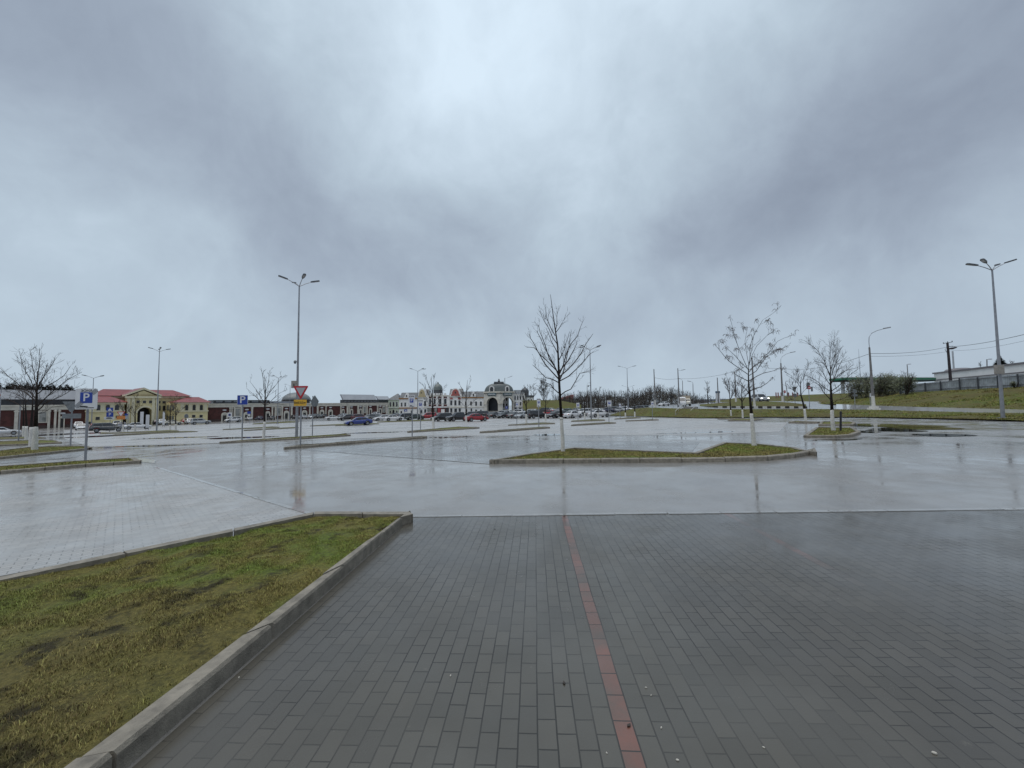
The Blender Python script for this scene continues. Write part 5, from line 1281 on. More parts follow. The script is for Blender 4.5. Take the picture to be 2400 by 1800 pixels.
def gable_front(T, mat, x0, x1, xm, ytop, ybase, fill=None, wn=None, curved=True, d=.35):
    tz = f.ring([(x0, ybase), (x1, ybase)]); zt = f.hit(xm, ytop)[1]; ta, tb = tz[0][0], tz[1][0]; zb = tz[0][1]; tm = (ta + tb) / 2; n = 12
    def shape(s, zlo):
        hw = (tb - ta) / 2 * s; H = (zt - zlo) * (1 if s == 1 else .86)
        if curved: return [(tm - hw, zlo), (tm + hw, zlo), (tm + hw, zlo + H * .12)] + [(tm + hw * .78 * math.cos(PI * k / n), zlo + H * .3 + H * .7 * math.sin(PI * k / n)) for k in range(n + 1)] + [(tm - hw, zlo + H * .12)]
        return [(tm - hw, zlo), (tm + hw, zlo), (tm, zlo + H)]
    mb = MB(); f.ext(mb, shape(1, zb), -3, d); g = mb.build('gable', mat, T)
    if fill: mb = MB(); f.ext(mb, shape(.76, zb + .25), d - .05, d + .12); mb.build('gable_panel', fill, g).parent = g
    if wn: mb = MB(); f.pbox(mb, *wn, d, d + .2); mb.build('gable_window', win_m, g).parent = g
house('pale green house with a dark pyramid roof and three tall windows', 909.8, 935, 936, green_w, ('hip', 922.5, 932.5), [(913.4, 941.5, 916.5, 952.5, True), (920.8, 941.5, 924.4, 952.5, True), (928.2, 941.5, 932, 952.5, True), (913.6, 962.5, 916.4, 968, False), (919.8, 960.5, 924.8, 968.5, True), (928.4, 962.5, 931.8, 968, False)], [(935.5, 937.2, white_w), (955, 956, white_w)])
T, *_ = house('white house with ochre cornices and a small white gable, beside the pale green one', 935, 977.5, 934.5, white_w, ('gable', 920.2), [(939.8, 943.5, 943.2, 952.3, False), (948, 943.5, 951.8, 952.3, False), (938.8, 963.5, 942.5, 968, False), (957, 943.5, 960.5, 952.3, False), (966, 943.5, 970, 952.3, False), (963, 962, 967, 969, False)], [(932.5, 935.5, orange_t), (955, 957.5, orange_t)])
gable_front(T, white_w, 946.5, 959, 953, 920.3, 933, wn=(952, 926, 954.5, 930), curved=False)
T, *_ = house('white house with a round topped cream yellow gable', 977.8, 1001.5, 932, white_w, ('gable', 912.5), [(983, 942, 986.5, 951, False), (994, 940, 998.7, 951.5, False), (984, 959, 990, 969, False), (994.5, 959, 999, 969, False)], [(931.5, 933.2, cream_m), (954.5, 956, cream_m)])
gable_front(T, white_w, 978, 1001, 988.5, 910.5, 932, fill=M('cream_yellow_panel', (.50, .42, .25), .7), wn=(986.8, 919, 988.6, 922.5))
T, ta, tb, ze, zb = house('red brick house with white columns, arched windows and a round grey dome', 1001.8, 1051.5, 928.5, M('dark_red_brick', (.13, .05, .045), .75, var=.2), None, [(1006, 934, 1010.5, 947, True), (1016.5, 934, 1021, 947, True), (1029, 934, 1034.5, 947, True), (1041, 934, 1046.5, 947, True)], [(926, 929.5, stone_w), (952.5, 955.5, white_w)], fw=1.2)
mb = MB()
for x in (1002.8, 1013.5, 1024.8, 1037.5, 1050.2): q = f.hit(x, 940)[0]; f.box(mb, q - .5, q + .5, f.hit(x, 952.5)[1], f.hit(x, 929.5)[1], -.1, .4)
mb.build('column', white_w, T)
for x0, y0, x1, y1, m in ((1002, 957, 1010.5, 969, poster_m), (1011, 957, 1016, 969, M('brown_shopfront', (.14, .06, .05), .6)), (1018.5, 957, 1024, 969, poster_m), (1026.5, 956.5, 1032.5, 969, M('red_advert', (.40, .05, .06), .5)), (1034, 959, 1042, 969, white_w), (1045, 957, 1050.5, 969, win_m)):
    mb = MB(); f.pbox(mb, x0, y0, x1, y1, 0, .22); mb.build('shopfront', m, T)
def dome(T, xm, yb_, r_px, yt, yfin, drum_y, d=-5, mat=M('grey_green_dome', (.15, .175, .165), .4, var=.15)):
    tq = f.hit(xm, yb_, d)[0]; c = f.w(tq, 0, d); r = r_px / F * c.y; z0 = f.hit(xm, yb_, d)[1]; z1 = f.hit(xm, yt, d)[1]; zf = f.hit(xm, yfin, d)[1]; zd = f.hit(xm, drum_y, d)[1]
    mb = MB(); mb.lathe((c.x, c.y, 0), [(r * 1.03, z0 - .2), (r * 1.06, z0), (r * 1.0, z0 + .2)] + [(max(.08, r * math.cos(a) * (1.04 if a < .6 else 1)), z0 + .2 + (z1 - z0 - .2) * math.sin(a)) for a in [PI / 2 * k / 8 for k in range(1, 9)]], 20); dm = mb.build('dome', mat, T, smooth=True)
    mb = MB(); mb.lathe((c.x, c.y, 0), [(r * .16, z1 - .1), (r * .2, z1 + (zf - z1) * .3), (r * .1, z1 + (zf - z1) * .45), (r * .15, z1 + (zf - z1) * .7), (.03, zf)], 10); mb.build('finial', mat, dm).parent = dm
    mb = MB(); mb.lathe((c.x, c.y, 0), [(r * 1.02, zd - 1), (r * 1.02, z0 - .2)], 16); mb.build('drum', greyroof, T)
dome(T, 1026.6, 914, 10.6, 899, 895, 927)
mb = MB()
for x in (1010, 1017, 1024, 1029, 1036, 1043): q = f.hit(x, 923)[0]; f.box(mb, q - .55, q + .55, ze + .1, f.hit(x, 921.5)[1], -.4, .15)
mb.build('parapet', white_w, T)
T, *_ = house('white house with a round topped salmon pink gable', 1052, 1082.8, 930, white_w, ('gable', 911.5), [(1055.4, 938.5, 1060, 949.5, False), (1065, 938, 1069.8, 950, False), (1074.5, 938.5, 1079, 949.5, False), (1055.5, 957, 1060, 969, False), (1065, 957.5, 1071, 969.5, False), (1075, 957, 1080, 969, False)], [(928, 931, cream_m), (953, 955.5, cream_m)])
gable_front(T, white_w, 1054, 1081.5, 1067.8, 909.8, 929, fill=M('salmon_panel', (.40, .12, .10), .7), wn=(1066.6, 918, 1069, 922.5))
for x0, x1 in ((1055, 1061), (1073.5, 1080)): mb = MB(); f.pbox(mb, x0, 932, x1, 936, .02, .2); mb.build('panel', M('salmon_panel', (.40, .12, .10), .7), T)
T, *_ = house('white house with a dark roof and ochre eaves, left of the domed gate', 1083, 1134.6, 932.5, white_w, ('gable', 917.5), [(1090, 941, 1093.5, 950, False), (1102, 941, 1106, 950, False), (1113.8, 941, 1118, 951, False), (1125, 941, 1129, 951, False), (1091, 959, 1095, 968, False), (1103, 957, 1106.5, 968, False), (1113.8, 960, 1118, 967, False), (1125, 960, 1129, 967, False)], [(930.5, 933.2, orange_t), (953.5, 955, cream_m)])
gable_front(T, white_w, 1102, 1117, 1109.5, 916.8, 930, wn=(1108.3, 923.5, 1111, 928), curved=False)
# domed gate: two faces meeting at a blunt corner
fx = 1173.0; zc_ = None
pc0 = f2_.w(f2_.hit(1134, 950, 1)[0], 0, 1); pc1 = f2_.w(f2_.hit(fx, 950, 4)[0], 0, 4); pc2 = f2_.w(f2_.hit(1204.4, 950, 1)[0], 0, 1)
fa = Fac(pc0.x, pc0.y, pc1.x - pc0.x, pc1.y - pc0.y); fb = Fac(pc1.x, pc1.y, pc2.x - pc1.x, pc2.y - pc1.y)
T = thing('domed_gate', 'pale stone gate with tall dark archways under a long grey dome with white dormers', 'building', Vector((pc1.x, pc1.y + 5, gz(pc1.x, pc1.y))))
zG = gz(pc1.x, pc1.y) - .8; zT = fa.hit(1155, 917.5)[1]
for ff, L0, xs, (yt, x0, x1) in ((fa, (pc1 - pc0).length, (1134, 1173), (931.5, 1141.3, 1167)), (fb, (pc2 - pc1).length, (1173, 1204.4), (931, 1178.5, 1203))):
    t0_, t1_ = ff.hit(x0, 960)[0], ff.hit(x1, 960)[0]; za = ff.hit((x0 + x1) / 2, yt)[1]; r = (t1_ - t0_) / 2
    arc = [(t1_ - r + r * math.cos(PI * k / 14), za - r + r * math.sin(PI * k / 14)) for k in range(15)]
    mb = MB(); ff.ext(mb, [(0, zG), (0, zT), (L0, zT), (L0, zG), (t1_, zG)] + arc + [(t0_, zG)], -2.0, 0); mb.build('gate_wall', stone_w, T)
    mb = MB(); arco = [(t1_ - r + (r + .7) * math.cos(PI * k / 14), za - r + (r + .7) * math.sin(PI * k / 14)) for k in range(15)]
    for k in range(14): ff.ext(mb, [arc[k], arc[k + 1], arco[k + 1], arco[k]], -.05, .25)
    ff.box(mb, -.1, t0_ - .2, za - r - .5, za - r, -.1, .3); ff.box(mb, t1_ + .2, L0 + .1, za - r - .5, za - r, -.1, .3)
    ff.box(mb, -.25, L0 + .25, zT - .7, zT, -2, .5); mb.build('moulding', cream_m, T)
    mb = MB(); bm_ = (ff.hit(1143.4 if ff is fa else 1179, 923.5)[0], ff.hit(1163 if ff is fa else 1199, 923.5)[0]); ff.box(mb, bm_[0], bm_[1], ff.hit(1155, 927.3)[1], ff.hit(1155, 920.3)[1], .1, .5); nb = mb.build('name_board', M('teal_board', (.05, .10, .11), .4), T)
    # small pale letters on the board, too far off to be read
    mb = MB(); w_ = bm_[1] - bm_[0]; zl = ff.hit(1155, 925.2)[1]; zh = ff.hit(1155, 922.4)[1]; rg = random.Random(3)
    q = bm_[0] + w_ * .1
    while q < bm_[1] - w_ * .12:
        s = w_ * rg.uniform(.03, .06); ff.box(mb, q, q + s, zl, zl + (zh - zl) * rg.uniform(.6, 1), .45, .56); q += s + w_ * rg.uniform(.012, .03)
    mb.build('lettering', sign_white, nb).parent = nb
mb = MB(); ff = fa; ff.box(mb, .5, (pc1 - pc0).length - .5, zG, ff.hit(1155, 929)[1], -3.6, -3.2); mb.build('passage_shade_panel', M('arch_shade_blue', (.012, .016, .024), .5), T)  # near-black sheet painted as the shade within the left arch
mb = MB(); ff = fb; Lb = (pc2 - pc1).length; ff.box(mb, -.5, Lb, zG, zT - 1.3, -7, -6.5); iw = mb.build('courtyard_wall', white_w, T)
for k in range(4):
    for zz in (1.6, 5.0): mb = MB(); ff.box(mb, Lb * (.12 + .22 * k), Lb * (.12 + .22 * k) + .75, zG + .8 + zz, zG + .8 + zz + 1.9, -6.6, -6.4); mb.build('window', win_m, iw)
mb = MB(); m_ = (pc0 + pc2) / 2; ring = [pc0, pc1, pc2, pc2 + Vector((-2, 14, 0)), pc0 + Vector((2, 14, 0))]
mb.hexa([Vector((p.x, p.y, zT - 1.2)) for p in ring], [Vector((p.x, p.y, zT - .05)) for p in ring]); mb.build('ceiling', stone_w, T)
cx_ = f2_.w(f2_.hit(1169.5, 915, -5)[0], 0, -5); zD = f2_.hit(1169.5, 916.5, -5)[1]; zDt = f2_.hit(1169.5, 898, -5)[1]; rx = 33.5 / F * cx_.y
mb = MB(); mb.lathe((cx_.x, cx_.y, 0), [(rx * 1.02, zD - .5), (rx * 1.02, zD)] + [(rx * (math.cos(a) ** .75 if a < 1.5 else .25), zD + (zDt - zD) * math.sin(a)) for a in [PI / 2 * k / 8 for k in range(1, 8)]] + [(rx * .3, zDt)], 28, 1, .3); mb.build('dome', M('slate_dome', (.12, .14, .142), .4, var=.15), T, smooth=True)
mb = MB(); zq = f2_.hit(1169.5, 894.8, -5)[1]; mb.hexa([cx_ * 1 + Vector((a * rx * .36, b * 1.3, zDt - .25)) for a, b in ((-1, -1), (1, -1), (1, 1), (-1, 1))], [cx_ * 1 + Vector((a * rx * .33, b * 1.2, zq)) for a, b in ((-1, -1), (1, -1), (1, 1), (-1, 1))]); mb.build('dome_cap', greyroof, T)
mb = MB(); mb.lathe((cx_.x, cx_.y, 0), [(.5, zq - .05), (.65, zq + .5), (.3, zq + .8), (.4, zq + 1.2), (.04, zq + 1.7)], 8); mb.build('finial', greyroof, T)
f = f2_
for x0, x1 in ((1146.5, 1158.5), (1184, 1194)):
    mb = MB(); f.parch(mb, x0, 904.5, x1, 920, -5, -.8, -1.5); dw = mb.build('dormer', white_w, T); mb = MB(); f.parch(mb, x0 + 2.2, 906.8, x1 - 2.2, 919, -1, -.6, -1.5); mb.build('dormer_window', win_m, dw).parent = dw
house('tall white house with rows of dark windows, right of the domed gate', 1204.7, 1231, 924.5, white_w, ('gable', 914), [(1205.8, 928, 1209, 937, False), (1211.8, 928, 1215, 937, False), (1218.4, 928, 1221.5, 937, False), (1224.6, 928, 1227.8, 937, False), (1205.8, 942, 1209, 952, False), (1211.8, 942, 1215, 950, False), (1218.4, 942, 1221.5, 950, False), (1224.6, 942, 1227.8, 950, False), (1206, 955, 1212, 965, False), (1216, 956, 1222, 965, False)], [(923.5, 925, white_w), (953, 954, cream_m)])
T, *_ = house('narrow corner house with a small dark dome, at the right end of the row', 1231.3, 1250, 927, white_w, None, [(1236.6, 935.5, 1240, 947, True), (1243.5, 935.5, 1247, 947, True)], [(926.5, 931, greyroof), (948.5, 951, cream_m)], fw=.9)
mb = MB(); f.pbox(mb, 1238, 953.5, 1248.5, 966, 0, .2); mb.build('shopfront', M('brown_shopfront', (.14, .06, .05), .6), T)
dome(T, 1230.6, 919.5, 8.6, 908.5, 905.5, 924, d=-4, mat=M('dark_dome', (.075, .085, .095), .4))

# ------------------------------------------------------------------ right side: filling station, fence, far buildings
fg = Fac(*P(1982, 895, 86).xy, P(2192, 888, 90).x - P(1982, 895, 86).x, 4)
T = thing('filling_station', 'filling station canopy with a dark green and white edge behind the hedge', 'filling station', P(2070, 931, 88))
a, b = fg.hit(1984, 895)[0], fg.hit(2194, 888)[0]; z1 = fg.hit(2150, 885.5)[1]; z0 = fg.hit(2150, 893.5)[1]; zm = z0 + (z1 - z0) * .42; zfl = fg.hit(2070, 931)[1] - .5
mb = MB(); fg.box(mb, a, b, zm, z1, -4, 0); mb.build('canopy', M('green_fascia', (.015, .16, .085), .35), T)
mb = MB(); fg.box(mb, a + .3, b, z0 + .35, zm, -3.7, .04); fg.box(mb, a + .3, b, z1 + .01, z1 + .18, -3.7, -.2); mb.build('white_band', sign_white, T)
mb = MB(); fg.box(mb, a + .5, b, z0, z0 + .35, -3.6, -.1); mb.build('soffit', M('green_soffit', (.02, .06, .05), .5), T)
for k in range(4):
    mb = MB(); q = a + (b - a) * (.08 + .26 * k); fg.box(mb, q, q + .5, zfl, z0, -3, -2.5); mb.build('column', sign_white, T)
mb = MB(); fg.box(mb, b - 9, b - 1, zfl, z0 - .3, -6, -3.5); mb.build('kiosk_wall', M('kiosk_grey', (.22, .235, .24), .4), T)
mb = MB(); fg.box(mb, b - 5.2, b - 1.5, zfl + .3, z0 - 1.0, -3.5, -3.35); mb.build('kiosk_window', glaz, T)
# corrugated metal fence
posts = [2110, 2137.7, 2169.3, 2205.5, 2250, 2293, 2339.6, 2387, 2440, 2500, 2570, 2650, 2740, 2840]
ftop = [(2110, 901.5), (2137, 900), (2204, 894.3), (2248, 890.5), (2250, 886.8), (2293, 884.2), (2340, 880.5), (2387, 877), (2440, 873.5), (2570, 864), (2840, 845)]
T = thing('metal_fence', 'grey corrugated metal fence with dark posts on top of the grass bank', 'fence', P(2250, interp(2250, row3y), interp(2250, row3Y)))
mr_ = MB(); mrail = MB()
fence_m = M('fence_sheet', (.36, .395, .42), .45, .1, var=.2, scale=1.5)
for x0, x1 in zip(posts, posts[1:]):
    Y0, Y1 = interp(x0, row3Y) - .3, interp(x1, row3Y) - .3; n = 22
    for k in range(n):
        qs = []
        for kk in (k, k + 1):
            s = kk / n; x = x0 + (x1 - x0) * s; Y = Y0 + (Y1 - Y0) * s + (.05 if kk % 2 else 0)
            qs.append((P(x, interp(x, row3y) + 1.0, Y), P(x, interp(x + .01, ftop), Y)))
        mr_.hexa([qs[0][0], qs[1][0], qs[1][0] + Vector((0, .02, 0)), qs[0][0] + Vector((0, .02, 0))], [qs[0][1], qs[1][1], qs[1][1] + Vector((0, .02, 0)), qs[0][1] + Vector((0, .02, 0))])
    for fr_ in (.14, .84):
        def rp(x, Y): 
            yb_, yt_ = interp(x, row3y), interp(x + .02, ftop); return P(x, yt_ + (yb_ - yt_) * fr_, Y - .06)
        mrail.tube([rp(x0 + .1, Y0), rp(x1 - .1, Y1)], .04, 4)
mr_.build('fence_sheet', fence_m, T); mrail.build('rail', M('dark_fence_steel', (.05, .055, .065), .5), T)
for x in posts:
    Y = interp(x, row3Y) - .42; a = P(x, interp(x, row3y) + 1.5, Y); b_ = P(x, interp(x + .01, ftop) - .5, Y); mb = MB(); mb.tube([a, Vector((a.x, a.y, b_.z))], .085, 6); mb.build('fence_post', M('dark_fence_steel', (.05, .055, .065), .5), T)
# long white building behind the fence
p0, p1 = P(2190, 889, 92), P(2470, 880, 62)
fw2 = Fac(p0.x, p0.y, p1.x - p0.x, p1.y - p0.y); L_ = (p1 - p0).length
T = thing('long_building', 'long low white building behind the metal fence', 'building', Vector((p0.x, p0.y, p0.z - 2)))
zt_ = fw2.hit(2190, 874.5)[1]; mb = MB(); fw2.box(mb, 0, L_ + 40, zt_ - 8, zt_, -16, 0); mb.build('wall', M('white_cladding', (.80, .80, .78), .5, var=.06, scale=.3), T)
mb = MB(); fw2.box(mb, -.2, L_ + 40, zt_ - .2, zt_ + .12, -16, .25); fw2.box(mb, .2, L_ + 40, zt_ - 1.75, zt_ - 1.55, -.1, .12); mb.build('cladding_seam', M('seam_grey', (.16, .15, .16), .5), T)
mb = MB(); mb.lathe(fw2.w(3.8, zt_, -3), [(3.6, 0), (3.0, .5), (1.2, .8)], 14, 1, .6); mb.build('roof_vent', M('seam_grey', (.16, .15, .16), .5), T)
mb = MB(); fw2.box(mb, 3.5, 12, zt_ - 8, zt_ - 1.8, -.05, .3); mb.build('shutter', M('pale_shutter', (.66, .67, .66), .5), T)
# red roofed far building, grey backdrop, stele, flags
p = P(1331, 940, 290); T = thing('far_red_building', 'faint red building far behind the embankment trees', 'building', p); mb = MB()
a, b = P(1318, 932, 290), P(1345, 932, 290); z0, z1 = P(1330, 942, 290).z, P(1330, 924.5, 290).z
mb.hexa([Vector((a.x, 290, z0)), Vector((b.x, 290, z0)), Vector((b.x, 305, z0)), Vector((a.x, 305, z0))], [Vector((a.x, 290, z1 - 2.4)), Vector((b.x, 290, z1)), Vector((b.x, 305, z1)), Vector((a.x, 305, z1 - 2.4))]); mb.build('wall', M('faded_red', (.30, .12, .11), .7), T)
mb = MB(); a, b = P(1632, 944, 400), P(1990, 939, 400); T = thing('far_backdrop', 'long pale grey barrier along the horizon behind the lit car', 'backdrop', (a + b) / 2)  # plain grey slab for the even band on the horizon
mb.hexa([a + Vector((0, 0, -2)), b + Vector((0, 0, -2)), b + Vector((0, 2, -2)), a + Vector((0, 2, -2))], [Vector((a.x, a.y, P(1640, 936, 400).z)), Vector((b.x, b.y, P(1980, 930.5, 400).z)), Vector((b.x, b.y + 2, P(1980, 930.5, 400).z)), Vector((a.x, a.y + 2, P(1640, 936, 400).z))]); mb.build('panel', M('backdrop_grey', (.24, .26, .28), .7), T)
p = P(1683, 946, 110); T = thing('price_stele', 'tall white stele with a dark blue band, beside the road', 'sign', p); w = 8.2 / F * 110
mb = MB(); zt_ = P(1683, 919, 110).z
for s in (-1, 1): mb.box((p.x + s * w * .38, p.y, (p.z + zt_) / 2), (w * .26, .4, zt_ - p.z))
mb.build('leg_panel', sign_white, T); mb = MB(); mb.box((p.x, p.y, zt_), (w * 1.1, .5, 4.5 / F * 110)); mb.build('blue_band', M('band_blue', (.08, .13, .20), .4), T)
red_f = M('faded_flag_red', (.36, .12, .13), .7)
for k, (x, Y) in enumerate([(1818, 120), (1823, 118), (1830, 116), (1844.5, 112), (1847.5, 112), (1857, 108), (1868, 106)]):
    p = P(x, 938.5, Y); mb = MB(); T = thing('banner_pole', 'narrow faded red banner on a pole at the filling station entrance', 'banner', p, 'red banners at the filling station'); mb.tube([p - Vector((0, 0, .3)), P(x, 919.5, Y)], .06, 5); mb.build('pole', galv, T)
    mb = MB(); c = P(x, 927, Y); mb.box((c.x + .12, c.y, c.z), (.34, .07, 14 / F * Y)); mb.build('banner', red_f, T)
# ------------------------------------------------------------------ vehicles
tyre_m = M('tyre_rubber', (.014, .014, .015), .7)
rim_m = M('alloy_rim', (.30, .31, .32), .35, .7)
carglass = M('car_glass', (.012, .014, .016), .06, spec=.9)
light_m = M('headlamp_glass', (.45, .47, .50), .1, spec=.8)
tail_m = M('tail_lamp', (.22, .012, .014), .15)
trim_m = M('black_trim', (.016, .016, .017), .5)
plate_m = M('number_plate', (.5, .5, .48), .4)
lit_m = M('lit_headlamp', (1, 1, 1), .2, var=0, emit=((1, .98, .92), 3.5))
PAINT = {}
def paint(n, c): PAINT[n] = M('paint_' + n, c, .22, .15, var=.03, coat=.8)
for n, c in dict(white=(.62, .63, .64), ivory=(.58, .56, .48), silver=(.34, .36, .38), pale_blue=(.42, .47, .52), grey=(.075, .08, .085), dark=(.028, .03, .034), black=(.012, .012, .014), blue=(.012, .035, .21), navy=(.018, .025, .06), red=(.30, .014, .02), maroon=(.09, .014, .018), teal=(.05, .085, .08), dark_green=(.02, .035, .03)).items(): paint(n, c)
SPEC = {  # half-width, body stations (x, top z, half-width factor), greenhouse (belt rear, belt front, roof rear, roof front, belt z, roof z), wheel x, wheel r
 'saloon': dict(w=.90, L=(-2.3, 2.3), st=[(-2.3, .70, .80), (-2.2, .93, .90), (-1.8, 1.00, .97), (-1.0, .98, 1), (0, .95, 1), (.9, .92, 1), (1.5, .86, .98), (2.05, .76, .92), (2.3, .60, .78)], gh=(-1.85, 1.05, -.95, .22, .93, 1.45), wx=(-1.36, 1.38), r=.33),
 'suv': dict(w=.94, L=(-2.3, 2.3), st=[(-2.3, .85, .86), (-2.24, 1.06, .94), (-1.5, 1.10, 1), (0, 1.08, 1), (.9, 1.06, 1), (1.5, 1.02, .98), (2.08, .94, .93), (2.3, .72, .82)], gh=(-2.2, 1.15, -1.85, .35, 1.06, 1.70), wx=(-1.36, 1.40), r=.37),
 'hatch': dict(w=.88, L=(-2.05, 2.05), st=[(-2.05, .78, .84), (-1.98, .98, .92), (-1.3, 1.02, .99), (0, .98, 1), (.75, .94, 1), (1.3, .88, .98), (1.85, .78, .92), (2.05, .62, .8)], gh=(-1.95, 1.0, -1.45, .1, .95, 1.50), wx=(-1.22, 1.26), r=.32),
 'pickup': dict(w=.95, L=(-2.65, 2.65), st=[(-2.65, .85, .9), (-2.6, 1.12, .98), (-1.5, 1.13, 1), (-.75, 1.12, 1), (.9, 1.12, 1), (1.7, 1.08, .98), (2.4, 1.0, .94), (2.65, .78, .84)], gh=(-.95, 1.35, -.75, .55, 1.10, 1.80), wx=(-1.6, 1.62), r=.39),
}
def make_car(kind):
    S = SPEC[kind]; w = S['w']; x0, x1 = S['L']
    root = thing('parked_car', None, 'car', (0, 0, 0))
    xs = set(x for x, _, _ in S['st'])
    for c in S['wx']:
        for k in range(-4, 5): xs.add(round(c + (S['r'] + .07) * math.sin(k * PI / 8), 3))
    xs = sorted(xs); top = [(a, b) for a, b, _ in S['st']]; wf = [(a, c) for a, _, c in S['st']]; rings = []
    for x in xs:
        zb = .24 + (.12 if x < x0 + .25 or x > x1 - .25 else 0); 
        for c in S['wx']:
            R = S['r'] + .07
            if abs(x - c) <= R + 1e-3: zb = max(zb, S['r'] + math.sqrt(max(0, R * R - (x - c) ** 2)))
        zt = interp(x, top); ww = w * interp(x, wf); zb = min(zb, zt - .12); zm = max(zb + .03, zb + (zt - zb) * .55)
        h = [(0, zb), (ww * .82, zb), (ww * .97, zb + .04 if zb < .5 else zb + .01), (ww, zm), (ww * .97, zt - (zt - zm) * .22), (ww * .86, zt), (0, zt + .035)]
        rings.append([(x, y, z) for y, z in h] + [(x, -y, z) for y, z in h[-2:0:-1]])
    mb = MB(); n = len(rings[0])
    for r in rings: mb.v += [Vector(p) for p in r]
    for i in range(len(rings) - 1):
        for k in range(n): j = (k + 1) % n; mb.f.append((i * n + k, i * n + j, (i + 1) * n + j, (i + 1) * n + k))
    mb.f.append(tuple(range(n - 1, -1, -1))); mb.f.append(tuple((len(rings) - 1) * n + k for k in range(n)))
    br, bf, rr, rf, zb, zr = S['gh']; wb, wr = w * .90, w * .66
    # greenhouse with a crowned roof
    rg_ = lambda x, y, z: Vector((x, y, z))
    gx = [(br, zb, wb), (rr, zr - .03, wr), ((rr + rf) / 2, zr, wr * 1.02), (rf, zr - .02, wr), (bf, zb, wb * .98)]
    for (xa, za, wa), (xb, zc, wc) in zip(gx, gx[1:]):
        A_ = [rg_(xa, -wa, za), rg_(xb, -wc, zc), rg_(xb, -wc * .5, zc + (.03 if zc > zb + .2 else .02)), rg_(xa, -wa * .5, za + (.03 if za > zb + .2 else .02))]
        B_ = [p for p in A_]; 
        C_ = [rg_(xa, -wa * .5, za + .03), rg_(xb, -wc * .5, zc + .03), rg_(xb, wc * .5, zc + .03), rg_(xa, wa * .5, za + .03)]
        D_ = [rg_(p.x, -p.y, p.z) for p in reversed(A_)]
        for q in (A_, C_, D_): mb.poly(q)
    for s in (-1, 1):
        mb.poly([rg_(x, s * ww, z) for x, z, ww in gx] if s < 0 else [rg_(x, s * ww, z) for x, z, ww in reversed(gx)])
    body = mb.build('body', PAINT['white'], root, smooth=False, fix=False)
    for p in body.data.polygons: p.use_smooth = len(p.vertices) == 4
    body.material_slots[0].link = 'OBJECT'
    def panel(name, q, s0, s1, t0, t1, mat, off=.012, th=.012):
        q = [Vector(p) for p in q]
        bl = lambda s, t: (q[0] * (1 - s) + q[1] * s) * (1 - t) + (q[3] * (1 - s) + q[2] * s) * t
        r = [bl(s0, t0), bl(s1, t0), bl(s1, t1), bl(s0, t1)]; nn = (r[1] - r[0]).cross(r[3] - r[0]).normalized()
        cen = sum(r, Vector()) / 4
        if nn.dot(cen - Vector(((br + bf) / 2, 0, zb - .3))) < 0: nn = -nn
        m_ = MB(); m_.extrude([p + nn * (off - th) for p in r], nn * th * 1.6); return m_.build(name, mat, root)
    panel('windscreen', [(bf, -wb * .98, zb), (bf, wb * .98, zb), (rf, wr, zr - .02), (rf, -wr, zr - .02)], .07, .93, .08, .90, carglass, .045)
    panel('rear_window', [(br, -wb, zb), (br, wb, zb), (rr, wr, zr - .03), (rr, -wr, zr - .03)], .10, .90, .14, .88, carglass, .045)
    for s in (-1, 1):
        q = [(br, s * wb, zb), (bf, s * wb * .98, zb), (rf, s * wr, zr - .02), (rr, s * wr, zr - .03)]
        panel('side_window', q, .10, .46, .12, .86, carglass); panel('side_window', q, .50, .90, .12, .86, carglass)
    r = S['r']
    for c in S['wx']:
        for s in (-1, 1):
            y = s * (w - .13); m_ = MB(); m_.tube([Vector((c, y - .11, r)), Vector((c, y + .11, r))], r, 18); wh = m_.build('wheel', tyre_m, root)
            m_ = MB(); m_.tube([Vector((c, y + s * .09, r)), Vector((c, y + s * .125, r))], [r * .68, r * .60], 14); m_.build('rim', rim_m, wh)
    for s in (-1, 1):
        zf = interp(x1 - .25, top) - .14; m_ = MB(); m_.box((x1 - .16, s * w * .66, zf), (.22, w * .36, .14)); m_.build('headlight', light_m, root, bevel=.02)
        zt = interp(x0 + .1, top) - .16; m_ = MB(); m_.box((x0 + .07, s * w * .70, zt), (.16, w * .30, .16)); m_.build('tail_light', tail_m, root, bevel=.015)
        m_ = MB(); m_.box((bf - .25, s * (w + .07), zb + .06), (.12, .16, .11)); mi = m_.build('wing_mirror', PAINT['white'], root, bevel=.02); mi.material_slots[0].link = 'OBJECT'
    m_ = MB(); m_.box((x1 - .02, 0, .42), (.08, w * 1.2, .16)); m_.build('grille', trim_m, root)
    for x in (x0 - .0, x1 + .02): m_ = MB(); m_.box((x, 0, .62 if x < 0 else .5), (.03, .5, .11)); m_.build('number_plate', plate_m, root)
    return root
PROTO = {k: make_car(k) for k in SPEC}
used = set()
def copy_tree(o, parent=None):
    c = o.copy(); COL.objects.link(c); c.parent = parent
    for ch in [x for x in bpy.data.objects if x.parent == o]: copy_tree(ch, c)
    return c
CH = {}
for o in list(bpy.data.objects):
    if o.parent: CH.setdefault(o.parent.name, []).append(o)
def copy_tree(o, parent=None):
    c = o.copy(); COL.objects.link(c); c.parent = parent
    for ch in CH.get(o.name, []): copy_tree(ch, c)
    return c
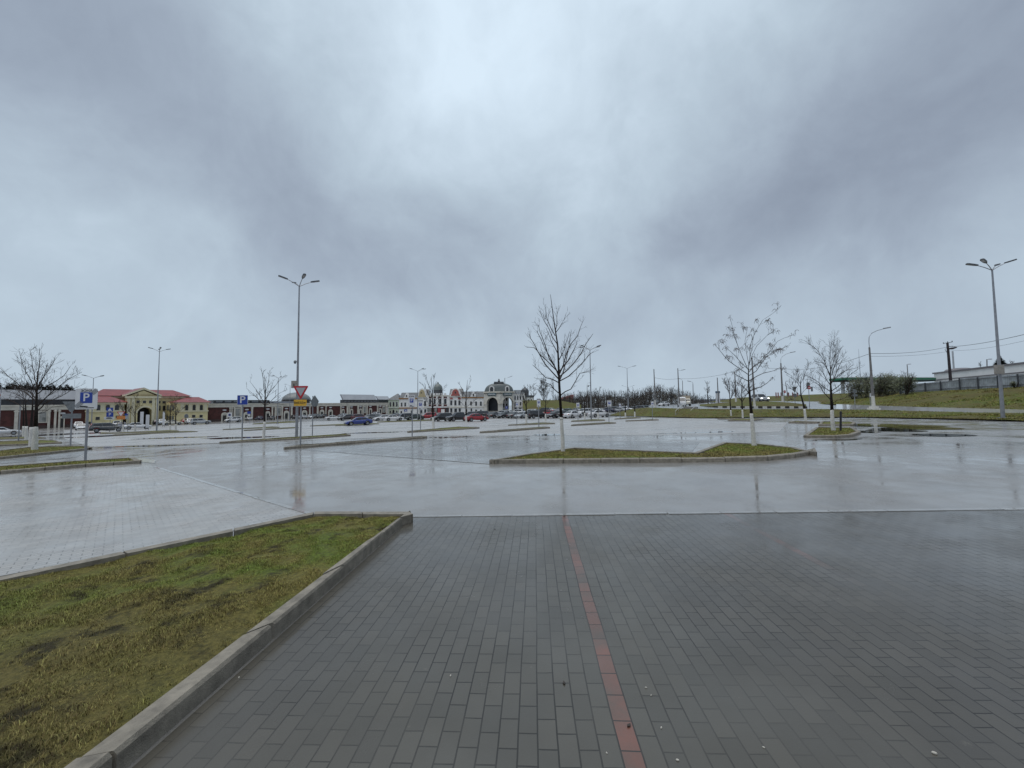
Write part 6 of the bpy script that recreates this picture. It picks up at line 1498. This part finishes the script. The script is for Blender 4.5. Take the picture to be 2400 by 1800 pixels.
def place(kind, col, x, base, head, label, group='cars parked across the wet car park', Y=None, s=1.0):
    if kind in used: r = copy_tree(PROTO[kind])
    else: r = PROTO[kind]; used.add(kind)
    p = G(x, base) if Y is None else pxg(x, Y)
    h = math.radians(head); e = .4
    nx = -(gz(p.x + e, p.y) - gz(p.x - e, p.y)) / (2 * e); ny = -(gz(p.x, p.y + e) - gz(p.x, p.y - e)) / (2 * e)
    up = Vector((nx, ny, 1)).normalized(); fx = Vector((math.cos(h), math.sin(h), 0)); fx = (fx - up * fx.dot(up)).normalized(); fy = up.cross(fx)
    m = Matrix((fx, fy, up)).transposed().to_4x4(); m.translation = p
    r.matrix_world = m @ Matrix.Scale(s, 4) if s != 1 else m
    tag(r, label, 'car', group)
    ch = [o for o in bpy.data.objects if o.parent == r]
    for o in ch:
        if o.name.split('.')[0] in ('body', 'wing_mirror'): o.material_slots[0].link = 'OBJECT'; o.material_slots[0].material = PAINT[col]
    return r, p
CARS = [
 ('saloon', 'white', 3, 1020, 52, 'white saloon cut off by the left edge of the photo'),
 ('hatch', 'dark', 22, 1003, 140, 'dark hatchback half hidden behind the clustered whitewashed trees'),
 ('saloon', 'pale_blue', 122, 999, 140, 'pale blue saloon seen from behind near the far left brick gallery'),
 ('suv', 'ivory', 159, 998, 320, 'ivory sport utility car in front of the left gallery archway'),
 ('suv', 'white', 184, 1003, 320, 'white sport utility car right behind the row by the end of zone sign'),
 ('saloon', 'white', 190, 1008, 320, 'white saloon facing out, nearest of the pair beside the end of zone sign post'),
 ('hatch', 'dark', 207, 1001, 320, 'black roofed hatchback behind the dark grey sport utility car'),
 ('hatch', 'red', 222, 1009, 140, 'red hatchback mostly hidden by the dark grey sport utility car'),
 ('suv', 'grey', 252, 1012.5, 46, 'dark grey sport utility car side on, large among the left cars'),
 ('suv', 'white', 272, 1000.5, 140, 'white sport utility car whose roof shows above the dark grey one'),
 ('saloon', 'navy', 285, 1002.5, 320, 'navy saloon between the dark grey and the white side on cars'),
 ('saloon', 'white', 322, 1006, 50, 'white saloon side on, just right of the dark grey sport utility car'),
 ('suv', 'pale_blue', 379, 995, 320, 'pale blue sport utility car beside the gatehouse archway'),
 ('hatch', 'dark', 366, 994.5, 140, 'dark hatchback just left of the pale blue car by the archway'),
 ('saloon', 'ivory', 405, 996, 48, 'ivory saloon side on before the splayed corner of the gatehouse'),
 ('hatch', 'red', 432, 992.5, 140, 'small red car between the ivory saloon and the silver sport utility car'),
 ('suv', 'white', 444, 993.5, 320, 'white sport utility car tucked behind the silver one'),
 ('suv', 'silver', 470, 994.8, 45, 'silver sport utility car side on at the end of the yellow gatehouse'),
 ('suv', 'white', 547, 989.5, 232, 'white sport utility car alone at the left end of the brick gallery'),
 ('saloon', 'white', 582, 985, 140, 'white saloon seen from behind by the second arched doorway'),
 ('hatch', 'navy', 607, 984.5, 140, 'dark blue hatchback between two arched doorways'),
 ('hatch', 'grey', 635, 984, 140, 'grey hatchback beside the stiff limbed tree'),
 ('hatch', 'dark', 688, 982, 140, 'dark hatchback just left of the tall mast foot'),
 ('saloon', 'silver', 708, 981.5, 150, 'silver saloon between the tall mast and the dark rhombus sign'),
 ('saloon', 'white', 727, 980.8, 320, 'white saloon behind the dark rhombus sign post'),
 ('suv', 'black', 743, 980.5, 320, 'black sport utility car right of the dark rhombus sign post'),
 ('hatch', 'dark', 757, 979.5, 140, 'dark hatchback left of the long white side on saloon'),
 ('saloon', 'white', 782, 984.5, 28, 'long white saloon side on, alone left of the black off road cars'),
 ('hatch', 'silver', 802, 978, 150, 'silver hatchback peeping out behind the long white saloon'),
 ('suv', 'black', 815, 985.3, 215, 'black sport utility car at the left end of the row behind the blue saloon'),
 ('suv', 'maroon', 843, 984.3, 50, 'maroon sport utility car directly behind the blue saloon roof'),
 ('hatch', 'silver', 866, 984.5, 140, 'silver hatchback behind the boot of the blue saloon'),
 ('suv', 'grey', 882, 985, 325, 'mid grey sport utility car between silver hatchback and white coupe'),
 ('suv', 'white', 880, 976, 140, 'white van like sport utility car standing tall in the second row'),
 ('saloon', 'white', 897, 985.8, 215, 'white saloon left of the white coupe'),
 ('saloon', 'white', 924, 986, 22, 'white coupe side on at the right end of the white group'),
 ('saloon', 'dark', 926, 978, 140, 'dark saloon behind the white coupe'),
 ('suv', 'black', 947, 984.5, 215, 'black sport utility car right of the white coupe, behind the white stem'),
 ('saloon', 'dark_green', 971, 984, 215, 'dark green saloon behind the nearest parking zone board'),
 ('suv', 'red', 1003, 982.5, 200, 'red sport utility car beneath the round dome house'),
 ('suv', 'black', 1036, 987, 222, 'black sport utility car in front of the shop windows'),
 ('pickup', 'black', 1076, 986.8, 215, 'black pickup between the other black car and the red saloon'),
 ('saloon', 'red', 1117, 987.5, 28, 'bright red saloon before the white house'),
 ('hatch', 'dark', 1103, 977, 140, 'dark hatchback behind the cab of the black pickup'),
 ('suv', 'dark', 1126, 978, 150, 'charcoal sport utility car behind the bright red saloon'),
 ('saloon', 'black', 1159, 980, 60, 'black saloon seen from behind in front of the gate archway'),
 ('hatch', 'silver', 1175, 974, 150, 'silver hatchback behind the pair of black saloons at the gate'),
 ('saloon', 'dark', 1184, 980, 225, 'dark saloon right of the black one at the gate'),
 ('hatch', 'white', 1195, 972.5, 320, 'small white car under the right gate arch'),
 ('saloon', 'grey', 1206, 980, 60, 'grey saloon seen from behind below the tall white house'),
 ('suv', 'white', 1213, 972.5, 150, 'white sport utility car behind the grey saloon below the tall white house'),
 ('saloon', 'silver', 1226, 980.5, 230, 'silver saloon left of the slim dark tree'),
 ('suv', 'black', 1259, 980.5, 28, 'big black sport utility car side on, left of the central tree'),
 ('suv', 'white', 1243, 973, 150, 'white sport utility car behind the big black one'),
 ('hatch', 'red', 1287, 975, 140, 'red hatchback between the big black car and the central tree'),
 ('saloon', 'black', 1301, 980, 225, 'black saloon just left of the central tree trunk'),
 ('hatch', 'dark', 1320, 979.5, 50, 'dark hatchback just right of the central tree trunk'),
 ('saloon', 'white', 1343, 979.8, 45, 'white saloon seen from behind, right of the central tree'),
 ('suv', 'white', 1370, 974, 215, 'white off road car facing left behind the lamp mast'),
 ('saloon', 'white', 1404, 977.8, 20, 'long white saloon side on, right of the lamp mast behind the central tree'),
 ('saloon', 'white', 1398, 970, 150, 'white saloon in the row behind the long white one'),
 ('hatch', 'teal', 1327, 969, 140, 'teal hatchback in the far row behind the white saloon'),
 ('saloon', 'silver', 1349, 967, 140, 'silver saloon in the far row left of the white off road car'),
 ('suv', 'dark', 1274, 967, 140, 'dark sport utility car in the far row before the embankment'),
 ('hatch', 'white', 1294, 966, 320, 'white hatchback in the far row before the embankment'),
 ('saloon', 'silver', 1310, 966, 140, 'silver saloon in the far row before the embankment'),
 ('saloon', 'navy', 1424, 966.5, 140, 'navy saloon right of the long white one, in the far row'),
 ('suv', 'grey', 1436, 966, 140, 'grey sport utility car in the far row below the parking zone board'),
 ('saloon', 'silver', 1451, 966, 140, 'silver saloon in the far row behind a white tree stem'),
 ('suv', 'white', 1468, 964.8, 320, 'white sport utility car far off beside the two armed mast'),
 ('hatch', 'dark', 1481, 964.5, 140, 'dark hatchback far off between the two young trees'),
 ('suv', 'black', 1494, 964, 140, 'black sport utility car far off right of the two young trees'),
 ('suv', 'dark_green', 1508, 962.5, 140, 'dark green sport utility car nearest the grass mound'),
 ('saloon', 'silver', 1522, 961.8, 140, 'silver saloon at the very end of the far row, against the grass mound'),
]
for c in CARS: place(*c)
place('saloon', 'blue', 840, 997, 215, 'bright blue saloon driving through the middle of the car park', group=None)
# car with lit headlights coming along the road
r, p = place('suv', 'silver', 1781, 943, 262, 'silver car with bright lit headlights coming along the upper road', group=None)
q = roadpt(1781, 942.8); r.location = q
for o in bpy.data.objects:
    if o.parent == r and o.name.startswith('headlight'): o.material_slots[0].link = 'OBJECT'; o.material_slots[0].material = lit_m
r, p = place('saloon', 'white', 1556, 953, 215, 'white saloon on the upper road just left of the white van', group=None); r.location = roadpt(1556, 951.8)
# delivery van and box truck on the upper road
def van(name, label, loc, head, col, kind):
    root = thing(name, label, 'van' if kind == 'van' else 'truck', (0, 0, 0))
    w = 1.0; mb = MB()
    if kind == 'van': sec = [(-2.7, .45, 2.55), (-2.6, .40, 2.68), (1.1, .40, 2.72), (1.55, .40, 2.55), (2.1, .40, 1.55), (2.85, .40, 1.25), (2.95, .45, .8)]
    else: sec = [(1.0, .6, 2.2), (2.0, .6, 2.25), (2.5, .6, 1.5), (2.75, .6, 1.3), (2.8, .65, .8)]
    rings = []
    for x, z0, z1 in sec:
        k = 1 if -2.5 < x < 2.6 else .93
        rings.append([(x, -w * k, z0), (x, w * k, z0), (x, w * k, z0 + (z1 - z0) * .55), (x, w * k * .93, z1 - .08), (x, w * k * .84, z1), (x, -w * k * .84, z1), (x, -w * k * .93, z1 - .08), (x, -w * k, z0 + (z1 - z0) * .55)])
    n = 8
    for r_ in rings: mb.v += [Vector(p_) for p_ in r_]
    for i in range(len(rings) - 1):
        for k in range(n): j = (k + 1) % n; mb.f.append((i * n + k, i * n + j, (i + 1) * n + j, (i + 1) * n + k))
    mb.f.append(tuple(range(n - 1, -1, -1))); mb.f.append(tuple((len(rings) - 1) * n + k for k in range(n)))
    mb.build('body', col, root)
    if kind != 'van':
        mb = MB(); mb.box((-1.3, 0, 1.9), (4.3, 2.2, 2.5)); mb.build('cargo_box', M('beige_box_body', (.42, .36, .28), .5), root, bevel=.04)
    (xa, za), (xb, zb_) = ((1.62, 2.42), (2.08, 1.62)) if kind == 'van' else ((2.03, 2.12), (2.47, 1.58))
    mb = MB(); mb.extrude([(xb + .03, -.82, zb_), (xb + .03, .82, zb_), (xa + .03, .76, za), (xa + .03, -.76, za)], (.03, 0, .02)); mb.build('windscreen', carglass, root)
    for s in (-1, 1):
        mb = MB(); mb.extrude([(.75, s * 1.005, 1.5), (1.8, s * 1.005, 1.5), (1.5, s * .96, 2.25), (.75, s * .96, 2.25)], (0, s * .02, 0)); mb.build('side_window', carglass, root)
        mb = MB(); mb.box((2.72, s * .72, .98), (.22, .34, .24)); mb.build('headlight', light_m, root)
        mb = MB(); mb.box((1.75, s * 1.14, 1.6), (.12, .2, .34)); mb.build('wing_mirror', trim_m, root)
        for x in (-1.75, 1.75): mb = MB(); mb.tube([Vector((x, s * .95 - .12, .36)), Vector((x, s * .95 + .12, .36))], .36, 16); wh = mb.build('wheel', tyre_m, root); mb = MB(); mb.tube([Vector((x, s * 1.06, .36)), Vector((x, s * 1.09, .36))], .22, 12); mb.build('rim', rim_m, wh)
    mb = MB(); mb.box((2.85, 0, .55), (.18, 1.8, .28)); mb.build('bumper', trim_m, root); mb = MB(); mb.box((2.95, 0, .58), (.03, .5, .11)); mb.build('number_plate', plate_m, root)
    root.location = loc; root.rotation_euler = (0, 0, math.radians(head))
van('delivery_van', 'white high roofed delivery van on the upper road, facing the camera', roadpt(1598, 953.3), 248, PAINT['white'], 'van')
van('box_truck', 'beige box truck just behind the white delivery van', roadpt(1609, 951.6), 250, PAINT['ivory'], 'truck')

# ------------------------------------------------------------------ planting
leaf_m = M('olive_leaves', (0.105, 0.118, 0.058), .6, var=.4, scale=1.5, island=.35)
brown_m = M('brown_undergrowth', (0.048, 0.041, 0.030), .8, var=.35, scale=.4, island=.4)
fir_m = M('fir_needles', (0.014, 0.022, 0.016), .7, island=.4)
grey_twig = M('grey_twigs', (0.045, 0.039, 0.036), .8, island=.3)
def leaves(mb, c, rad, n, size, rg, low=0.0):
    for k in range(n):
        while True:
            p = Vector((rg.uniform(-1, 1), rg.uniform(-1, 1), rg.uniform(-1, 1)))
            if p.length < 1 and mnoise.noise(p * 2.2 + c) > -.18 - .3 * rg.random(): break
        p = c + Vector((p.x * rad[0], p.y * rad[1], p.z * rad[2])); a = Vector((rg.gauss(0, 1), rg.gauss(0, 1), rg.gauss(0, 1))).normalized(); b = a.orthogonal().normalized(); s = size * rg.uniform(.5, 1.3)
        mb.poly([p - a * s, p + b * s * .4, p + a * s, p - b * s * .4])
def bush(label, x, ybase, Y, w_px, h_px, seed, n=1500, mat=leaf_m, size=.16, stems=7, name='bush'):
    rg = random.Random(seed); b = P(x, ybase, Y); t = thing(name, label, 'bush', b, 'bushes beside the filling station'); W = w_px / F * Y / 2; H = h_px / F * Y
    ms = MB(); ml = MB()
    for k in range(stems):
        a = rg.uniform(0, 2 * PI); d = Vector((math.cos(a) * W * rg.uniform(.2, .9), math.sin(a) * W * .7, H * rg.uniform(.7, 1.05))); q = b + Vector((d.x * .15, d.y * .15, 0)); pts = [q - Vector((0, 0, .4)), q + d * .5 + Vector((0, 0, H * .08)), b + d]
        ms.tube(pts, [.06, .04, .015], 4, cap=False); grow_twigs(ms, [Vector(p) for p in pts], [.06, .04, .015], rg, 0, H * .4, 2.2, .5, None, .012)
    ms.build('stems', twig_m, t, fix=False)
    for k in range(6):
        c = b + Vector((rg.uniform(-.6, .6) * W, rg.uniform(-.5, .5) * W * .6, H * rg.uniform(.3, .72))); leaves(ml, c, (W * .6, W * .45, H * .40), n // 6, size * .8, rg)
    ml.build('foliage', mat, t, fix=False)
bush('rounded olive bush at the left end of the station hedge, below the canopy end', 2003, 935, 66, 58, 52, 41, 3000)
bush('tall olive bush behind the round grey sign back', 2026, 934, 68, 52, 57, 42, 3000)
bush('dark olive bush right behind the large curved arm street light', 2056, 933, 64, 64, 56, 43, 3400)
bush('olive bush right of the large curved arm street light', 2086, 930, 64, 56, 52, 44, 3000)
bush('thin wispy bush in the middle of the station hedge', 2104, 927, 66, 44, 52, 45, 1800)
bush('dark stemmed leafy bush at the left end of the metal fence', 2122, 924, 58, 46, 46, 46, 2600)
bush('low dark bush against the metal fence at the far right', 2380, 906, 46, 20, 12, 47, 400, size=.1)
def bare_simple(name, label, x, ybase, ytop, Y, spread, seed, n=12, mat=grey_twig, group=None, thin=.03, dens=1.4):
    rg = random.Random(seed); b = P(x, ybase, Y); H = P(x, ytop, Y).z - b.z; t = thing(name, label, 'tree', b, group); W = spread / F * Y
    mt = MB(); lean = rg.uniform(-.04, .04) * H; tp = [b - Vector((0, 0, .4)), b + Vector((lean * .4, 0, H * .4)), b + Vector((lean, 0, H))]; mt.tube(tp, [H * .018 + .04, H * .012 + .03, .03], 6); mt.build('trunk', mat if mat is not grey_twig else grey_twig, t)
    mc = MB()
    for k in range(n):
        f_ = rg.uniform(.2, .95); p = tp[0] + (tp[2] - tp[0]) * f_; a = rg.uniform(0, 2 * PI); L = W * (1.15 - f_ * .6) * rg.uniform(.6, 1.1)
        d = Vector((math.cos(a), math.sin(a), rg.uniform(.5, 1.4))).normalized(); pts = [p, p + d * L * .5, p + d * L + Vector((0, 0, L * .18))]
        rr = [.02 + L * .012, .018 + L * .006, thin]; mc.tube(pts, rr, 4, cap=False); grow_twigs(mc, pts, rr, rg, 0, L * .5, dens, .5, None, thin)
    mc.build('crown', mat, t, fix=False)
    return t
bare_simple('bare_tree', 'wide grey bare tree above the green embankment, left of the central trunk', 1275, 944, 889, 200, 20, 51, 46, dens=1.6, thin=.045)
bare_simple('bare_tree', 'paler bare tree close to the small dome, left of the wide grey one', 1250, 946, 905, 205, 11, 52, 26, thin=.04)
bare_simple('bare_tree', 'thin bare tree peeping over the small dark dome', 1237, 946, 899, 230, 6, 53, 14, thin=.04)
bare_simple('bare_tree', 'slender bare tree between the wide grey one and the central trunk', 1296, 944, 896, 215, 9, 54, 20, thin=.04)
bare_simple('bare_tree', 'birch like tree standing alone left of the tall white stele', 1660, 948, 896, 110, 12, 55, 30, thin=.022, dens=2.2)
bare_simple('bare_tree', 'faint bare tree above the long white building, left of the fir', 2299, 872, 847, 105, 7, 56, 12, thin=.02)
bare_simple('bare_tree', 'faint rounded bare tree right of the fir', 2376, 872, 849, 110, 13, 57, 34, thin=.03, dens=2)
# firs
def fir(label, x, ybase, ytop, Y, spread, seed, n=520):
    rg = random.Random(seed); b = P(x, ybase, Y); H = P(x, ytop, Y).z - b.z; W = spread / F * Y; t = thing('fir_tree', label, 'tree', b, 'fir trees')
    mb = MB(); mb.tube([b - Vector((0, 0, 1)), b + Vector((0, 0, H))], [H * .02, .03], 6); mb.build('trunk', bark, t); mb = MB()
    for k in range(n):
        f_ = rg.random() ** .8; a = rg.uniform(0, 2 * PI); L = W * (1.02 - f_) * rg.uniform(.55, 1.15) + .15; p = b + Vector((0, 0, H * (.12 + .88 * f_))); d = Vector((math.cos(a), math.sin(a), -.18 + .3 * f_)); s = Vector((-d.y, d.x, 0)) * L * .16
        e = p + d * L; mb.poly([p, p + d * L * .5 + s, e, p + d * L * .5 - s]); mb.poly([p, p + d * L * .55 + Vector((0, 0, L * .07)), e, p + d * L * .55 - Vector((0, 0, L * .12))])
    mb.build('crown', fir_m, t, fix=False)
fir('dark fir tree rising behind the long white building beside the far right mast', 2346, 876, 834, 78, 19, 61, 330)
fx_ = [(-8, 897, 'leftmost'), (18, 902, 'second'), (31, 898, 'third'), (47, 905, 'fourth'), (62, 900, 'fifth'), (78, 904, 'sixth'), (93, 901, 'seventh'), (108, 906, 'eighth'), (121, 904, 'ninth'), (140, 907, 'tenth'), (155, 905, 'eleventh'), (166, 909, 'twelfth')]
for k, (x, yt, o_) in enumerate(fx_): fir('dark fir far behind the left gallery roof, %s from the left of that line' % o_, x, 945, yt - 5, 200, 26, 70 + k, 420)
# the wood behind the far car rows: one mass nobody could count
rg = random.Random(9); mb = MB(); mb2 = MB()
def ztop(x): return interp(x, [(1225, 934), (1310, 928), (1340, 926), (1375, 921), (1430, 919), (1470, 926), (1500, 920), (1520, 910), (1545, 906), (1562, 912), (1585, 914), (1612, 922), (1650, 932), (1690, 938), (1740, 941)])
for k in range(900):
    x = rg.uniform(1300, 1700); Y = rg.uniform(196, 250); b = P(x, 950, Y); yt = ztop(x) + rg.uniform(-6, 12); z1 = P(x, yt, Y).z; H = max(1, z1 - b.z); lx, ly = rg.uniform(-.08, .08) * H, rg.uniform(-.08, .08) * H
    tp = b + Vector((lx, ly, H)); mb.tube([b - Vector((0, 0, 2)), b + Vector((lx * .3, ly * .3, H * .5)), tp], [.10, .07, .03], 3, cap=False)
    for q in range(8):
        f_ = rg.uniform(.3, .98); p = b + (tp - b) * f_; a = rg.uniform(0, 6.28); L = H * .24 * rg.uniform(.5, 1.2) * (1.2 - f_ * .5); mb.tube([p, p + Vector((math.cos(a) * L * .6, math.sin(a) * L * .6, L))], [.05, .025], 3, cap=False)
for k in range(15000):
    x = rg.uniform(1296, 1660); Y = rg.uniform(192, 240); b = P(x, 952, Y); z1 = P(x, ztop(x) + 6 + rg.uniform(0, 8), Y).z; p = Vector((b.x, b.y, b.z - 1 + (z1 - b.z + 1) * rg.random() ** 1.15)); a = Vector((rg.gauss(0, 1), rg.gauss(0, 1), rg.gauss(0, 1.2))).normalized(); c = a.orthogonal().normalized(); s = rg.uniform(.2, .55)
    mb2.poly([p - a * s, p + c * s * .45, p + a * s, p - c * s * .45])
wood = thing('woodland', 'brown leafless wood behind the far car rows and the grass mound', 'wood', P(1480, 950, 215)); tag(wood, kind='stuff')
mb.build('stems', grey_twig, wood, fix=False); mb2.build('undergrowth', brown_m, wood, fix=False)

# ------------------------------------------------------------------ sky, sun, camera
world = bpy.data.worlds.new('World'); scene.world = world; world.use_nodes = True
nt = world.node_tree; N, L = nt.nodes, nt.links; bg = N['Background']
def mth(op, *ins, clamp=False):
    n = N.new('ShaderNodeMath'); n.operation = op; n.use_clamp = clamp
    for i, v in enumerate(ins):
        if isinstance(v, (int, float)): n.inputs[i].default_value = v
        else: L.new(v, n.inputs[i])
    return n.outputs[0]
def vmth(op, *ins, out=0):
    n = N.new('ShaderNodeVectorMath'); n.operation = op
    for i, v in enumerate(ins):
        if isinstance(v, (tuple, Vector)): n.inputs[i].default_value = tuple(v)
        else: L.new(v, n.inputs[i])
    return n.outputs[out]
def wn(scale, detail, src, rough=.55, dist=0.0, out='Fac'):
    n = N.new('ShaderNodeTexNoise'); n.inputs['Scale'].default_value = scale; n.inputs['Detail'].default_value = detail; n.inputs['Roughness'].default_value = rough; n.inputs['Distortion'].default_value = dist
    L.new(src, n.inputs['Vector']); return n.outputs[out]
tc = N.new('ShaderNodeTexCoord'); dirv = tc.outputs['Generated']
sx = N.new('ShaderNodeSeparateXYZ'); L.new(dirv, sx.inputs[0])
zz = mth('ADD', mth('MAXIMUM', sx.outputs[2], 0.0), 0.16)
cl = N.new('ShaderNodeCombineXYZ'); L.new(mth('DIVIDE', sx.outputs[0], zz), cl.inputs[0]); L.new(mth('DIVIDE', sx.outputs[1], zz), cl.inputs[1])
warp = wn(2.6, 7, dirv, .58, .3, 'Color')
wd = vmth('ADD', dirv, vmth('SCALE', vmth('SUBTRACT', warp, (.5, .5, .5)), (0, 0, 0)))
# scale input of SCALE is index 3
for n in N:
    if n.bl_idname == 'ShaderNodeVectorMath' and n.operation == 'SCALE': n.inputs[3].default_value = .22
warp2 = wn(9, 6, dirv, .6, .3, 'Color')
w2 = vmth('SCALE', vmth('SUBTRACT', warp2, (.5, .5, .5)), (0, 0, 0)); w2.node.inputs[3].default_value = .06
wdn = vmth('NORMALIZE', vmth('ADD', wd, w2))
# (px, py, tightness, amount): brighter gaps and darker cloud bellies, as directions in the sky
# cloud cover: (picture x, picture y, brightness) of gaps and bellies, held as directions in the sky
SKYPTS = [tuple(float(q) for q in s.split()) for s in """1200 50 .9;1200 250 .86;900 60 .82;600 50 .55;300 60 .33;50 50 .26;150 250 .18;400 250 .20;650 250 .28;800 200 .58;880 230 .8;1020 300 .82;1350 300 .84;1500 200 .76;1700 60 .8;1900 60 .5;2100 60 .34;2350 100 .20;300 450 .57;100 450 .62;500 450 .32;700 450 .22;880 450 .26;1050 450 .5;1230 450 .62;1400 450 .66;1500 480 .5;1700 450 .12;1900 450 .06;2150 400 .2;2350 450 .40;300 600 .64;100 650 .60;600 600 .5;800 600 .3;950 580 .18;1150 600 .2;1270 600 .36;1400 560 .64;1500 630 .28;1650 600 .2;1800 600 .34;2000 620 .42;2300 600 .56;300 800 .54;100 830 .54;600 720 .58;800 720 .50;1000 730 .60;1200 780 .56;1400 730 .38;1600 780 .52;1900 750 .46;2200 750 .46;2350 800 .5;600 860 .56;1000 860 .58;1500 880 .58;1900 880 .54;1700 280 .26;2000 250 .2;2250 250 .2;1550 330 .42;1000 150 .86;1450 60 .86;1250 380 .78;830 140 .86;770 170 .42;850 300 .72;760 320 .3;1480 250 .58;1430 270 .84;1560 200 .5;1480 380 .46;1420 380 .74;1000 420 .62;940 380 .5;1290 520 .6;1220 540 .4;1060 680 .42;1180 690 .5;760 640 .44;640 520 .34;520 560 .5;420 520 .5;2000 700 .42;1740 700 .4;1560 700 .42;2100 560 .34;1480 150 .74;1620 160 .56;1000 30 .86;730 60 .64;1350 450 .7;1130 400 .64""".split(';')]
num, den = None, None
for px, py, bv in SKYPTS:
    d = (FW + RV * ((px - CX) / F) + UV * ((CY - py) / F)).normalized()
    dot = N.new('ShaderNodeVectorMath'); dot.operation = 'DOT_PRODUCT'; L.new(wdn, dot.inputs[0]); dot.inputs[1].default_value = tuple(d)
    w_ = mth('EXPONENT', mth('MULTIPLY', mth('SUBTRACT', dot.outputs['Value'], 1.0), 120.0))
    num = mth('MULTIPLY_ADD', w_, bv, num if num is not None else 0.00035); den = mth('ADD', w_, den if den is not None else 0.001)
acc = mth('DIVIDE', num, den)
fb = wn(4.2, 8, dirv, .55, .5); fb2 = wn(13, 6, dirv, .6, .4)
# fine billows fade out towards the horizon, where they would only streak
fade = mth('MINIMUM', mth('MULTIPLY_ADD', mth('MAXIMUM', sx.outputs[2], 0.02), 2.5, .35), 1.0)
det = mth('MULTIPLY', fade, mth('ADD', mth('MULTIPLY', mth('SUBTRACT', fb, .5), .50), mth('MULTIPLY', mth('SUBTRACT', fb2, .5), .17)))
v = mth('ADD', mth('MULTIPLY_ADD', mth('SUBTRACT', acc, .45), 1.3, .46), det, clamp=True)
ramp = N.new('ShaderNodeValToRGB'); L.new(v, ramp.inputs[0])
el = ramp.color_ramp.elements
K = 0.86
def skc(r, g, b): return tuple(((c / 255 + .055) / 1.055) ** 2.4 * K for c in (r, g, b)) + (1,)
el[0].position = 0.05; el[0].color = skc(139, 150, 167); el[1].position = 1.0; el[1].color = skc(219, 236, 250)
m1 = ramp.color_ramp.elements.new(.30); m1.color = skc(159, 172, 188)
m2 = ramp.color_ramp.elements.new(.60); m2.color = skc(183, 199, 213)
sky = N.new('ShaderNodeTexSky'); sky.sky_type = 'NISHITA'; sky.sun_disc = False
SUN_EL, SUN_AZ = math.radians(76), math.radians(235)
sky.sun_elevation = SUN_EL; sky.sun_rotation = SUN_AZ
skm = vmth('SCALE', sky.outputs[0], (0, 0, 0)); skm.node.inputs[3].default_value = 1.0
mixn = N.new('ShaderNodeMix'); mixn.data_type = 'RGBA'; mixn.inputs[0].default_value = .97
L.new(skm, mixn.inputs[6])
c10 = vmth('SCALE', ramp.outputs[0], (0, 0, 0)); c10.node.inputs[3].default_value = 10.0
L.new(c10, mixn.inputs[7])
L.new(mixn.outputs[2], bg.inputs[0]); bg.inputs[1].default_value = .10
sun = bpy.data.lights.new('sun', 'SUN'); sun.energy = 1.6; sun.angle = math.radians(60); sun.color = (1, .97, .93)
so = bpy.data.objects.new('sun', sun); COL.objects.link(so)
# NISHITA rotation is clockwise from +Y
sd = Vector((math.sin(SUN_AZ) * math.cos(SUN_EL), math.cos(SUN_AZ) * math.cos(SUN_EL), math.sin(SUN_EL)))
so.rotation_euler = sd.to_track_quat('Z', 'Y').to_euler()
cam = bpy.data.cameras.new('camera'); cam.sensor_width = 36; cam.lens = 36 * F / 2400; cam.clip_start = .05; cam.clip_end = 3000
cobj = bpy.data.objects.new('camera', cam); COL.objects.link(cobj)
mm = Matrix((RV, UV, -FW)).transposed().to_4x4(); mm.translation = CAM; cobj.matrix_world = mm
scene.camera = cobj
scene.view_settings.view_transform = 'Standard'; scene.view_settings.look = 'None'; scene.view_settings.exposure = 0.25; scene.view_settings.gamma = 1
scene.cycles.max_bounces = 6; scene.cycles.use_denoising = True
